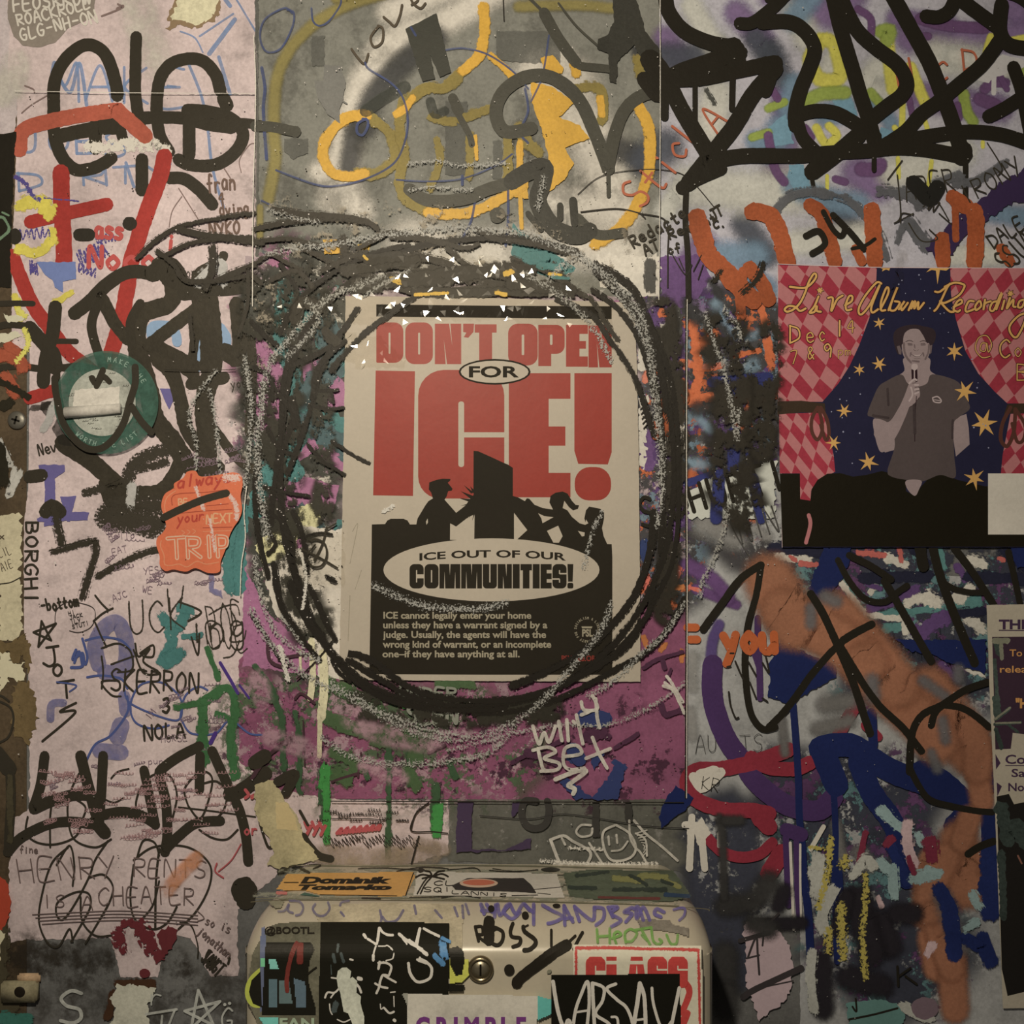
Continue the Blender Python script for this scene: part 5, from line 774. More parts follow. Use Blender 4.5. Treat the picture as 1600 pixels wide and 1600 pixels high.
# COMMUNITIES! in heavy condensed capitals
def block_word(text, x0, y0, x1, y1, m, gm, parent):
    wd = {'M': 1.45, 'I': .52, '!': .45, 'T': .82, 'E': .8}; tot = sum(wd.get(c, 1) for c in text); x = x0; h = y1 - y0; g = 1.3
    d = Draw(); e = Draw()
    for c in text:
        w = (x1 - x0) * wd.get(c, 1) / tot; a, b = x + g * .5, x + w - g * .5; m_ = (a + b) / 2; s = .9
        if c in 'CO': d.poly(rr(a, y0, b, y1, min(8, w * .32))); e.poly(R_(m_ - s, y0 + h * .25, m_ + s, y1 - h * .25));
        if c == 'C': e.poly(R_(m_, y0 + h * .42, b + .5, y0 + h * .58))
        if c == 'M': d.poly(R_(a, y0, b, y1)); q = (b - a) / 4; e.poly([(m_ - s, y0 - .2), (m_ + s, y0 - .2), (m_, y0 + h * .45)]); e.poly([(a + q - .2, y0 + h * .3), (a + q + 1, y1 + .2), (a + q - .8, y1 + .2)]); e.poly([(b - q + .2, y0 + h * .3), (b - q + .8, y1 + .2), (b - q - 1, y1 + .2)])
        if c == 'U': d.poly(rr(a, y0, b, y1, (0, 0, 6, 6))); e.poly(R_(m_ - s, y0 - .3, m_ + s, y1 - h * .25))
        if c == 'N': d.poly(R_(a, y0, b, y1)); e.poly([(m_ + 1, y0 - .2), (m_ + 3, y0 - .2), (m_ + 2.6, y0 + h * .5)]); e.poly([(m_ - 1, y1 + .2), (m_ - 3, y1 + .2), (m_ - 2.6, y1 - h * .5)])
        if c == 'I': d.poly(R_(a, y0, b, y1))
        if c == 'T': d.poly(R_(a, y0, b, y0 + h * .26)); d.poly(R_(m_ - w * .27, y0, m_ + w * .27, y1))
        if c == 'E': d.poly(R_(a, y0, b, y1)); e.poly(R_(m_ + 1, y0 + h * .24, b + .3, y0 + h * .38)); e.poly(R_(m_ + 1, y0 + h * .62, b + .3, y0 + h * .76))
        if c == 'S': d.poly(rr(a, y0, b, y1, min(8, w * .32))); e.poly(R_(m_ - s, y0 + h * .25, m_ + s, y0 + h * .4)); e.poly(R_(m_ - s, y0 + h * .62, m_ + s, y0 + h * .76)); e.poly(R_(m_, y0 + h * .36, b + .3, y0 + h * .42)); e.poly(R_(a - .3, y0 + h * .58, m_, y0 + h * .64))
        if c == 'L': d.poly(R_(a, y0, a + w * .5, y1)); d.poly(R_(a, y1 - h * .25, b, y1))
        if c == 'A': d.poly([(a + w * .2, y0), (b - w * .2, y0), (b, y1), (a, y1)]); e.poly([(m_ - .3, y0 + h * .25), (m_ + .3, y0 + h * .25), (m_ + 1.6, y0 + h * .6), (m_ - 1.6, y0 + h * .6)]); e.poly(R_(m_ - 1.8, y0 + h * .8, m_ + 1.8, y1 + .3))
        if c == '!': d.poly([(a, y0), (b, y0), (b - 1, y0 + h * .72), (a + 1, y0 + h * .72)]); d.poly(rr(a, y0 + h * .77, b, y1, 2.5))
        x += w
    o = d.build('lettering', m, parent); e.build('letter_gap', gm, o); return o
block_word('COMMUNITIES!', 640, 881, 896, 919, PBLK, POST, ov)
PTXT = mat((0.42, 0.40, 0.33), 'ink', var=.1)
for i, (t, x1) in enumerate([('ICE cannot legally enter your home', 830), ('unless they have a warrant signed by a', 855), ('judge. Usually, the agents will have the', 853), ('wrong kind of warrant, or an incomplete', 861), ('one\u2013if they have anything at all.', 812)]):
    typed('lettering', t, 600 - i * .4, 955 + i * 15, x1, 969.5 + i * 15, PTXT, panel, off=.028)
typed('lettering', 'PSLWEB.ORG', 877, 1023, 937, 1032, mat((.30, .05, .045), 'ink'), panel, off=.03)
block_word('L', 0, 0, 1, 1, PBLK, PBLK, panel)
typed('lettering', 'PSL', 909, 982, 926, 994, PTXT, panel, off=.04)
Draw().poly(P('908,978 925,978 924,981 909,981')).build('emblem_line', PTXT, panel)
d = Draw(); ring_t = 'FOR SOCIALISM & LIBERATION PARTY '
for i, ch in enumerate(ring_t):
    a = math.radians(140 + i * 360 / len(ring_t)); cx, cy = 918 + 20 * math.cos(a), 985 + 20 * math.sin(a)
    hand(d, ch, cx - 1.2, cy - 2, 3.6, 2.6, math.degrees(a) + 90, .7, wob=0)
d.build('lettering', PTXT, panel, 'small circular emblem text')
sub('paper_crease', mat((.55, .53, .46), 'wash', op=.6), poster, [(1.2, '552,830 560,820 548,880'), (1, '566,890 556,920'), (1.4, '548,930 545,1000')])
# ================================================================ comedy flyer
tile(1200, 400)
kk = .62
F_NAVY = mat(C(30, 28, 46, kk), 'ink', rough=.35); F_RED = mat(C(140, 34, 48, .66), 'ink', var=.2, rough=.35); F_PINK = mat(C(158, 92, 88, .66), 'ink', var=.1, rough=.35); F_GOLD = mat(C(186, 128, 56, kk), 'ink'); F_OUT = mat(C(44, 18, 20, kk), 'ink')
HT[wall_at][0] += 0.0002
flyer = thing(Draw().poly(P('52,58 660,78 1660,84 1670,1820 80,1820 70,1000'), .2, thick=.00035).build('comedy_flyer', F_NAVY), 'flyer with pink harlequin curtains, stars and a man holding a microphone', 'flyer')
sub('paper_edge', mat(C(190, 150, 140, .66)), flyer, [(4, '52,58 660,78 1660,84', ''), (3, '52,58 70,1000 80,1820')], jit=0)
def clip(subj, cl):
    def area2(p): return sum(a[0] * b[1] - b[0] * a[1] for a, b in zip(p, p[1:] + p[:1]))
    if area2(cl) < 0: cl = cl[::-1]
    out = subj
    for a, b in zip(cl, cl[1:] + cl[:1]):
        def ins(p): return (b[0] - a[0]) * (p[1] - a[1]) - (b[1] - a[1]) * (p[0] - a[0]) >= 0
        inp, out = out, []
        for i in range(len(inp)):
            c, p = inp[i], inp[i - 1]
            if ins(c) != ins(p):
                x1, y1, x2, y2 = a[0], a[1], b[0], b[1]; x3, y3, x4, y4 = p[0], p[1], c[0], c[1]
                den = (x1 - x2) * (y3 - y4) - (y1 - y2) * (x3 - x4)
                if abs(den) > 1e-9:
                    t_ = ((x1 * y2 - y1 * x2) * (x3 - x4) - (x1 - x2) * (x3 * y4 - y3 * x4)) / den, ((x1 * y2 - y1 * x2) * (y3 - y4) - (y1 - y2) * (x3 * y4 - y3 * x4)) / den
                    out.append(t_)
            if ins(c): out.append(c)
        if not out: return []
    return out
def curtain(pts, x0, y0, ux, uy, vx, vy, sh):
    poly = P(pts); d = Draw().poly(poly); o = d.build('curtain_print', F_RED, flyer); e = Draw()
    for i in range(-9, 10):
        for j in range(-7, 8):
            def lat(a, b):
                x, y = x0 + ux * a + vx * b, y0 + uy * a + vy * b; k = (y0 - y) * .0016
                return (x + 5 * noise.noise((x * .02, y * .02, sh)) - sh * k * 60 * max(0, k), y + 6 * noise.noise((x * .02, y * .02, sh + 5)))
            q = clip(poly, [lat(i - .5, j), lat(i, j - .5), lat(i + .5, j), lat(i, j + .5)])
            if len(q) > 2: e.poly(q); e.n -= 1
    e.build('diamond_print', F_PINK, o)
curtain('55,64 668,82 662,230 620,400 560,560 500,690 430,800 330,915 55,912', 1262, 587, 31, 3, 12, 41, 1)
curtain('60,990 330,980 370,1100 400,1250 410,1350 300,1400 260,1470 255,1540 190,1530 190,1360 65,1360', 1262, 700, 24, 7, 14, 38, 1)
curtain('1125,84 1660,84 1660,925 1480,925 1400,850 1300,740 1220,600 1160,400 1130,250', 1575, 580, 31, -3, -10, 41, -1)
curtain('1500,990 1660,985 1660,1362 1440,1362 1450,1250', 1590, 690, 28, -6, -12, 38, -1)
F_BRN = mat(C(48, 34, 22, kk), 'ink'); F_BR2 = mat(C(72, 38, 28, kk), 'ink')
Draw().poly(P('50,912 200,908 345,925 350,985 200,980 50,995')).build('curtain_tie', F_BRN, flyer); Draw().poly(P('1480,930 1560,925 1660,922 1660,990 1560,985 1460,990')).build('curtain_tie', F_BRN, flyer)
sub('bow_print', F_BR2, flyer, [(22, '300,950 265,1020 265,1100 300,1150 330,1080 310,960'), (22, '320,950 360,1030 370,1120 350,1150 320,1060')], jit=.05)
sub('bow_print', F_BR2, flyer, [(24, '1500,950 1450,1050 1440,1150 1480,1190 1520,1100 1530,960'), (22, '1530,960 1590,1060 1580,1150 1540,1160 1510,1050')], jit=.05)
# audience
F_BLK = mat((.016, .014, .009), 'ink', rough=.4)
aud = Draw().poly(P('66,1362 190,1362 192,1520 255,1530 262,1460 300,1400 360,1362 440,1358 520,1380 600,1370 700,1345 790,1370 850,1400 850,1470 905,1500 945,1440 1000,1380 1080,1360 1170,1400 1340,1440 1660,1440 1668,1816 82,1816')).build('audience_print', F_BLK, flyer)
sub('curtain_print', F_PINK, flyer, [(24, '245,1620 255,1680 228,1790')], jit=.05)
Draw().rect(1200 + 340, 740, 1602, 835).build('blank_label', mat(C(168, 156, 136, .58), 'ink', rough=.4), flyer, 'plain white square label')
# man
SK = mat(C(124, 104, 98, .6), 'ink'); SHT = mat(C(68, 56, 52, .6), 'ink'); HR = mat(C(42, 30, 32, .6), 'ink'); SKD = mat(C(88, 72, 68, .6), 'ink'); SKL = mat(C(148, 128, 120, .6), 'ink')
man = Draw().poly(P('655,1020 850,1010 830,1200 720,1230 690,1200 650,1120')).poly(P('1140,1020 1225,990 1240,1080 1245,1180 1160,1255 1145,1150')).poly(smooth(P('840,640 990,640 1000,720 1050,770 930,860 800,770 840,720'), True, 3)).build('person_print', SK, flyer, 'black and white photograph of a man with a microphone')
sh = Draw().poly(smooth(P('820,745 720,790 680,820 650,880 610,990 640,1010 740,1050 780,1180 735,1340 760,1380 850,1400 950,1410 1060,1370 1155,1385 1150,1250 1145,1060 1180,1010 1245,960 1230,900 1190,810 1130,770 1010,745 980,800 920,820 860,800'), True, 3)).build('shirt_print', SHT, man)
Draw().poly(smooth(P('850,1405 945,1405 930,1460 905,1500 860,1460'), True, 3)).build('skin_print', SK, man)
Draw().poly(smooth(P('690,1225 655,1120 650,1020 740,1040 800,960 830,900 850,850 870,800 900,780 930,830 935,880 900,930 870,950 850,1000 800,1110 740,1200'), True, 3)).build('arm_print', SK, man)
tile(1330, 490, .125)
Draw().poly(smooth(P('520,420 500,300 530,220 620,170 760,150 880,170 990,200 1030,260 1020,350 990,400 980,470 940,440 600,440 600,520 560,520'), True, 3)).build('hair_print', HR, man)
face = Draw().poly(smooth(P('610,330 640,220 700,190 800,200 860,250 900,330 950,390 960,470 930,560 860,640 780,670 700,640 640,560 610,470'), True, 3)).build('face_print', SK, man)
Draw().poly(P('545,420 580,410 605,470 600,525 570,515')).poly(P('955,410 985,400 975,500 955,520')).build('ear_print', SKD, man)
sub('face_feature', mat(C(62, 48, 46, .6), 'brush', rag=1), face, [(13, '655,362 700,347 745,360'), (10, '680,384 735,386'), (13, '835,360 880,350 915,364'), (10, '845,384 895,382'), (7, '752,455 765,470 785,474'), (7, '800,472 818,462'), (8, '722,515 745,530 790,550 835,538 862,512'), (6, '760,572 800,576 835,566')], jit=.1)
sub('face_shade', mat(C(98, 80, 76, .6), 'spray', soft=.9), face, [(36, '632,380 640,480 670,560 720,620'), (30, '945,400 935,500 900,580'), (22, '762,400 770,440'), (26, '690,400 735,402'), (26, '850,402 895,400'), (24, '720,500 712,540'), (24, '872,500 880,540'), (30, '740,600 820,610')], jit=.1)
Draw().poly(smooth(P('748,522 795,528 846,520 830,540 795,546 765,538'), True, 2)).build('teeth_print', SKL, face)
sub('face_feature', HR, face, [(40, '600,380 620,260 700,190 820,190 880,260 930,360')], jit=.1)
sub('microphone_print', mat(C(36, 18, 22, .6)), man, [(30, '740,715 745,830'), (30, '785,715 788,850'), (10, '790,1040 770,1300 768,1600')], jit=.03)
sub('microphone_print', SKL, man, discs=[(765, 675, 42)], strokes=[(14, '763,700 763,820')])
sub('finger_print', SKL, man, [(24, '700,880 760,830 790,840'), (24, '770,900 810,900'), (22, '770,960 815,950'), (22, '770,1010 815,990'), (20, '720,930 740,1020 700,1100')], jit=.05)
sub('finger_print', mat(C(60, 46, 44, .6)), man, [(7, '770,930 815,925'), (7, '780,975 820,972'), (7, '740,880 780,870'), (10, '820,1060 760,1140 700,1180')], jit=.05)
sub('chest_badge', SKL, man, strokes=[(16, '990,1060 1050,1045 1095,1090 1080,1120 1010,1110 990,1070'), (10, '1010,1085 1080,1095')])
sub('shirt_fold', mat(C(56, 44, 42, .6), 'spray', soft=.9), man, [(40, '430,950 440,1150'), (50, '760,1150 770,1500'), (40, '1240,1340 1235,1560'), (40, '250,1280 440,1310')])
# stars
tile(1200, 400)
def star(d, x, y, r, rot=0, n=6, sharp=.32):
    pts = []
    for i in range(n * 2):
        a = math.radians(rot) + math.pi * i / n; q = (r * random.uniform(.85, 1.1) if i % 2 == 0 else r * sharp); pts.append((T[0] + (x + q * math.cos(a)) * T[2], T[1] + (y + q * math.sin(a)) * T[2]))
    d.poly(pts)
for a in [(683, 425, 42, 20), (682, 680, 50, 10), (465, 972, 48, 5), (1335, 1050, 95, -10), (615, 1290, 65, 15), (1150, 600, 60, 30), (1275, 1390, 72, 20), (1215, 850, 75, 10), (400, 1170, 50, 0), (560, 715, 40, 30)]: st = Draw(); star(st, *a); st.build('star_print', F_GOLD, flyer)
for p in ['690,84 750,84 745,100 725,92 700,105 705,90', '975,110 1000,84 1120,84 1100,100 1060,95 1045,185 1035,100 1010,95']: Draw().poly(P(p)).build('star_print', F_GOLD, flyer)
d = Draw()
for i in range(90):
    x, y = random.uniform(350, 1400), random.uniform(90, 1340)
    lo = 660 - max(0, y - 230) * .42; hi = 1130 + max(0, y - 230) * .45
    if lo + 20 < x < hi - 20 and not (590 < x < 1270 and y > 700) and not (750 < x < 1050 and y > 400): d.disc((T[0] + x * T[2], T[1] + y * T[2]), random.uniform(.5, 1.5), n=8)
d.build('speck_print', mat(C(120, 118, 130, .6)), flyer)
Draw().poly(P('920,980 925,980 925,981'), 0).build('speck_print', SKD, flyer)
# hand lettered title, dark outline under gold
tile(1200, 410, .125)
TITLE = ['255,320 420,335 500,300 570,220 580,170 550,160 490,260 440,400 380,520 300,600 220,630 190,600 240,560 320,570 380,620 450,590', '610,440 560,560 500,640 560,630 590,560 590,620 640,630', '730,460 770,450 790,480 770,620 840,480 910,430', '940,550 1020,500 1030,440 990,440 950,540 960,610 1020,600', '1390,280 1330,270 1200,420 1120,560 1110,640 1150,660 1250,540 1370,300 1270,560 1280,640 1350,600', '1380,600 1470,420 1480,340 1450,340 1390,500 1390,610 1440,610', '1480,610 1560,400 1590,330 1530,480 1500,600 1560,610 1620,520 1560,500']
T2 = ['1610,600 1680,500 1640,560 1650,610 1720,520', '1730,610 1780,500 1760,590 1810,500 1800,590 1850,510 1850,600 1920,520', '2060,380 2120,380 2250,280 2210,330 2100,560 2050,620', '2180,320 2300,270 2410,290 2420,330 2350,430 2180,520 2120,500 2230,620 2290,630', '2290,570 2390,520 2380,480 2330,510 2290,600 2340,630 2370,610', '2540,500 2480,500 2440,580 2450,630 2540,600', '2600,500 2560,560 2570,610 2630,560 2620,500 2600,500', '2680,480 2660,610 2680,530 2750,500', '2830,500 2770,520 2740,600 2790,610 2870,420 2890,410 2820,600', '2920,490 2890,600', '2990,460 2950,590 3030,480 3030,560 3060,570', '3170,480 3110,500 3090,570 3140,570 3190,480 3190,700 3080,940 3000,900 2990,800 3100,680 3220,640']
t1 = Draw(); t2 = Draw(); 
for d, w in ((t1, 46), (t2, 26)):
    for p in TITLE + T2: d.line(P(p), w * .125, .03)
    for x, y in ((628, 365), (2995, 405)): star(d, x, y, 60 if w > 30 else 46, 10, 6, .5)
    SM = [('D', 250, 800, 220, 170, 26), ('e', 455, 800, 210, 130, 20), ('c', 615, 800, 190, 100, 20), ('1', 830, 740, 190, 110, 26), ('4', 965, 740, 150, 120, 16), ('7', 260, 1120, 160, 110, 16), ('&', 470, 1070, 150, 110, 18), ('9', 670, 1030, 160, 140, 24), ('pm', 850, 1060, 110, 180, 12)]
    for ch, x, y, h, ww, lw in SM: hand(d, ch, x, y, h, ww, 0, lw * (1.5 if w > 30 else .75), wob=.01)
    for ch, x, y, h, ww, lw in [('@', 2560, 930, 270, 260, 16), ('C', 2860, 980, 220, 170, 26), ('o', 3040, 1000, 190, 130, 16), ('B', 3080, 1280, 200, 170, 20), ('a', 3250, 1330, 160, 130, 20)]: hand(d, ch, x, y, h, ww, 0, lw * (1.5 if w > 30 else .75), wob=.01)
t1.build('lettering', F_OUT, flyer); t2.build('lettering', F_GOLD, flyer, 'gold hand lettered title and date')
# ================================================================ second flyer at the edge
tile(1520, 930, .2)
k2 = .43
purple_fl = thing(Draw().poly(P('88,72 560,66 700,66 700,3205 215,3205 150,1600 110,700'), .2, thick=.0004).build('event_flyer', mat(C(128, 116, 95, k2), 'ink', rough=.45)), 'pale event flyer with a dark photograph and yellow text, cut by the picture edge', 'flyer')
F2 = mat(C(42, 26, 34, k2)); F2G = mat(C(44, 52, 44, .4), 'ink', var=.5); F2D = mat(C(18, 15, 12, .36)); GLD = mat(C(150, 100, 42, k2)); DP = mat(C(46, 28, 44, k2))
im = Draw().poly(P('130,320 700,315 700,1120 290,1065 275,1190 155,1195')).build('photo_print', F2, purple_fl)
sub('leaf_print', F2G, im, [(50, '160,360 190,450'), (30, '150,500 170,800'), (30, '160,960 260,880'), (24, '150,1000 350,985'), (36, '160,1040 200,1180'), (20, '250,1000 330,1060'), (60, '160,800 170,920')], jit=.4)
sub('leaf_print', mat(C(96, 92, 72, .45), 'ink', var=.3), im, [(46, '150,350 250,350'), (30, '200,380 205,490'), (16, '150,960 270,870'), (14, '160,990 350,985')], jit=.3)
im2 = Draw().poly(P('165,1560 260,1540 300,1620 400,1600 700,1570 700,2870 700,3000 250,3110 205,2900')).build('photo_print', F2D, purple_fl)
sub('leaf_print', mat(C(34, 40, 34, .36), 'ink', var=.5), im2, [(110, '200,1650 250,1900'), (150, '320,1800 400,1900'), (60, '200,2000 220,2500')], jit=.4)
sub('leaf_print', mat(C(88, 54, 40, .36)), im2, [(60, '430,1880 480,1900'), (14, '330,2020 360,2080')])
typed('lettering', 'THE', 182, 185, 420, 262, DP, purple_fl, off=.04)
Draw().poly(P('182,265 700,268 700,276 182,273')).build('underline', DP, purple_fl)
typed('lettering', 'To c', 265, 418, 425, 472, GLD, im, off=.01); typed('lettering', 'relea', 190, 545, 400, 598, GLD, im, off=.01); typed('lettering', '"H', 312, 795, 405, 875, GLD, im, off=.05)
typed('lettering', 'Coll', 232, 1235, 440, 1308, DP, purple_fl, off=.02); Draw().poly(P('232,1316 700,1318 700,1325 232,1323')).build('underline', DP, purple_fl)
typed('lettering', 'Sat', 280, 1345, 430, 1410, DP, purple_fl, off=.02); typed('lettering', 'Nov', 255, 1455, 425, 1520, DP, purple_fl, off=.02)
Draw().poly(P('155,1230 195,1300 160,1350')).poly(P('165,1450 205,1480 170,1560')).build('arrow_print', DP, purple_fl)
# ================================================================ crayon rings round the poster
HT[wall_at][0] += 0.0001
WAX = mat((.02, .018, .016), 'dry', lo=.30, s=6)
WAXL = mat((.05, .046, .04), 'dry', lo=.34, s=6)
def ring(name, m, strokes, label, jit=.25):
    """strokes crossing the poster become parts of the poster, the rest parts of the wall"""
    out = []; inn = []
    def inside(p): return 536 < p[0] < 999 and 466 < p[1] < 1063
    for w, s_ in strokes:
        q = smooth(P(s_), False, 3); run = []; cur = None
        for p in q:
            f = inside(p)
            if cur is None: cur = f
            run.append(p)
            if f != cur:
                if len(run) > 2: (inn if cur else out).append((run[::3] + [run[-1]], w * T[2]))
                run = [p]; cur = f
        if len(run) > 2: (inn if cur else out).append((run[::3] + [run[-1]], w * T[2]))
    for lst, par, tail in ((out, wall, ''), (inn, poster, ', on the poster')):
        if lst:
            d = Draw()
            for q, w in lst: d.line(q, w, jit)
            d.build(name, m, par, label + tail)
d = Draw(); tile(400, 1000); hand(d, 'UNDER', 900, 285, 60, 370, 2, 16); hand(d, 'SEEN', 950, 410, 90, 330, 2, 22)
d.build('handwriting', mat(C(112, 110, 92, .66), 'ink'), wall, 'small printed words half covered below the poster')
tile(0, 0, 1)
sub('paint_patch', mat((.04, .037, .032), 'grime', seed=21.5, s=46, t0=.44, t1=.49, op=.95), wall, [(50, '1036,480 1050,600 1054,720 1044,860 1036,960'), (100, '1130,520 1150,620 1140,760 1170,800'), (60, '1200,520 1190,700')], label='soot black smears right of the poster', jit=.4)
sub('paint_patch', mat((.045, .045, .038), 'grime', seed=25.5, s=52, t0=.46, t1=.51, op=.95), wall, [(90, '480,440 450,560 440,720 450,860 490,980'), (50, '505,480 505,640 505,800'), (60, '400,440 400,640'), (60, '560,1100 700,1112 860,1105')], label='green black smears left of the poster', jit=.4)
sub('paint_patch', mat((.40, .37, .32), 'grime', seed=28.5, s=60, t0=.57, t1=.61, op=.85), wall, [(120, '440,360 600,370 780,380 940,400'), (60, '420,460 420,600')], label='chalk grey smears over the crayon band', jit=.4)
ring('crayon_ring', WAX, [
 (20, '900,395 800,375 680,382 600,410 540,450 490,500 462,560 445,640 440,760 450,850 475,930 500,990 540,1040 590,1075 650,1095 720,1102 800,1096 860,1078 920,1040 975,985 1015,920 1040,850 1052,760 1050,680 1036,600 1010,530 975,470 930,425'),
 (16, '560,485 520,545 500,590 490,630 470,690 452,740'),
 (17, '682,447 640,472 600,500 562,532 540,555 520,580'),
 (21, '940,420 985,450 1010,500 1030,560 1038,640'),
 (18, '930,415 960,450 1000,500 1015,560 1030,650 1035,760 1030,860'),
 (17, '870,470 925,495 950,530 985,580 1005,630 1020,680'),
 (16, '925,455 960,480 985,510 1000,540 1010,570 1022,620'),
 (21, '1020,800 1015,860 995,920 965,965 920,1010 860,1045 800,1070'),
 (17, '1068,935 1040,985 1005,1020 960,1045 915,1070 860,1095 800,1110 740,1112'),
 (20, '1000,970 985,1000 950,1030 905,1055 850,1080 790,1092 700,1090 640,1072 580,1030 545,1020'),
 (17, '520,1020 560,1065 620,1095 700,1108 790,1105'),
 (18, '545,1030 580,1050 640,1085 690,1098'),
 (16, '1022,900 1010,960 960,1020'),
 (16, '440,520 470,470 520,430 580,400 640,385'),
 (18, '430,880 440,940 470,990 500,1030'),
 (16, '425,820 430,760 440,690 445,600 460,540'),
 (16, '420,900 405,830 400,760 408,700'),
 (16, '990,480 1020,520 1048,600 1058,700 1058,800 1048,880 1020,940')], 'ragged black crayon ring drawn round the poster')
tile(400, 400)
ring('crayon_mark', WAX, [(50, '160,60 230,160 260,220'), (60, '-20,420 60,500 140,560'), (60, '160,1260 200,1150 230,1050 240,980 160,880 120,820'), (40, '480,1160 620,1250 720,1300'), (40, '330,1180 420,1280 500,1330 560,1370'), (60, '200,700 350,640 480,560'), (50, '0,700 100,760 110,900'), (50, '80,1080 150,1200 240,1240'), (36, '400,850 520,840'), (30, '480,860 490,920'), (40, '340,930 440,960 560,950'), (36, '340,1500 200,1480 60,1440'), (60, '560,540 400,700 360,900'), (50, '20,1500 40,1600'), (90, '230,900 260,1060')], 'black crayon cross strokes at the side of the ring')
tile(400, 800)
ring('crayon_mark', WAX, [(70, '160,0 190,100 230,200 240,320 260,440'), (60, '240,0 290,120 320,260 330,380'), (44, '60,0 150,40 200,100'), (100, '230,450 290,580 350,700 420,780'), (60, '340,460 390,560 440,680 500,790'), (40, '480,920 520,990 600,1060'), (20, '500,780 430,870 330,980 265,1035'), (30, '300,160 400,130 480,140'), (44, '90,120 130,200 80,260'), (50, '450,400 500,430'), (36, '-20,640 40,720 110,830'), (34, '100,820 150,900 200,960')], 'black crayon scrawl down the side of the ring')
ring('pen_mark', INK, [(13, '330,190 370,170 430,190 450,260 420,330 360,340 330,300'), (11, '290,230 400,280 520,350'), (11, '370,300 420,200 450,90'), (11, '440,110 510,70'), (10, '330,260 380,200')], 'pen drawn crossed circle near the poster edge', .1)
tile(400, 200)
ring('crayon_mark', WAXL, [(70, '0,640 200,600 450,580 700,600'), (90, '130,520 300,550 480,560 680,590 760,640'), (60, '0,720 200,700 420,740 560,700'), (110, '550,700 560,780 540,850'), (60, '640,760 760,700 850,660 1000,690 1200,720'), (70, '850,690 1050,700 1300,760 1400,730'), (70, '1380,640 1500,700 1650,720 1800,750'), (100, '600,880 800,960 1000,1000 1200,980'), (60, '560,800 700,820 900,880 1100,900'), (70, '1200,760 1300,850 1400,900 1600,960'), (90, '1000,800 1200,860 1350,980'), (60, '1700,720 1900,780 2020,790'), (60, '1600,820 1800,900 1960,1010'), (70, '1860,860 1960,1000 2060,1060'), (60, '2080,1060 2140,1150 2200,1250 2260,1330'), (50, '0,860 100,800 200,850 300,900'), (60, '100,960 260,900 360,1000'), (90, '650,1000 850,940 1100,1020'), (100, '820,960 1000,1030 1300,1020 1500,1000'), (60, '760,880 900,800 1060,830'), (100, '1100,880 1300,930 1500,980 1700,1000'), (60, '300,760 420,820 560,900'), (60, '420,900 540,840 700,780')], 'dense grey black crayon band across the top of the ring')
tile(0, 200)
ring('crayon_mark', WAXL, [(60, '870,820 1000,700 1150,620 1400,570 1600,540'), (60, '1050,800 1200,730 1400,700 1600,690'), (90, '1130,640 1300,680 1500,700 1640,730'), (100, '1340,760 1340,900 1300,1000'), (70, '1000,780 1100,860 1180,960 1400,960 1560,930'), (80, '1360,960 1500,900 1600,860'), (50, '1560,880 1560,1100 1500,1300'), (50, '1200,1180 1220,1400'), (60, '1580,920 1640,980')], 'dark grey brush loops joining the ring from the pink sheet')
# fill beneath the film at the poster head
tile(400, 400)
sub('paint_patch', mat((.045, .042, .036), 'brush', rag=1.2, op=1), wall, [(150, '640,200 900,160 1200,130 1500,90 1700,100'), (120, '560,100 800,60 1000,40'), (120, '400,330 300,300 260,400'), (100, '700,30 900,10'), (90, '1000,230 1300,240 1600,230 1900,230'), (130, '1600,180 1800,200 1960,230'), (110, '440,480 500,540')], label='smeared black grey crayon field behind the film', jit=.3)
sub('paint_patch', mat(C(196, 146, 32, .95), 'brush', op=1), wall, [(50, '860,150 900,180 890,150'), (30, '1000,250 1200,240'), (44, '1500,240 1560,250'), (40, '1560,120 1600,110'), (30, '1830,120 1900,130'), (26, '680,10 700,30')], label='yellow spots under the crayon', jit=.3)
sub('paint_patch', mat(C(52, 98, 90, .9), 'brush', op=1), wall, [(110, '1700,20 1800,10'), (70, '1780,70 1900,80'), (30, '1850,140 1950,150')], label='teal dabs under the crayon')
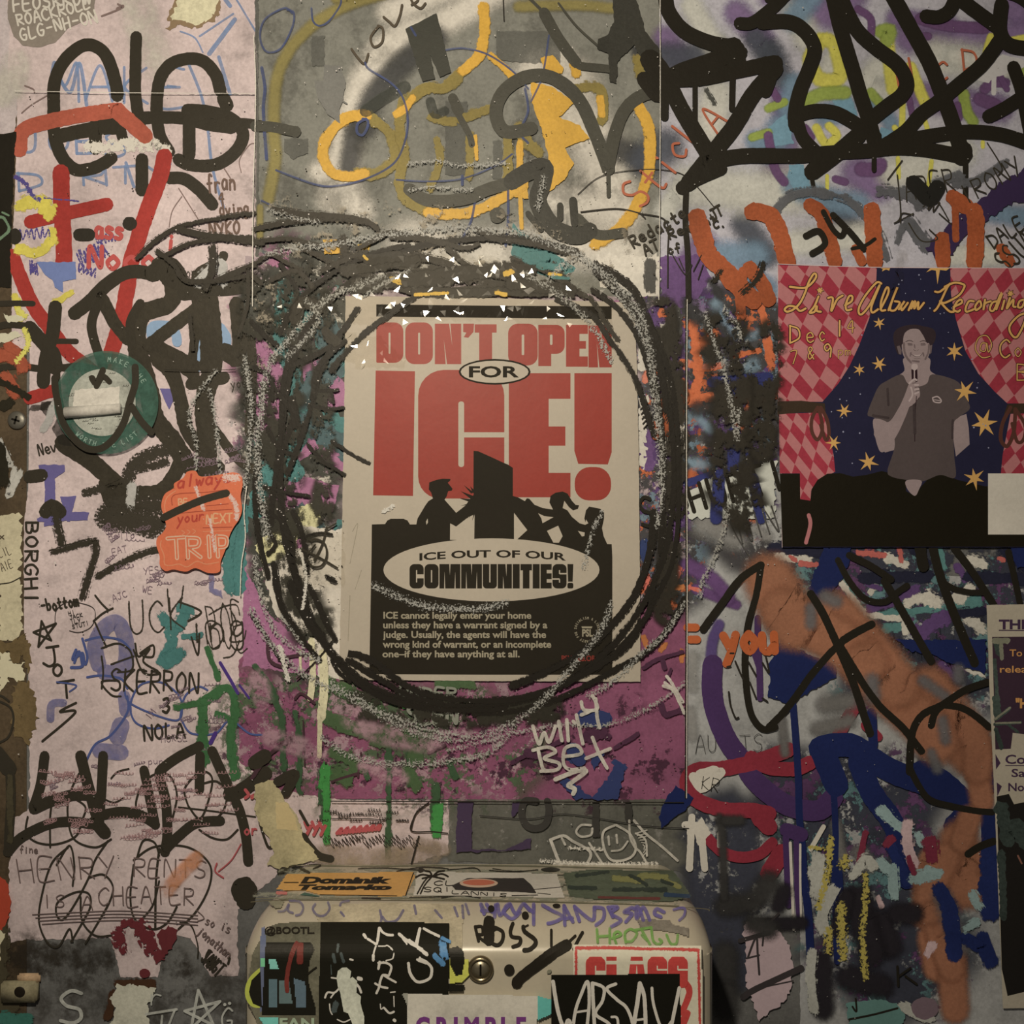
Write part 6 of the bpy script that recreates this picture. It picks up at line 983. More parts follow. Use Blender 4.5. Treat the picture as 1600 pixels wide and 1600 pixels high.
# white wax
tile(0, 0, 1)
ring('wax_ring', WCH, [
 (18, '905,400 870,425 850,450'), (19, '420,400 460,390 520,385 600,370 700,360 800,365 870,385 930,420 985,470 1010,530 1020,600 1030,690 1030,760'),
 (16, '820,430 870,460 900,485 930,520 955,570'), (15, '930,420 970,470 1000,520 1015,570 1022,640 1030,700 1033,760 1025,820'),
 (18, '600,432 560,450 520,465 480,500 455,530 430,560 415,600 410,650 405,700 408,760 420,840'),
 (12, '640,425 600,445 570,465'), (14, '400,870 410,930 430,980 460,1010 500,1030'),
 (19, '586,915 620,930 660,945 700,950 750,950 790,940'), (12, '940,800 925,830 915,870 912,890'),
 (15, '955,940 940,980 915,1015 885,1050 850,1090 800,1130'), (18, '800,1130 740,1150 680,1150 620,1130 560,1090 500,1065 450,1030 415,990 395,950'),
 (14, '1070,940 1035,990 1000,1020 960,1060 920,1085'), (11, '1070,1065 1020,1100 990,1115 940,1132 880,1130 820,1140 760,1155 700,1170'),
 (16, '505,1150 540,1175 600,1190 680,1190 760,1175 800,1140'), (16, '520,1065 560,1095 620,1120 680,1140 740,1150'), (12, '330,610 340,660 345,720 350,760'), (12, '340,580 300,640 310,700 305,760'),
 (14, '385,560 395,640 390,720 385,760'), (11, '1100,490 1115,540 1130,580 1140,640 1150,690 1152,640'), (12, '1130,485 1150,510 1155,530'), (14, '1135,800 1125,840 1110,880 1095,910 1092,930'),
 (12, '420,330 450,340 500,350'), (11, '640,260 680,255 720,262 790,258'), (11, '640,300 680,296 740,300'), (14, '480,470 500,500 470,540 450,560'), (9, '440,960 470,1000 480,1030'), (14, '850,280 845,300 840,330'), (11, '820,370 850,380 900,400'), (12, '1128,580 1138,620 1148,650')], 'speckled white wax strokes following the black ring', .35)
sub('wax_mark', mat(C(176, 165, 145, .8), 'chalk', lo=.40), wall, [(10, '600,800 615,790'), (14, '440,1010 452,1060'), (8, '470,860 480,900 475,950')], label='white wax flecks by the ring')
# white crayon words under the poster
d = Draw(); tile(800, 800)
for p in ['130,1330 150,1400 170,1440 200,1370 230,1430 270,1330', '290,1300 310,1420', '340,1290 350,1420', '400,1260 440,1440', '430,1260 480,1240', '430,1180 450,1230 530,1220 500,1140', '520,1160 530,1280 545,1340', '160,1470 190,1590 200,1600', '130,1480 220,1460 270,1490 200,1530 290,1560 280,1600 180,1610', '320,1520 430,1500 400,1450 330,1470 320,1560 360,1600 450,1590', '460,1530 610,1470', '500,1400 540,1500 590,1590', '290,1330 300,1340', '380,1300 390,1310']: d.line(P(p), 5.5, .15)
for p in ['270,1660 400,1610 460,1610 370,1680 350,1700 390,1720 380,1750']: d.line(P(p), 7, .1)
for p in ['950,1060 1010,1120 1070,1250', '960,1020 990,1060 1060,1180', '940,1080 1000,1100']: d.line(P(p), 5, .3)
d.build('handwriting', mat(C(196, 178, 168, .6), 'wash', op=1), wall, 'white paint marker words will bet on the magenta sheet')
# stray strokes of paper seams
tile(0, 0, 1)
sub('paper_seam', mat(C(190, 180, 160, .8)), wall, [(1.6, '388,760 384,800 386,840 380,880 378,930'), (1.2, '1072,470 1071,700 1072,900 1071,1244'), (1.2, '1030,0 1030,240 1028,470'), (1.4, '399,60 402,150 398,320 397,480'), (1, '28,146 200,149 400,150')], label='pale cracked edges between pasted sheets', jit=.4)
sub('paper_seam', mat((.03, .028, .024)), wall, [(1.6, '1070,470 1069,700 1070,900 1069,1244'), (1.2, '260,579 310,580 370,579'), (1.6, '520,1249 800,1250 1066,1251')], label='painted dark shadow lines between pasted sheets', jit=.4)  # thin dark strokes paint the shadow along the sheet edges
# ================================================================ green round sticker, orange badge
tile(0, 400)
GS = mat(C(50, 84, 66, .85), 'wash', op=.97)
g0 = Draw().disc(P('680,920')[0], 81, 80, n=64).build('round_sticker', GS); thing(g0, 'round dark green sticker with a half peeled white centre, under black marker loops', 'sticker')
g1 = Draw().disc(P('655,920')[0], 52, 52, n=48).build('sticker_centre', mat(C(150, 146, 126, .9), 'paper', var=.35), g0, 'worn white centre')
d = Draw()
def ringtext(d, text, cx, cy, r, a0, step, h, lw, flip=False):
    for i, ch in enumerate(text):
        a = math.radians(a0 + i * step * (-1 if flip else 1)); px, py = cx + r * math.cos(a), cy + r * math.sin(a); rot = math.degrees(a) + (90 if not flip else -90); ra = math.radians(rot)
        hand(d, ch, px - h * .3 * math.cos(ra) + h * .5 * math.sin(ra), py - h * .3 * math.sin(ra) - h * .5 * math.cos(ra), h, h * .8, rot, lw, wob=.02)
tile(0, 0, 1)
ringtext(d, 'WORTH THE LIST', 170, 630, 66, 132, 6.5, 7, 1.0, True); ringtext(d, 'MAKE THE', 170, 630, 67, -86, 8, 7, 1.0)
d.build('lettering', mat(C(120, 140, 118, .85)), g0)
d = Draw()
for i in range(26):
    a = random.uniform(0, 6.28); r = random.uniform(28, 50); squiggle(d, 164 + r * math.cos(a) - 5, 630 + r * math.sin(a), 10, 3, .7, 0, 3)
d.build('lettering', mat((.05, .05, .045)), g0)
roll = bmesh.new()
bmesh.ops.create_cone(roll, cap_ends=True, segments=16, radius1=.0042, radius2=.0036, depth=.040)
bmesh.ops.rotate(roll, verts=roll.verts, matrix=__import__('mathutils').Matrix.Rotation(math.pi / 2 - .08, 3, 'Y'))
bmesh.ops.translate(roll, verts=roll.verts, vec=wall_at(152, 643, .0075)); me = bpy.data.meshes.new('peeled_curl'); roll.to_mesh(me); roll.free(); me.materials.append(mat(C(196, 186, 160, .9), 'paper')); me.shade_smooth()
pc = bpy.data.objects.new('peeled_curl', me); COL.objects.link(pc); pc.parent = g0; pc['label'] = 'curled up strip of peeled white paper'
Draw().poly(P('120,610 190,606 192,648 180,634 118,640'), .8).build('torn_paper', mat(C(190, 182, 160, .9), 'paper'), g0)
sub('marker_line', TAG, g0, polys=[], strokes=[(11, '90,592 92,615 102,658 120,686 140,701 160,702 180,688 197,662 207,628 215,600 215,575'), (11, '209,636 225,660 240,676'), (10, '148,592 155,600 165,580'), (9, '155,605 165,590 175,598')])
tile(230, 730, .10625)
OB = C(186, 86, 48, .8)
ob = Draw().poly(smooth(P('430,240 560,160 620,70 740,60 820,140 1100,110 1290,80 1400,120 1430,250 1400,420 1420,620 1380,760 1300,880 1240,1000 1180,1200 1110,1380 1090,1530 930,1550 740,1480 600,1530 420,1500 300,1520 220,1440 215,1300 170,1150 180,1040 260,960 310,860 270,700 240,560 290,400 420,310'), True, 2), thick=.0003).build('badge_sticker', mat(OB, 'ink', var=.12)); thing(ob, 'scalloped orange sticker with trip lettering beside the cracked seam', 'sticker')
d = Draw()
for x, ch, w in ((330, 'T', 250), (600, 'R', 210), (900, 'I', 60), (1040, 'P', 170)): hand(d, ch, x, 1040 - (x - 330) * .04, 300, w * 1.28, -3, 60, wob=0)
tr = d.build('lettering', mat(C(214, 140, 108, .8)), ob)
d = Draw()
for x, ch, w in ((330, 'T', 250), (600, 'R', 210), (900, 'I', 60), (1040, 'P', 170)): hand(d, ch, x, 1040 - (x - 330) * .04, 300, w * 1.28, -3, 22, wob=0)
d.build('lettering', mat(OB), tr)
d = Draw(); hand(d, 'BE', 490, 470, 90, 150, -4, 20); hand(d, 'NEXT', 890, 700, 130, 400, -3, 22, slant=.1); d.build('lettering', mat(C(220, 128, 84, .8)), ob)
d = Draw(); hand(d, 'always', 450, 140, 170, 820, -6, 30, slant=.25); hand(d, 'your', 450, 680, 150, 420, -8, 26, slant=.25); d.build('lettering', mat(C(156, 48, 32, .8)), ob)
d = Draw()
for p, w in [('400,560 400,440 520,390 900,370 1200,330', 12), ('500,680 800,650 1270,620', 12), ('850,890 1270,880', 12), ('900,570 1220,540', 12)]: d.line(P(p), w * T[2])
d.build('line_print', mat(C(140, 50, 30, .8)), ob)
sub('rim_print', mat(C(206, 108, 68, .8)), ob, [(16, '300,660 290,560 330,440 450,350'), (16, '240,1080 230,1160 280,1290 290,1420 380,1440 500,1420 620,1460 760,1380 900,1420 1080,1390'), (14, '540,930 580,960 540,1000'), (14, '620,920 660,950 620,990'), (14, '700,910 740,940 700,980'), (12, '850,945 1260,930')])
sub('wax_mark', mat(C(196, 150, 132, .8), 'chalk', lo=.42), ob, [(90, '740,300 800,440 860,620'), (200, '1180,150 1340,160'), (120, '1250,430 1330,560 1340,760'), (70, '950,750 990,1000 1020,1230')])
sub('marker_line', TAG, ob, [(110, '280,740 480,640 700,540 880,470 1050,420 1190,385')], jit=.06)
# ================================================================ clear film over the head of the poster
def film(name, pts, label, seed, amp=.0008, step=6.5):
    """a crumpled sheet of clear film: flat facets, each tilted its own way"""
    me = bpy.data.meshes.new(name); poly = P(pts); xs = [p[0] for p in poly]; ys = [p[1] for p in poly]; v = []; f = []; memo = {}
    rnd = random.Random(seed)
    def inside(x, y):
        c = False; n = len(poly)
        for i in range(n):
            (ax, ay), (bx, by) = poly[i], poly[(i + 1) % n]
            if (ay > y) != (by > y) and x < (bx - ax) * (y - ay) / (by - ay) + ax: c = not c
        return c
    nx = int((max(xs) - min(xs)) / step); ny = int((max(ys) - min(ys)) / step); H = HT[wall_at][0] + .0002
    def vv(i, j):
        if (i, j) not in memo:
            x, y = min(xs) + (i + rnd.uniform(-.4, .4)) * step, min(ys) + (j + rnd.uniform(-.4, .4)) * step
            memo[i, j] = len(v); v.append(wall_at(x, y, H + amp * rnd.random()))
        return memo[i, j]
    for i in range(nx):
        for j in range(ny):
            if inside(min(xs) + (i + .5) * step, min(ys) + (j + .5) * step):
                a, b, c, d_ = vv(i, j), vv(i, j + 1), vv(i + 1, j + 1), vv(i + 1, j)
                f += [(a, b, c), (a, c, d_)] if rnd.random() < .5 else [(a, b, d_), (b, c, d_)]
    me.from_pydata(v, [], f); me.materials.append(FILM); o = bpy.data.objects.new(name, me); COL.objects.link(o); return thing(o, label, 'tape')
FILM = bpy.data.materials.new('clear_film'); FILM.use_nodes = True; nt = FILM.node_tree; nt.nodes.clear()
mo = nt.nodes.new('ShaderNodeOutputMaterial'); mx = nt.nodes.new('ShaderNodeMixShader'); tr_ = nt.nodes.new('ShaderNodeBsdfTransparent'); gl = nt.nodes.new('ShaderNodeBsdfGlossy'); fr = nt.nodes.new('ShaderNodeFresnel')
gl.inputs['Roughness'].default_value = .07; fr.inputs[0].default_value = 1.45; tr_.inputs[0].default_value = (.97, .965, .95, 1)
nt.links.new(fr.outputs[0], mx.inputs[0]); nt.links.new(tr_.outputs[0], mx.inputs[1]); nt.links.new(gl.outputs[0], mx.inputs[2]); nt.links.new(mx.outputs[0], mo.inputs[0])
tile(0, 0, 1)
film('clear_tape', '430,470 470,455 560,430 560,405 700,398 800,410 955,440 960,505 860,515 780,500 640,505 540,510 430,520', 'wide wrinkled clear tape over the head of the ringed poster', 3.3)
film('clear_tape', '537,520 600,530 612,545 640,560 630,580 560,575 540,560', 'small shiny clear tape patch over the poster corner letters', 8.1, step=7)
film('clear_tape', '1398,395 1412,395 1400,462 1388,462', 'short clear tape strip at the top of the comedy flyer', 5.0, step=6)
film('clear_tape', '455,830 545,830 545,920 500,915 455,900', 'small clear tape piece holding the poster edge beside the crossed circle', 1.0)
# screw and bracket on the board
def lathe(name, prof, m, loc, axis_y=True, seg=32, parent=None):
    bm = bmesh.new(); rings = []
    for r, h in prof:
        rings.append([bm.verts.new((r * math.cos(2 * math.pi * i / seg), -h, r * math.sin(2 * math.pi * i / seg))) for i in range(seg)])
    for a, b in zip(rings, rings[1:]):
        for i in range(seg): bm.faces.new((a[i], a[(i + 1) % seg], b[(i + 1) % seg], b[i]))
    bm.faces.new(rings[-1][::-1]); bmesh.ops.recalc_face_normals(bm, faces=bm.faces)
    me = bpy.data.meshes.new(name); bm.to_mesh(me); bm.free(); me.materials.append(m); me.shade_smooth()
    o = bpy.data.objects.new(name, me); COL.objects.link(o); o.location = loc
    if parent: o.parent = parent
    return o
h_ = HT[wall_at][0]
scr = lathe('wood_screw', [(.0067, 0), (.0067, .0008), (.0058, .0018), (.003, .0024), (.0005, .0025)], mat(C(100, 92, 76, .8), 'ink', metal=.6, rough=.45), wall_at(28, 657, .0012)); thing(scr, 'cross-head screw in the brown board at the wall edge', 'screw')
bm = bmesh.new()
for rz in (0.3, 0.3 + math.pi / 2):
    r = bmesh.ops.create_cube(bm, size=1); vs = r['verts']; bmesh.ops.scale(bm, verts=vs, vec=(.0062, .0008, .0014)); bmesh.ops.rotate(bm, verts=vs, matrix=__import__('mathutils').Matrix.Rotation(rz, 3, 'Y'))
me = bpy.data.meshes.new('cross_slot'); bm.to_mesh(me); bm.free(); me.materials.append(mat((.012, .01, .008))); o = bpy.data.objects.new('cross_slot', me); COL.objects.link(o); o.parent = scr; o.location = (0, -.0022, 0)
def block(name, x0, y0, x1, y1, t0, t1, m, parent=None, bev=.0015):
    a = wall_at(x0, y1, 0); b = wall_at(x1, y0, 0); bm = bmesh.new(); bmesh.ops.create_cube(bm, size=1)
    for v in bm.verts: v.co = Vector((a[0] if v.co.x < 0 else b[0], -t0 if v.co.y > 0 else -t1, a[2] if v.co.z < 0 else b[2]))
    bmesh.ops.bevel(bm, geom=bm.edges[:], offset=bev, segments=3, affect='EDGES'); me = bpy.data.meshes.new(name); bm.to_mesh(me); bm.free(); me.materials.append(m); me.shade_smooth()
    o = bpy.data.objects.new(name, me); COL.objects.link(o)
    if parent: o.parent = parent
    return o
brk = block('door_bracket', 8, 1528, 64, 1560, .0009, .008, mat(C(112, 100, 70, .5), 'paper', var=.3)); thing(brk, 'small painted metal bracket at the edge near the dark grey strip', 'bracket')
block('bracket_tab', 30, 1518, 66, 1534, .0009, .0045, mat(C(150, 118, 82, .5), 'paper', var=.3), brk)
lathe('bracket_hole', [(.004, 0), (.0034, .0004), (.001, .0004)], mat((.02, .016, .012)), (wall_at(39, 1542, 0)[0], -.0081, wall_at(39, 1542, 0)[2]), parent=brk)
# ================================================================ the dispenser
ENAM = mat((0.60, 0.565, 0.48), 'ink', var=.06, rough=.28, spec=.5, bump=.06, bscale=60)
bm = bmesh.new(); R = .020
secs = []
for i in range(9):
    a = math.pi / 2 * i / 8; secs.append((BX0 + R - R * math.cos(a), R - R * math.sin(a)))
for i in range(1, 12): secs.append((BX0 + R + (BX1 - BX0 - 2 * R) * i / 12, 0))
for i in range(9):
    a = math.pi / 2 * (8 - i) / 8; secs.append((BX1 - R + R * math.cos(a), R - R * math.sin(a)))
PN = []
for i, (t, z) in enumerate(PROF):
    a = PROF[max(0, i - 1)]; b = PROF[min(len(PROF) - 1, i + 1)]
    nt_, nz_ = -(b[1] - a[1]), b[0] - a[0]; l = math.hypot(nt_, nz_); PN.append((nt_ / l, nz_ / l))
rows = []
for x, ins in secs: rows.append([bm.verts.new((x, -(max(0, t - ins * n[0]) if i else 0), z - ins * n[1])) for i, ((t, z), n) in enumerate(zip(PROF, PN))])
for a, b in zip(rows, rows[1:]):
    for i in range(len(PROF) - 1): bm.faces.new((a[i], b[i], b[i + 1], a[i + 1]))
for row in (rows[0], rows[-1]):
    w0 = bm.verts.new((row[0].co.x, 0, -.56)); bm.faces.new(row + [w0])
bmesh.ops.recalc_face_normals(bm, faces=bm.faces)
me = bpy.data.meshes.new('wall_dispenser'); bm.to_mesh(me); bm.free(); me.materials.append(ENAM)
for p in me.polygons: p.use_smooth = len(p.vertices) == 4
disp = bpy.data.objects.new('wall_dispenser', me); COL.objects.link(disp); thing(disp, 'white enamelled wall dispenser with rounded corners, covered in stickers', 'dispenser')
SURF[0] = box_at
tile(0, 0, 1)
def bs(name, c, parent, pts, label=None, cat=None, style='ink', step=1.6, up=0.0001, **k):
    d = Draw(); d.grid(P(pts), step); o = d.build(name, mat(c, style, **k) if isinstance(c, tuple) else c, parent, up=up)
    if cat: thing(o, label, cat)
    elif label: o['label'] = label
    return o
WB = C(172, 160, 132, .6)
# paint residue on the lid
sub('seam_line', mat(C(74, 66, 44, .5)), disp, [(1.2, '392,1410 460,1407 700,1408 960,1413 1092,1420 1108,1424')], jit=.2, label='dark seam of the lid')
sub('seam_line', mat(C(90, 84, 60, .5), 'brush', rag=1.4), disp, [(3, '455,1352 560,1354 760,1353 1000,1358 1050,1362'), (3, '400,1405 600,1404 800,1408 1060,1416')])
sub('lid_grime', mat(C(120, 116, 92, .55), 'grime', s=90, t0=.44, t1=.54, op=.8), disp, [(16, '440,1365 600,1364 800,1366 1000,1370'), (14, '400,1400 560,1402 700,1402 900,1404 1060,1412'), (22, '620,1380 700,1380 880,1385')], label='grime smears on the lid')
sub('lid_marks', mat((.035, .032, .026), 'brush', rag=1.6), disp, [(4, '445,1360 470,1350 500,1352 490,1358'), (6, '470,1358 490,1368 505,1376'), (3, '560,1358 600,1357 660,1361'), (3, '620,1362 660,1356 700,1358'), (3, '700,1360 740,1357 750,1362'), (3, '765,1361 800,1363 840,1360'), (3, '640,1403 700,1402'), (4, '566,1404 594,1405'), (2, '770,1358 830,1366 880,1368 930,1366'), (3, '690,1404 720,1400 750,1404'), (2, '880,1384 900,1382')], label='black marker strokes on the lid', jit=.3)
d = Draw(); d.disc((860, 1360), 15, 3.2); d.disc((658, 1361), 5, 4, .2); d.build('lid_blot', mat((.03, .028, .024)), disp)
# stickers on the lid
osk = bs('orange_sticker', C(196, 124, 48, .62), None, '448,1366 646,1363 648,1372 634,1400 625,1402 500,1399 478,1393 432,1391', 'orange sticker with heavy black names on the dispenser lid', 'sticker', var=.15)
typed('lettering', 'Dominik', 469, 1371, 612, 1382, PBLK, osk, off=.06, shear=.25); typed('lettering', 'Tomasko', 466, 1383, 612, 1392, PBLK, osk, off=.07, shear=.25)
sub('line_print', PBLK, osk, [(1.5, '444,1380 466,1380'), (1, '500,1399 620,1401'), (1.6, '646,1365 634,1400')], jit=.1)
sub('line_print', mat(C(180, 90, 80, .6), 'brush'), osk, [(8, '434,1396 446,1397')]); sub('line_print', mat(C(44, 76, 60, .6)), osk, polys=['468,1400 476,1396 496,1401 500,1403'], pj=0)
psk = bs('palm_sticker', C(176, 164, 136, .62), None, '652,1363 870,1366 882,1404 646,1400', 'long white lid sticker with a black palm tree drawing and an orange oval', 'sticker', var=.15)
sub('palm_print', PBLK, psk, [(2.4, '672,1369 662,1380 652,1398'), (2.4, '674,1372 664,1384 657,1398'), (3, '675,1371 660,1368 650,1372'), (3, '675,1371 690,1367 700,1371'), (3, '675,1371 672,1364 664,1362'), (3, '676,1371 684,1364 694,1362'), (3, '674,1371 660,1374'), (3, '676,1371 694,1375')], jit=.2, label='black palm tree')
d = Draw(); hand(d, 'CL', 678, 1378, 7, 36, 0, 1.6); hand(d, 'SQI', 662, 1388, 7, 46, 0, 1.6); hand(d, 'LANNIS', 706, 1393, 5, 90, 3, 1.3); d.build('lettering', PBLK, psk)
sub('dark_print', mat(C(44, 38, 32, .6)), psk, polys=['706,1386 730,1374 818,1374 830,1384 838,1397 800,1395 712,1392'], pj=.3)
sub('oval_print', mat(C(186, 140, 108, .62)), psk, discs=[(748, 1382, 30, 7)], pj=0); sub('oval_print', mat(C(170, 84, 54, .62)), psk, discs=[(748, 1381, 25, 4.6)], pj=0)
sub('line_print', PBLK, psk, [(1, '820,1392 850,1390 880,1387'), (1, '840,1397 860,1399'), (1.4, '800,1401 840,1400')], jit=.3)
csk = bs('camo_sticker', C(70, 76, 54, .55), None, '880,1366 920,1360 1052,1362 1074,1392 1080,1402 1050,1410 936,1407 890,1402', 'worn dark green and olive sticker at the end of the dispenser lid', 'sticker', var=.4)
sub('camo_print', mat(C(116, 112, 56, .55), 'brush', rag=1.8), csk, [(16, '960,1374 1000,1378'), (14, '1000,1370 1040,1372'), (12, '1040,1378 1062,1388')], jit=.4)
sub('camo_print', mat(C(36, 44, 34, .5), 'brush', rag=1.8), csk, [(8, '900,1370 950,1364'), (8, '985,1370 1010,1384'), (10, '960,1392 1040,1392'), (8, '1035,1378 1050,1384'), (10, '890,1388 930,1390')], jit=.4)
sub('camo_print', mat(C(30, 50, 66, .5), 'brush', rag=1.4), csk, [(10, '1040,1400 1076,1402')]); sub('camo_print', mat(C(92, 44, 36, .55), 'brush', rag=1.4), csk, [(6, '936,1404 1030,1406')])
# old paper on the front curve
old = bs('paper_remnant', C(146, 130, 98, .55), disp, '494,1430 520,1415 600,1412 724,1414 722,1490 702,1490 702,1444 498,1444', 'stained paper remnant', style='paper', var=.3)
bs('paper_remnant', C(112, 104, 78, .5), disp, '418,1410 444,1410 440,1420 430,1421', None, style='paper', var=.3)
bs('paper_remnant', C(96, 86, 70, .5), disp, '996,1440 1008,1438 1046,1440 1052,1447 1066,1450 1076,1452 1076,1465 1058,1460 1030,1455 1000,1452', 'brown glue remnant', style='paper', var=.3)
# purple writing
PW = mat(C(88, 76, 118, .6), 'wash', op=.9)
d = Draw(); tile(750, 1330, .125)
for p in ['10,680 50,800', '80,680 160,780 200,680 180,840', '160,760 20,760', '220,680 250,820 330,700 380,680 300,780 400,860 500,780', '380,690 450,800 540,680 620,760', '670,680 670,930', '560,690 660,780', '780,690 900,760 1030,830 960,890 850,920', '1050,700 1060,940', '1050,700 1160,900', '1060,860 1150,850', '1180,710 1240,890', '1180,710 1400,880 1430,720', '1430,720 1540,740 1540,860 1450,940', '1600,720 1660,840', '1600,720 1720,720 1640,800 1760,880 1640,960', '1900,720 1800,780 1900,800 1820,900', '1920,740 1980,720 2040,880', '1950,740 1960,860 2040,720 2120,880', '2260,840 2180,800 2210,740 2300,780']: d.line(P(p), 5.6, .1)
for p in ['2420,750 2500,730 2560,740 2550,820 2490,880']: d.line(P(p), 4, .1)
d.build('handwriting', PW, disp, 'purple marker writing along the upper front edge')
d = Draw(); tile(370, 1330, .125)
for p in ['520,770 600,760 650,680 640,760 700,790', '660,640 780,650 830,720 800,800 740,820', '980,680 950,740 1010,820 1100,820 1160,740 1140,660', '1290,700 1310,660 1400,640', '1300,780 1340,830']: d.line(P(p), 3.6, .15)
tile(560, 1330, .125)
for p in ['270,760 290,860 270,920', '300,840 360,900 480,880 560,760', '700,700 720,800', '960,760 1040,850', '1200,720 1240,830', '1300,700 1310,850', '1340,680 1380,800', '1540,680 1590,780']: d.line(P(p), 4, .15)
d.build('handwriting', mat(C(92, 84, 104, .6), 'wash', op=.75), disp, 'faded purple writing continuing along the edge')
GRT = mat(C(88, 124, 48, .55), 'wash', op=.95)
d = Draw(); tile(940, 1330, .125)
for p in ['-60,990 -50,1150', '100,980 100,1160', '-40,1080 100,1070', '130,1100 240,1060 200,1020 150,1060 180,1160', '300,1150 290,1040 360,990 440,1040 380,1130 320,1140', '500,1000 600,1170', '420,1000 620,970', '620,970 640,1120 700,1170 750,1140 720,1110', '810,1060 860,1160 930,1160 950,1060', '500,1060 560,1120']: d.line(P(p), 4.2, .1)
d.build('handwriting', GRT, disp, 'light green marker word on the upper front')
d = Draw(); tile(750, 1330, .125)
for p, w in [('-60,960 -20,1130', 30), ('-60,960 20,960 30,1050 -40,1060 60,1140', 28), ('190,970 280,1020 280,1120 220,1180 140,1140 150,1020 200,980', 34), ('410,920 380,1010 400,1080 500,1100 490,1170 410,1200', 34), ('540,960 560,1020 680,1110 690,1170 620,1230 550,1240', 40), ('560,960 600,940', 16), ('110,890 110,1120', 110), ('890,1000 890,1200', 26), ('1100,1150 1190,1070', 24), ('1170,1230 1220,1130 1280,1030', 30), ('1080,1180 900,1280 700,1420 500,1580 460,1640', 110)]: d.line(P(p), w * 1.25 * T[2], .1)
for c, r in ((P('140,745')[0], 5), (P('565,825')[0], 5.4), (P('365,1470')[0], 8)): d.disc(c, r, r * 1.1)
d.disc(P('955,705')[0], 6, 3); d.build('handwriting', PBLK, disp, 'black marker name and slash on the front')
sub('paint_patch', mat(C(100, 94, 72, .5), 'paper', var=.3), disp, polys=['841,1470 862,1474 888,1474 892,1500 888,1522 840,1522'], pj=1)
tile(0, 0, 1)
# stickers on the front
st1 = bs('torn_sticker', C(84, 78, 58, .5), None, '425,1448 440,1444 502,1443 498,1600 410,1640 400,1590 386,1560 390,1520 395,1490 410,1465', 'torn holographic sticker with dark photograph and serif capitals', 'sticker', style='paper', var=.35)
sub('black_disc_print', mat((.02, .02, .016)), st1, [(8, '410,1520 398,1540 400,1560 412,1572')], polys=['408,1516 394,1530 390,1548 396,1566 410,1572'], pj=0)
sub('yellow_ring_print', mat(C(136, 138, 36, .5)), st1, [(7, '408,1514 395,1526 388,1540 388,1556 396,1568 410,1570')], jit=0)
bs('hologram_strip', mat(C(74, 78, 92, .5), 'ink', rough=.2, spec=.8), st1, '408,1452 415,1450 416,1576 407,1580')
bs('hologram_strip', mat(C(70, 190, 96, .5), 'ink'), st1, '408,1496 415,1496 415,1509 408,1509', 'bright green hologram glint patch')
bs('photo_print', (.018, .018, .014), st1, '416,1474 486,1474 492,1484 484,1500 482,1530 494,1574 494,1584 410,1584')
bs('photo_print', C(66, 84, 84, .5), st1, '421,1528 434,1528 434,1572 421,1572'); bs('photo_print', C(70, 84, 78, .5), st1, '437,1530 452,1530 458,1566 437,1566'); bs('photo_print', C(66, 80, 84, .5), st1, '460,1526 478,1532 479,1572 464,1572')
bs('photo_print', C(90, 150, 160, .5), st1, '421,1497 432,1497 437,1512 423,1512', 'pale blue window patch')
sub('red_print', mat(C(92, 32, 24, .5), 'brush', op=1, rag=1.2), st1, [(10, '464,1476 454,1500 449,1530 450,1546'), (16, '470,1480 470,1500')])
typed('lettering', '@BOOTL.', 414, 1451, 492, 1465, PBLK, st1, off=.03); typed('lettering', 'FAN', 438, 1588, 492, 1606, mat(C(120, 130, 100, .5)), st1, off=.03)
bs('hologram_strip', mat(C(74, 160, 130, .5), 'ink', rough=.3), st1, '406,1587 436,1587 436,1600 414,1600')
sub('speck_print', PBLK, st1, [(2.4, '482,1519 488,1514 495,1509')])
st2 = bs('black_sticker', (.018, .018, .014), None, '502,1445 702,1446 700,1640 498,1640', 'large black sticker with white marker writing and a white fencer figure', 'sticker', rough=.6, spec=.12)
tile(500, 1440, .1)
WM = mat(C(186, 184, 152, .5)); WD = mat(C(120, 120, 100, .5), 'brush', rag=2.2)
sub('handwriting', WM, st2, [(46, '690,240 720,280'), (34, '750,300 880,370 900,340'), (44, '930,140 905,320'), (36, '940,140 980,200 1060,240 1140,245'), (26, '880,400 850,480 840,560'), (44, '840,520 840,580'), (20, '920,400 1020,400 1060,390 1140,450'), (20, '1160,500 1140,560 1040,590'), (40, '940,610 920,710'), (36, '920,620 1040,620 1120,680 1090,800'), (36, '1080,820 990,810 950,900 930,1000 890,1090'), (34, '1000,810 1080,860 1190,920'), (34, '870,940 960,990 1060,1010'), (20, '1110,1080 1180,1070'), (16, '1160,1140 1165,1300'), (16, '950,1260 960,1340 1000,1310'), (34, '1010,1320 1090,1400 1160,1380'), (50, '1165,1510 1175,1520'), (44, '1240,230 1390,340 1600,450'), (34, '1560,170 1520,390'), (24, '1290,290 1360,370')], jit=.12, label='white marker words')
tile(560, 1330, .125)
sub('handwriting', WM, st2, [(36, '720,1190 770,1000'), (32, '820,1000 900,1040 1010,1090'), (40, '640,1140 860,1290'), (36, '630,1380 650,1500 720,1600 800,1610 900,1560 920,1450 870,1380 770,1330'), (30, '740,1340 850,1380')], jit=.12)
sub('blue_smear', mat(C(60, 104, 140, .5), 'brush', op=.9, rag=2), st2, [(160, '1060,1200 1080,1300'), (90, '960,1300 1060,1390'), (60, '1050,1110 1140,1150')], jit=.3, label='blue paint smear')
tile(500, 1440, .1)
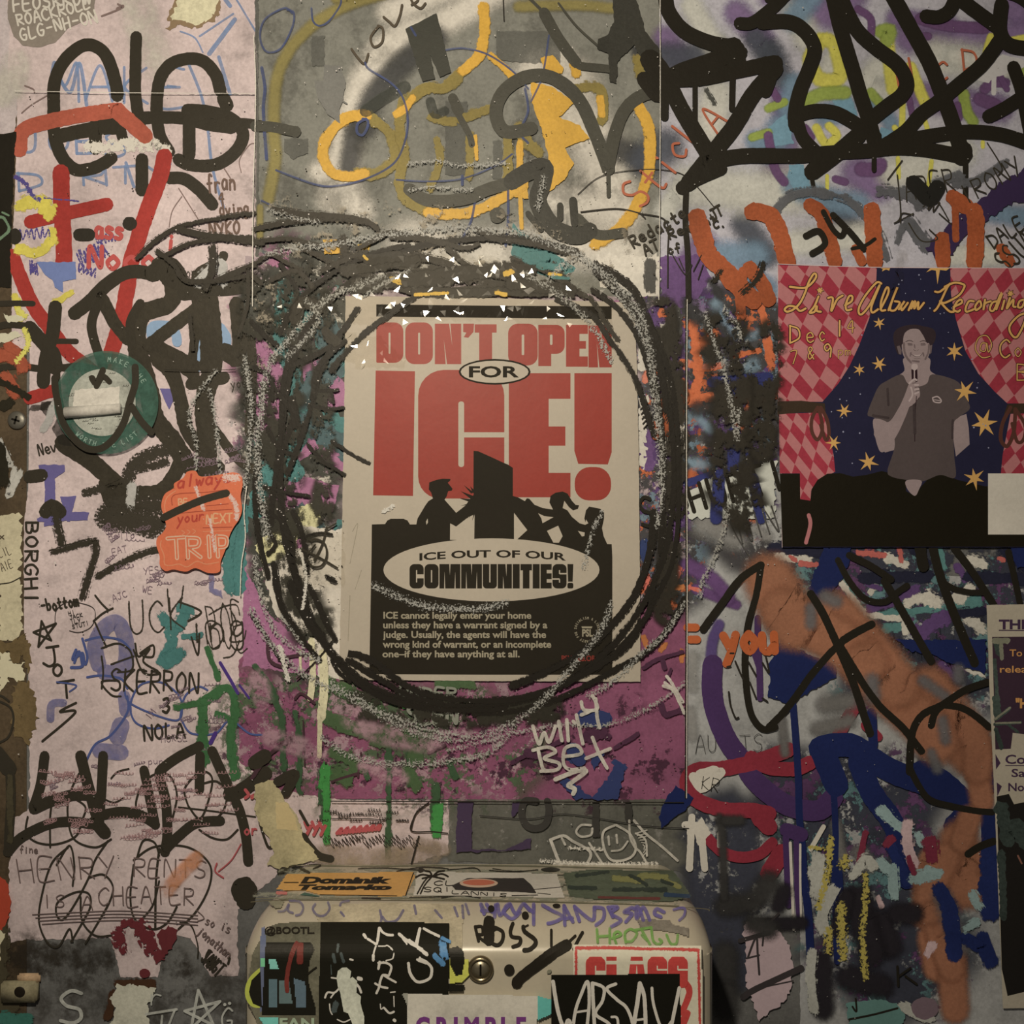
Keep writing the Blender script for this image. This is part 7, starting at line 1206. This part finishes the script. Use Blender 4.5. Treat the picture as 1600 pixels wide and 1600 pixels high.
sub('fencer_print', mat(C(150, 148, 122, .5), 'ink', var=.35), st2, polys=['270,860 290,740 350,690 430,690 500,750 480,860 520,830 590,900 580,1080 650,1140 640,1240 700,1450 700,1600 540,1640 450,1400 380,1380 340,1150 330,1080 290,1000'], pj=.3, label='white clad fencer figure')
sub('fencer_print', WM, st2, [(24, '190,850 270,860'), (36, '570,940 620,1000 650,1080'), (30, '340,980 240,1080 130,1080 90,1160'), (60, '610,860 650,870'), (30, '480,570 520,580'), (20, '160,1260 170,1360 200,1420'), (20, '280,1500 380,1540 480,1500'), (24, '180,1160 230,1090'), (30, '580,1450 640,1640')], jit=.15)
sub('fencer_print', mat((.06, .06, .05), 'brush', rag=1.8), st2, [(26, '370,800 400,790 430,800'), (20, '530,860 560,850'), (16, '400,1000 420,1080'), (20, '480,950 500,1020'), (14, '380,1380 500,1330')], jit=.2)
sub('fencer_print', mat(C(60, 66, 60, .5), 'brush', rag=2.2, op=.8), st2, [(60, '290,380 280,470'), (80, '220,520 240,600'), (70, '340,500 380,600'), (20, '180,650 190,800'), (160, '260,1280 240,1350')], jit=.3)
typed('lettering', '24', 365, 770, 450, 830, PBLK, st2, off=.03)
tile(0, 0, 1)
bs('yellow_sticker_scrap', mat(C(150, 156, 40, .5), 'ink', var=.2), disp, '703,1497 732,1497 734,1520 722,1532 703,1534', 'scrap of black and yellow sticker')
bs('yellow_sticker_scrap', (.02, .02, .016), disp, '702,1484 716,1480 724,1487 726,1500 722,1520 712,1522 704,1505'); bs('yellow_sticker_scrap', (.02, .02, .016), disp, '701,1534 726,1536 724,1546 701,1546')
st4 = bs('red_sticker', C(160, 146, 118, .5), None, '896,1478 1095,1480 1098,1640 892,1640', 'white sticker with distressed red border and tall red capitals', 'sticker', var=.1)
REDP = mat(C(150, 40, 34, .5), 'grime', s=200, t0=.28, t1=.34, op=1); RS = mat(C(150, 40, 34, .5), 'ink', var=.2)
sub('border_print', mat(C(150, 40, 34, .5), 'dry', lo=.36), st4, [(9, '901,1483 960,1483 1090,1485'), (8, '900,1483 898,1640'), (8, '1090,1486 1093,1640')], jit=.1)
block_word('CLASS', 914, 1494, 1074, 1540, RS, mat(C(160, 146, 118, .5), 'ink', var=.1), st4)
sub('letter_print', RS, st4, [(10, '1066,1528 1076,1545 1068,1570 1060,1580'), (12, '1064,1600 1072,1580')], jit=.1)
HT[box_at][0] += .0003
st5 = bs('black_sticker', (.014, .014, .011), None, '861,1520 1060,1518 1064,1640 861,1640', 'black sticker with spiky white hand lettering over the red sticker', 'sticker', rough=.6, spec=.12)
tile(800, 1200)
sub('lettering', WM, st5, [(24, '255,1320 285,1500 325,1610 350,1560 385,1630'), (20, '375,1640 395,1500 430,1400 470,1320 480,1450 462,1640'), (14, '400,1510 470,1500'), (22, '500,1330 505,1450 515,1640'), (20, '505,1330 570,1360 562,1440 520,1520 600,1580 640,1650'), (20, '645,1335 590,1365 650,1430 710,1480 745,1560 760,1640'), (16, '620,1540 655,1550 660,1640'), (26, '795,1330 780,1450 765,1540 752,1650'), (24, '795,1330 820,1400 828,1500 832,1650'), (14, '765,1560 830,1552'), (18, '870,1360 880,1460 925,1600 965,1600 990,1570'), (22, '1040,1360 1015,1480 990,1600')], jit=.1, label='white hand lettered place name')
tile(0, 0, 1)
st6 = bs('white_sticker', C(158, 146, 124, .5), None, '637,1549 840,1552 838,1640 637,1640', 'creased white sticker with purple capitals below the lock', 'sticker', style='paper', var=.12)
bs('tape_strip', mat(C(120, 114, 96, .5)), st6, '629,1549 638,1548 638,1568')
bs('teal_scrap', mat(C(60, 128, 112, .45)), disp, '840,1552 861,1558 861,1580 840,1590', 'teal blue sticker scrap')
typed('lettering', 'G R I M P L E', 650, 1584, 822, 1616, mat(C(88, 36, 84, .48)), st6, off=.05)
# lock
lx, ly, lz = box_at(751, 1513, 0)
BR = mat((.34, .29, .2), 'ink', metal=.9, rough=.32)
lock = lathe('lock', [(.0078, 0), (.0078, .002), (.0066, .003), (.0058, .003), (.0055, .0018), (.001, .0018)], BR, (lx, ly, lz), parent=disp); lock['label'] = 'round metal lock'
lathe('lock_core', [(.0054, 0), (.0054, .0022), (.001, .0022)], mat((.5, .46, .36), 'ink', metal=.9, rough=.4), (0, 0, 0), parent=lock)
bm = bmesh.new(); bmesh.ops.create_cube(bm, size=1); bmesh.ops.scale(bm, verts=bm.verts, vec=(.0011, .001, .0068)); me = bpy.data.meshes.new('key_slot'); bm.to_mesh(me); bm.free(); me.materials.append(mat((.01, .008, .006))); o = bpy.data.objects.new('key_slot', me); COL.objects.link(o); o.parent = lock; o.location = (0, -.0022, 0)
SURF[0] = wall_at
tile(0, 0, 1)
chips([(400, 0, 1030, 460), (400, 400, 540, 1060), (30, 150, 400, 1450)], 500, C(178, 164, 146, .9), 'tiny pale chips and scuffs', r=(.4, 1.5), seed=3)
chips([(400, 200, 1030, 460), (380, 400, 540, 1060), (30, 150, 400, 1450), (380, 1070, 1070, 1240)], 420, (.045, .04, .034), 'tiny dark specks of paint', (.5, 1.8), seed=4)
chips([(1000, 450, 1210, 900), (1080, 860, 1540, 1600), (380, 1070, 1070, 1340), (1040, 0, 1600, 410)], 500, C(140, 132, 118, .6), 'tiny pale chips over the dim side', (.4, 1.4), seed=5)
print('HEIGHTS', HT[wall_at][0], HT[box_at][0])
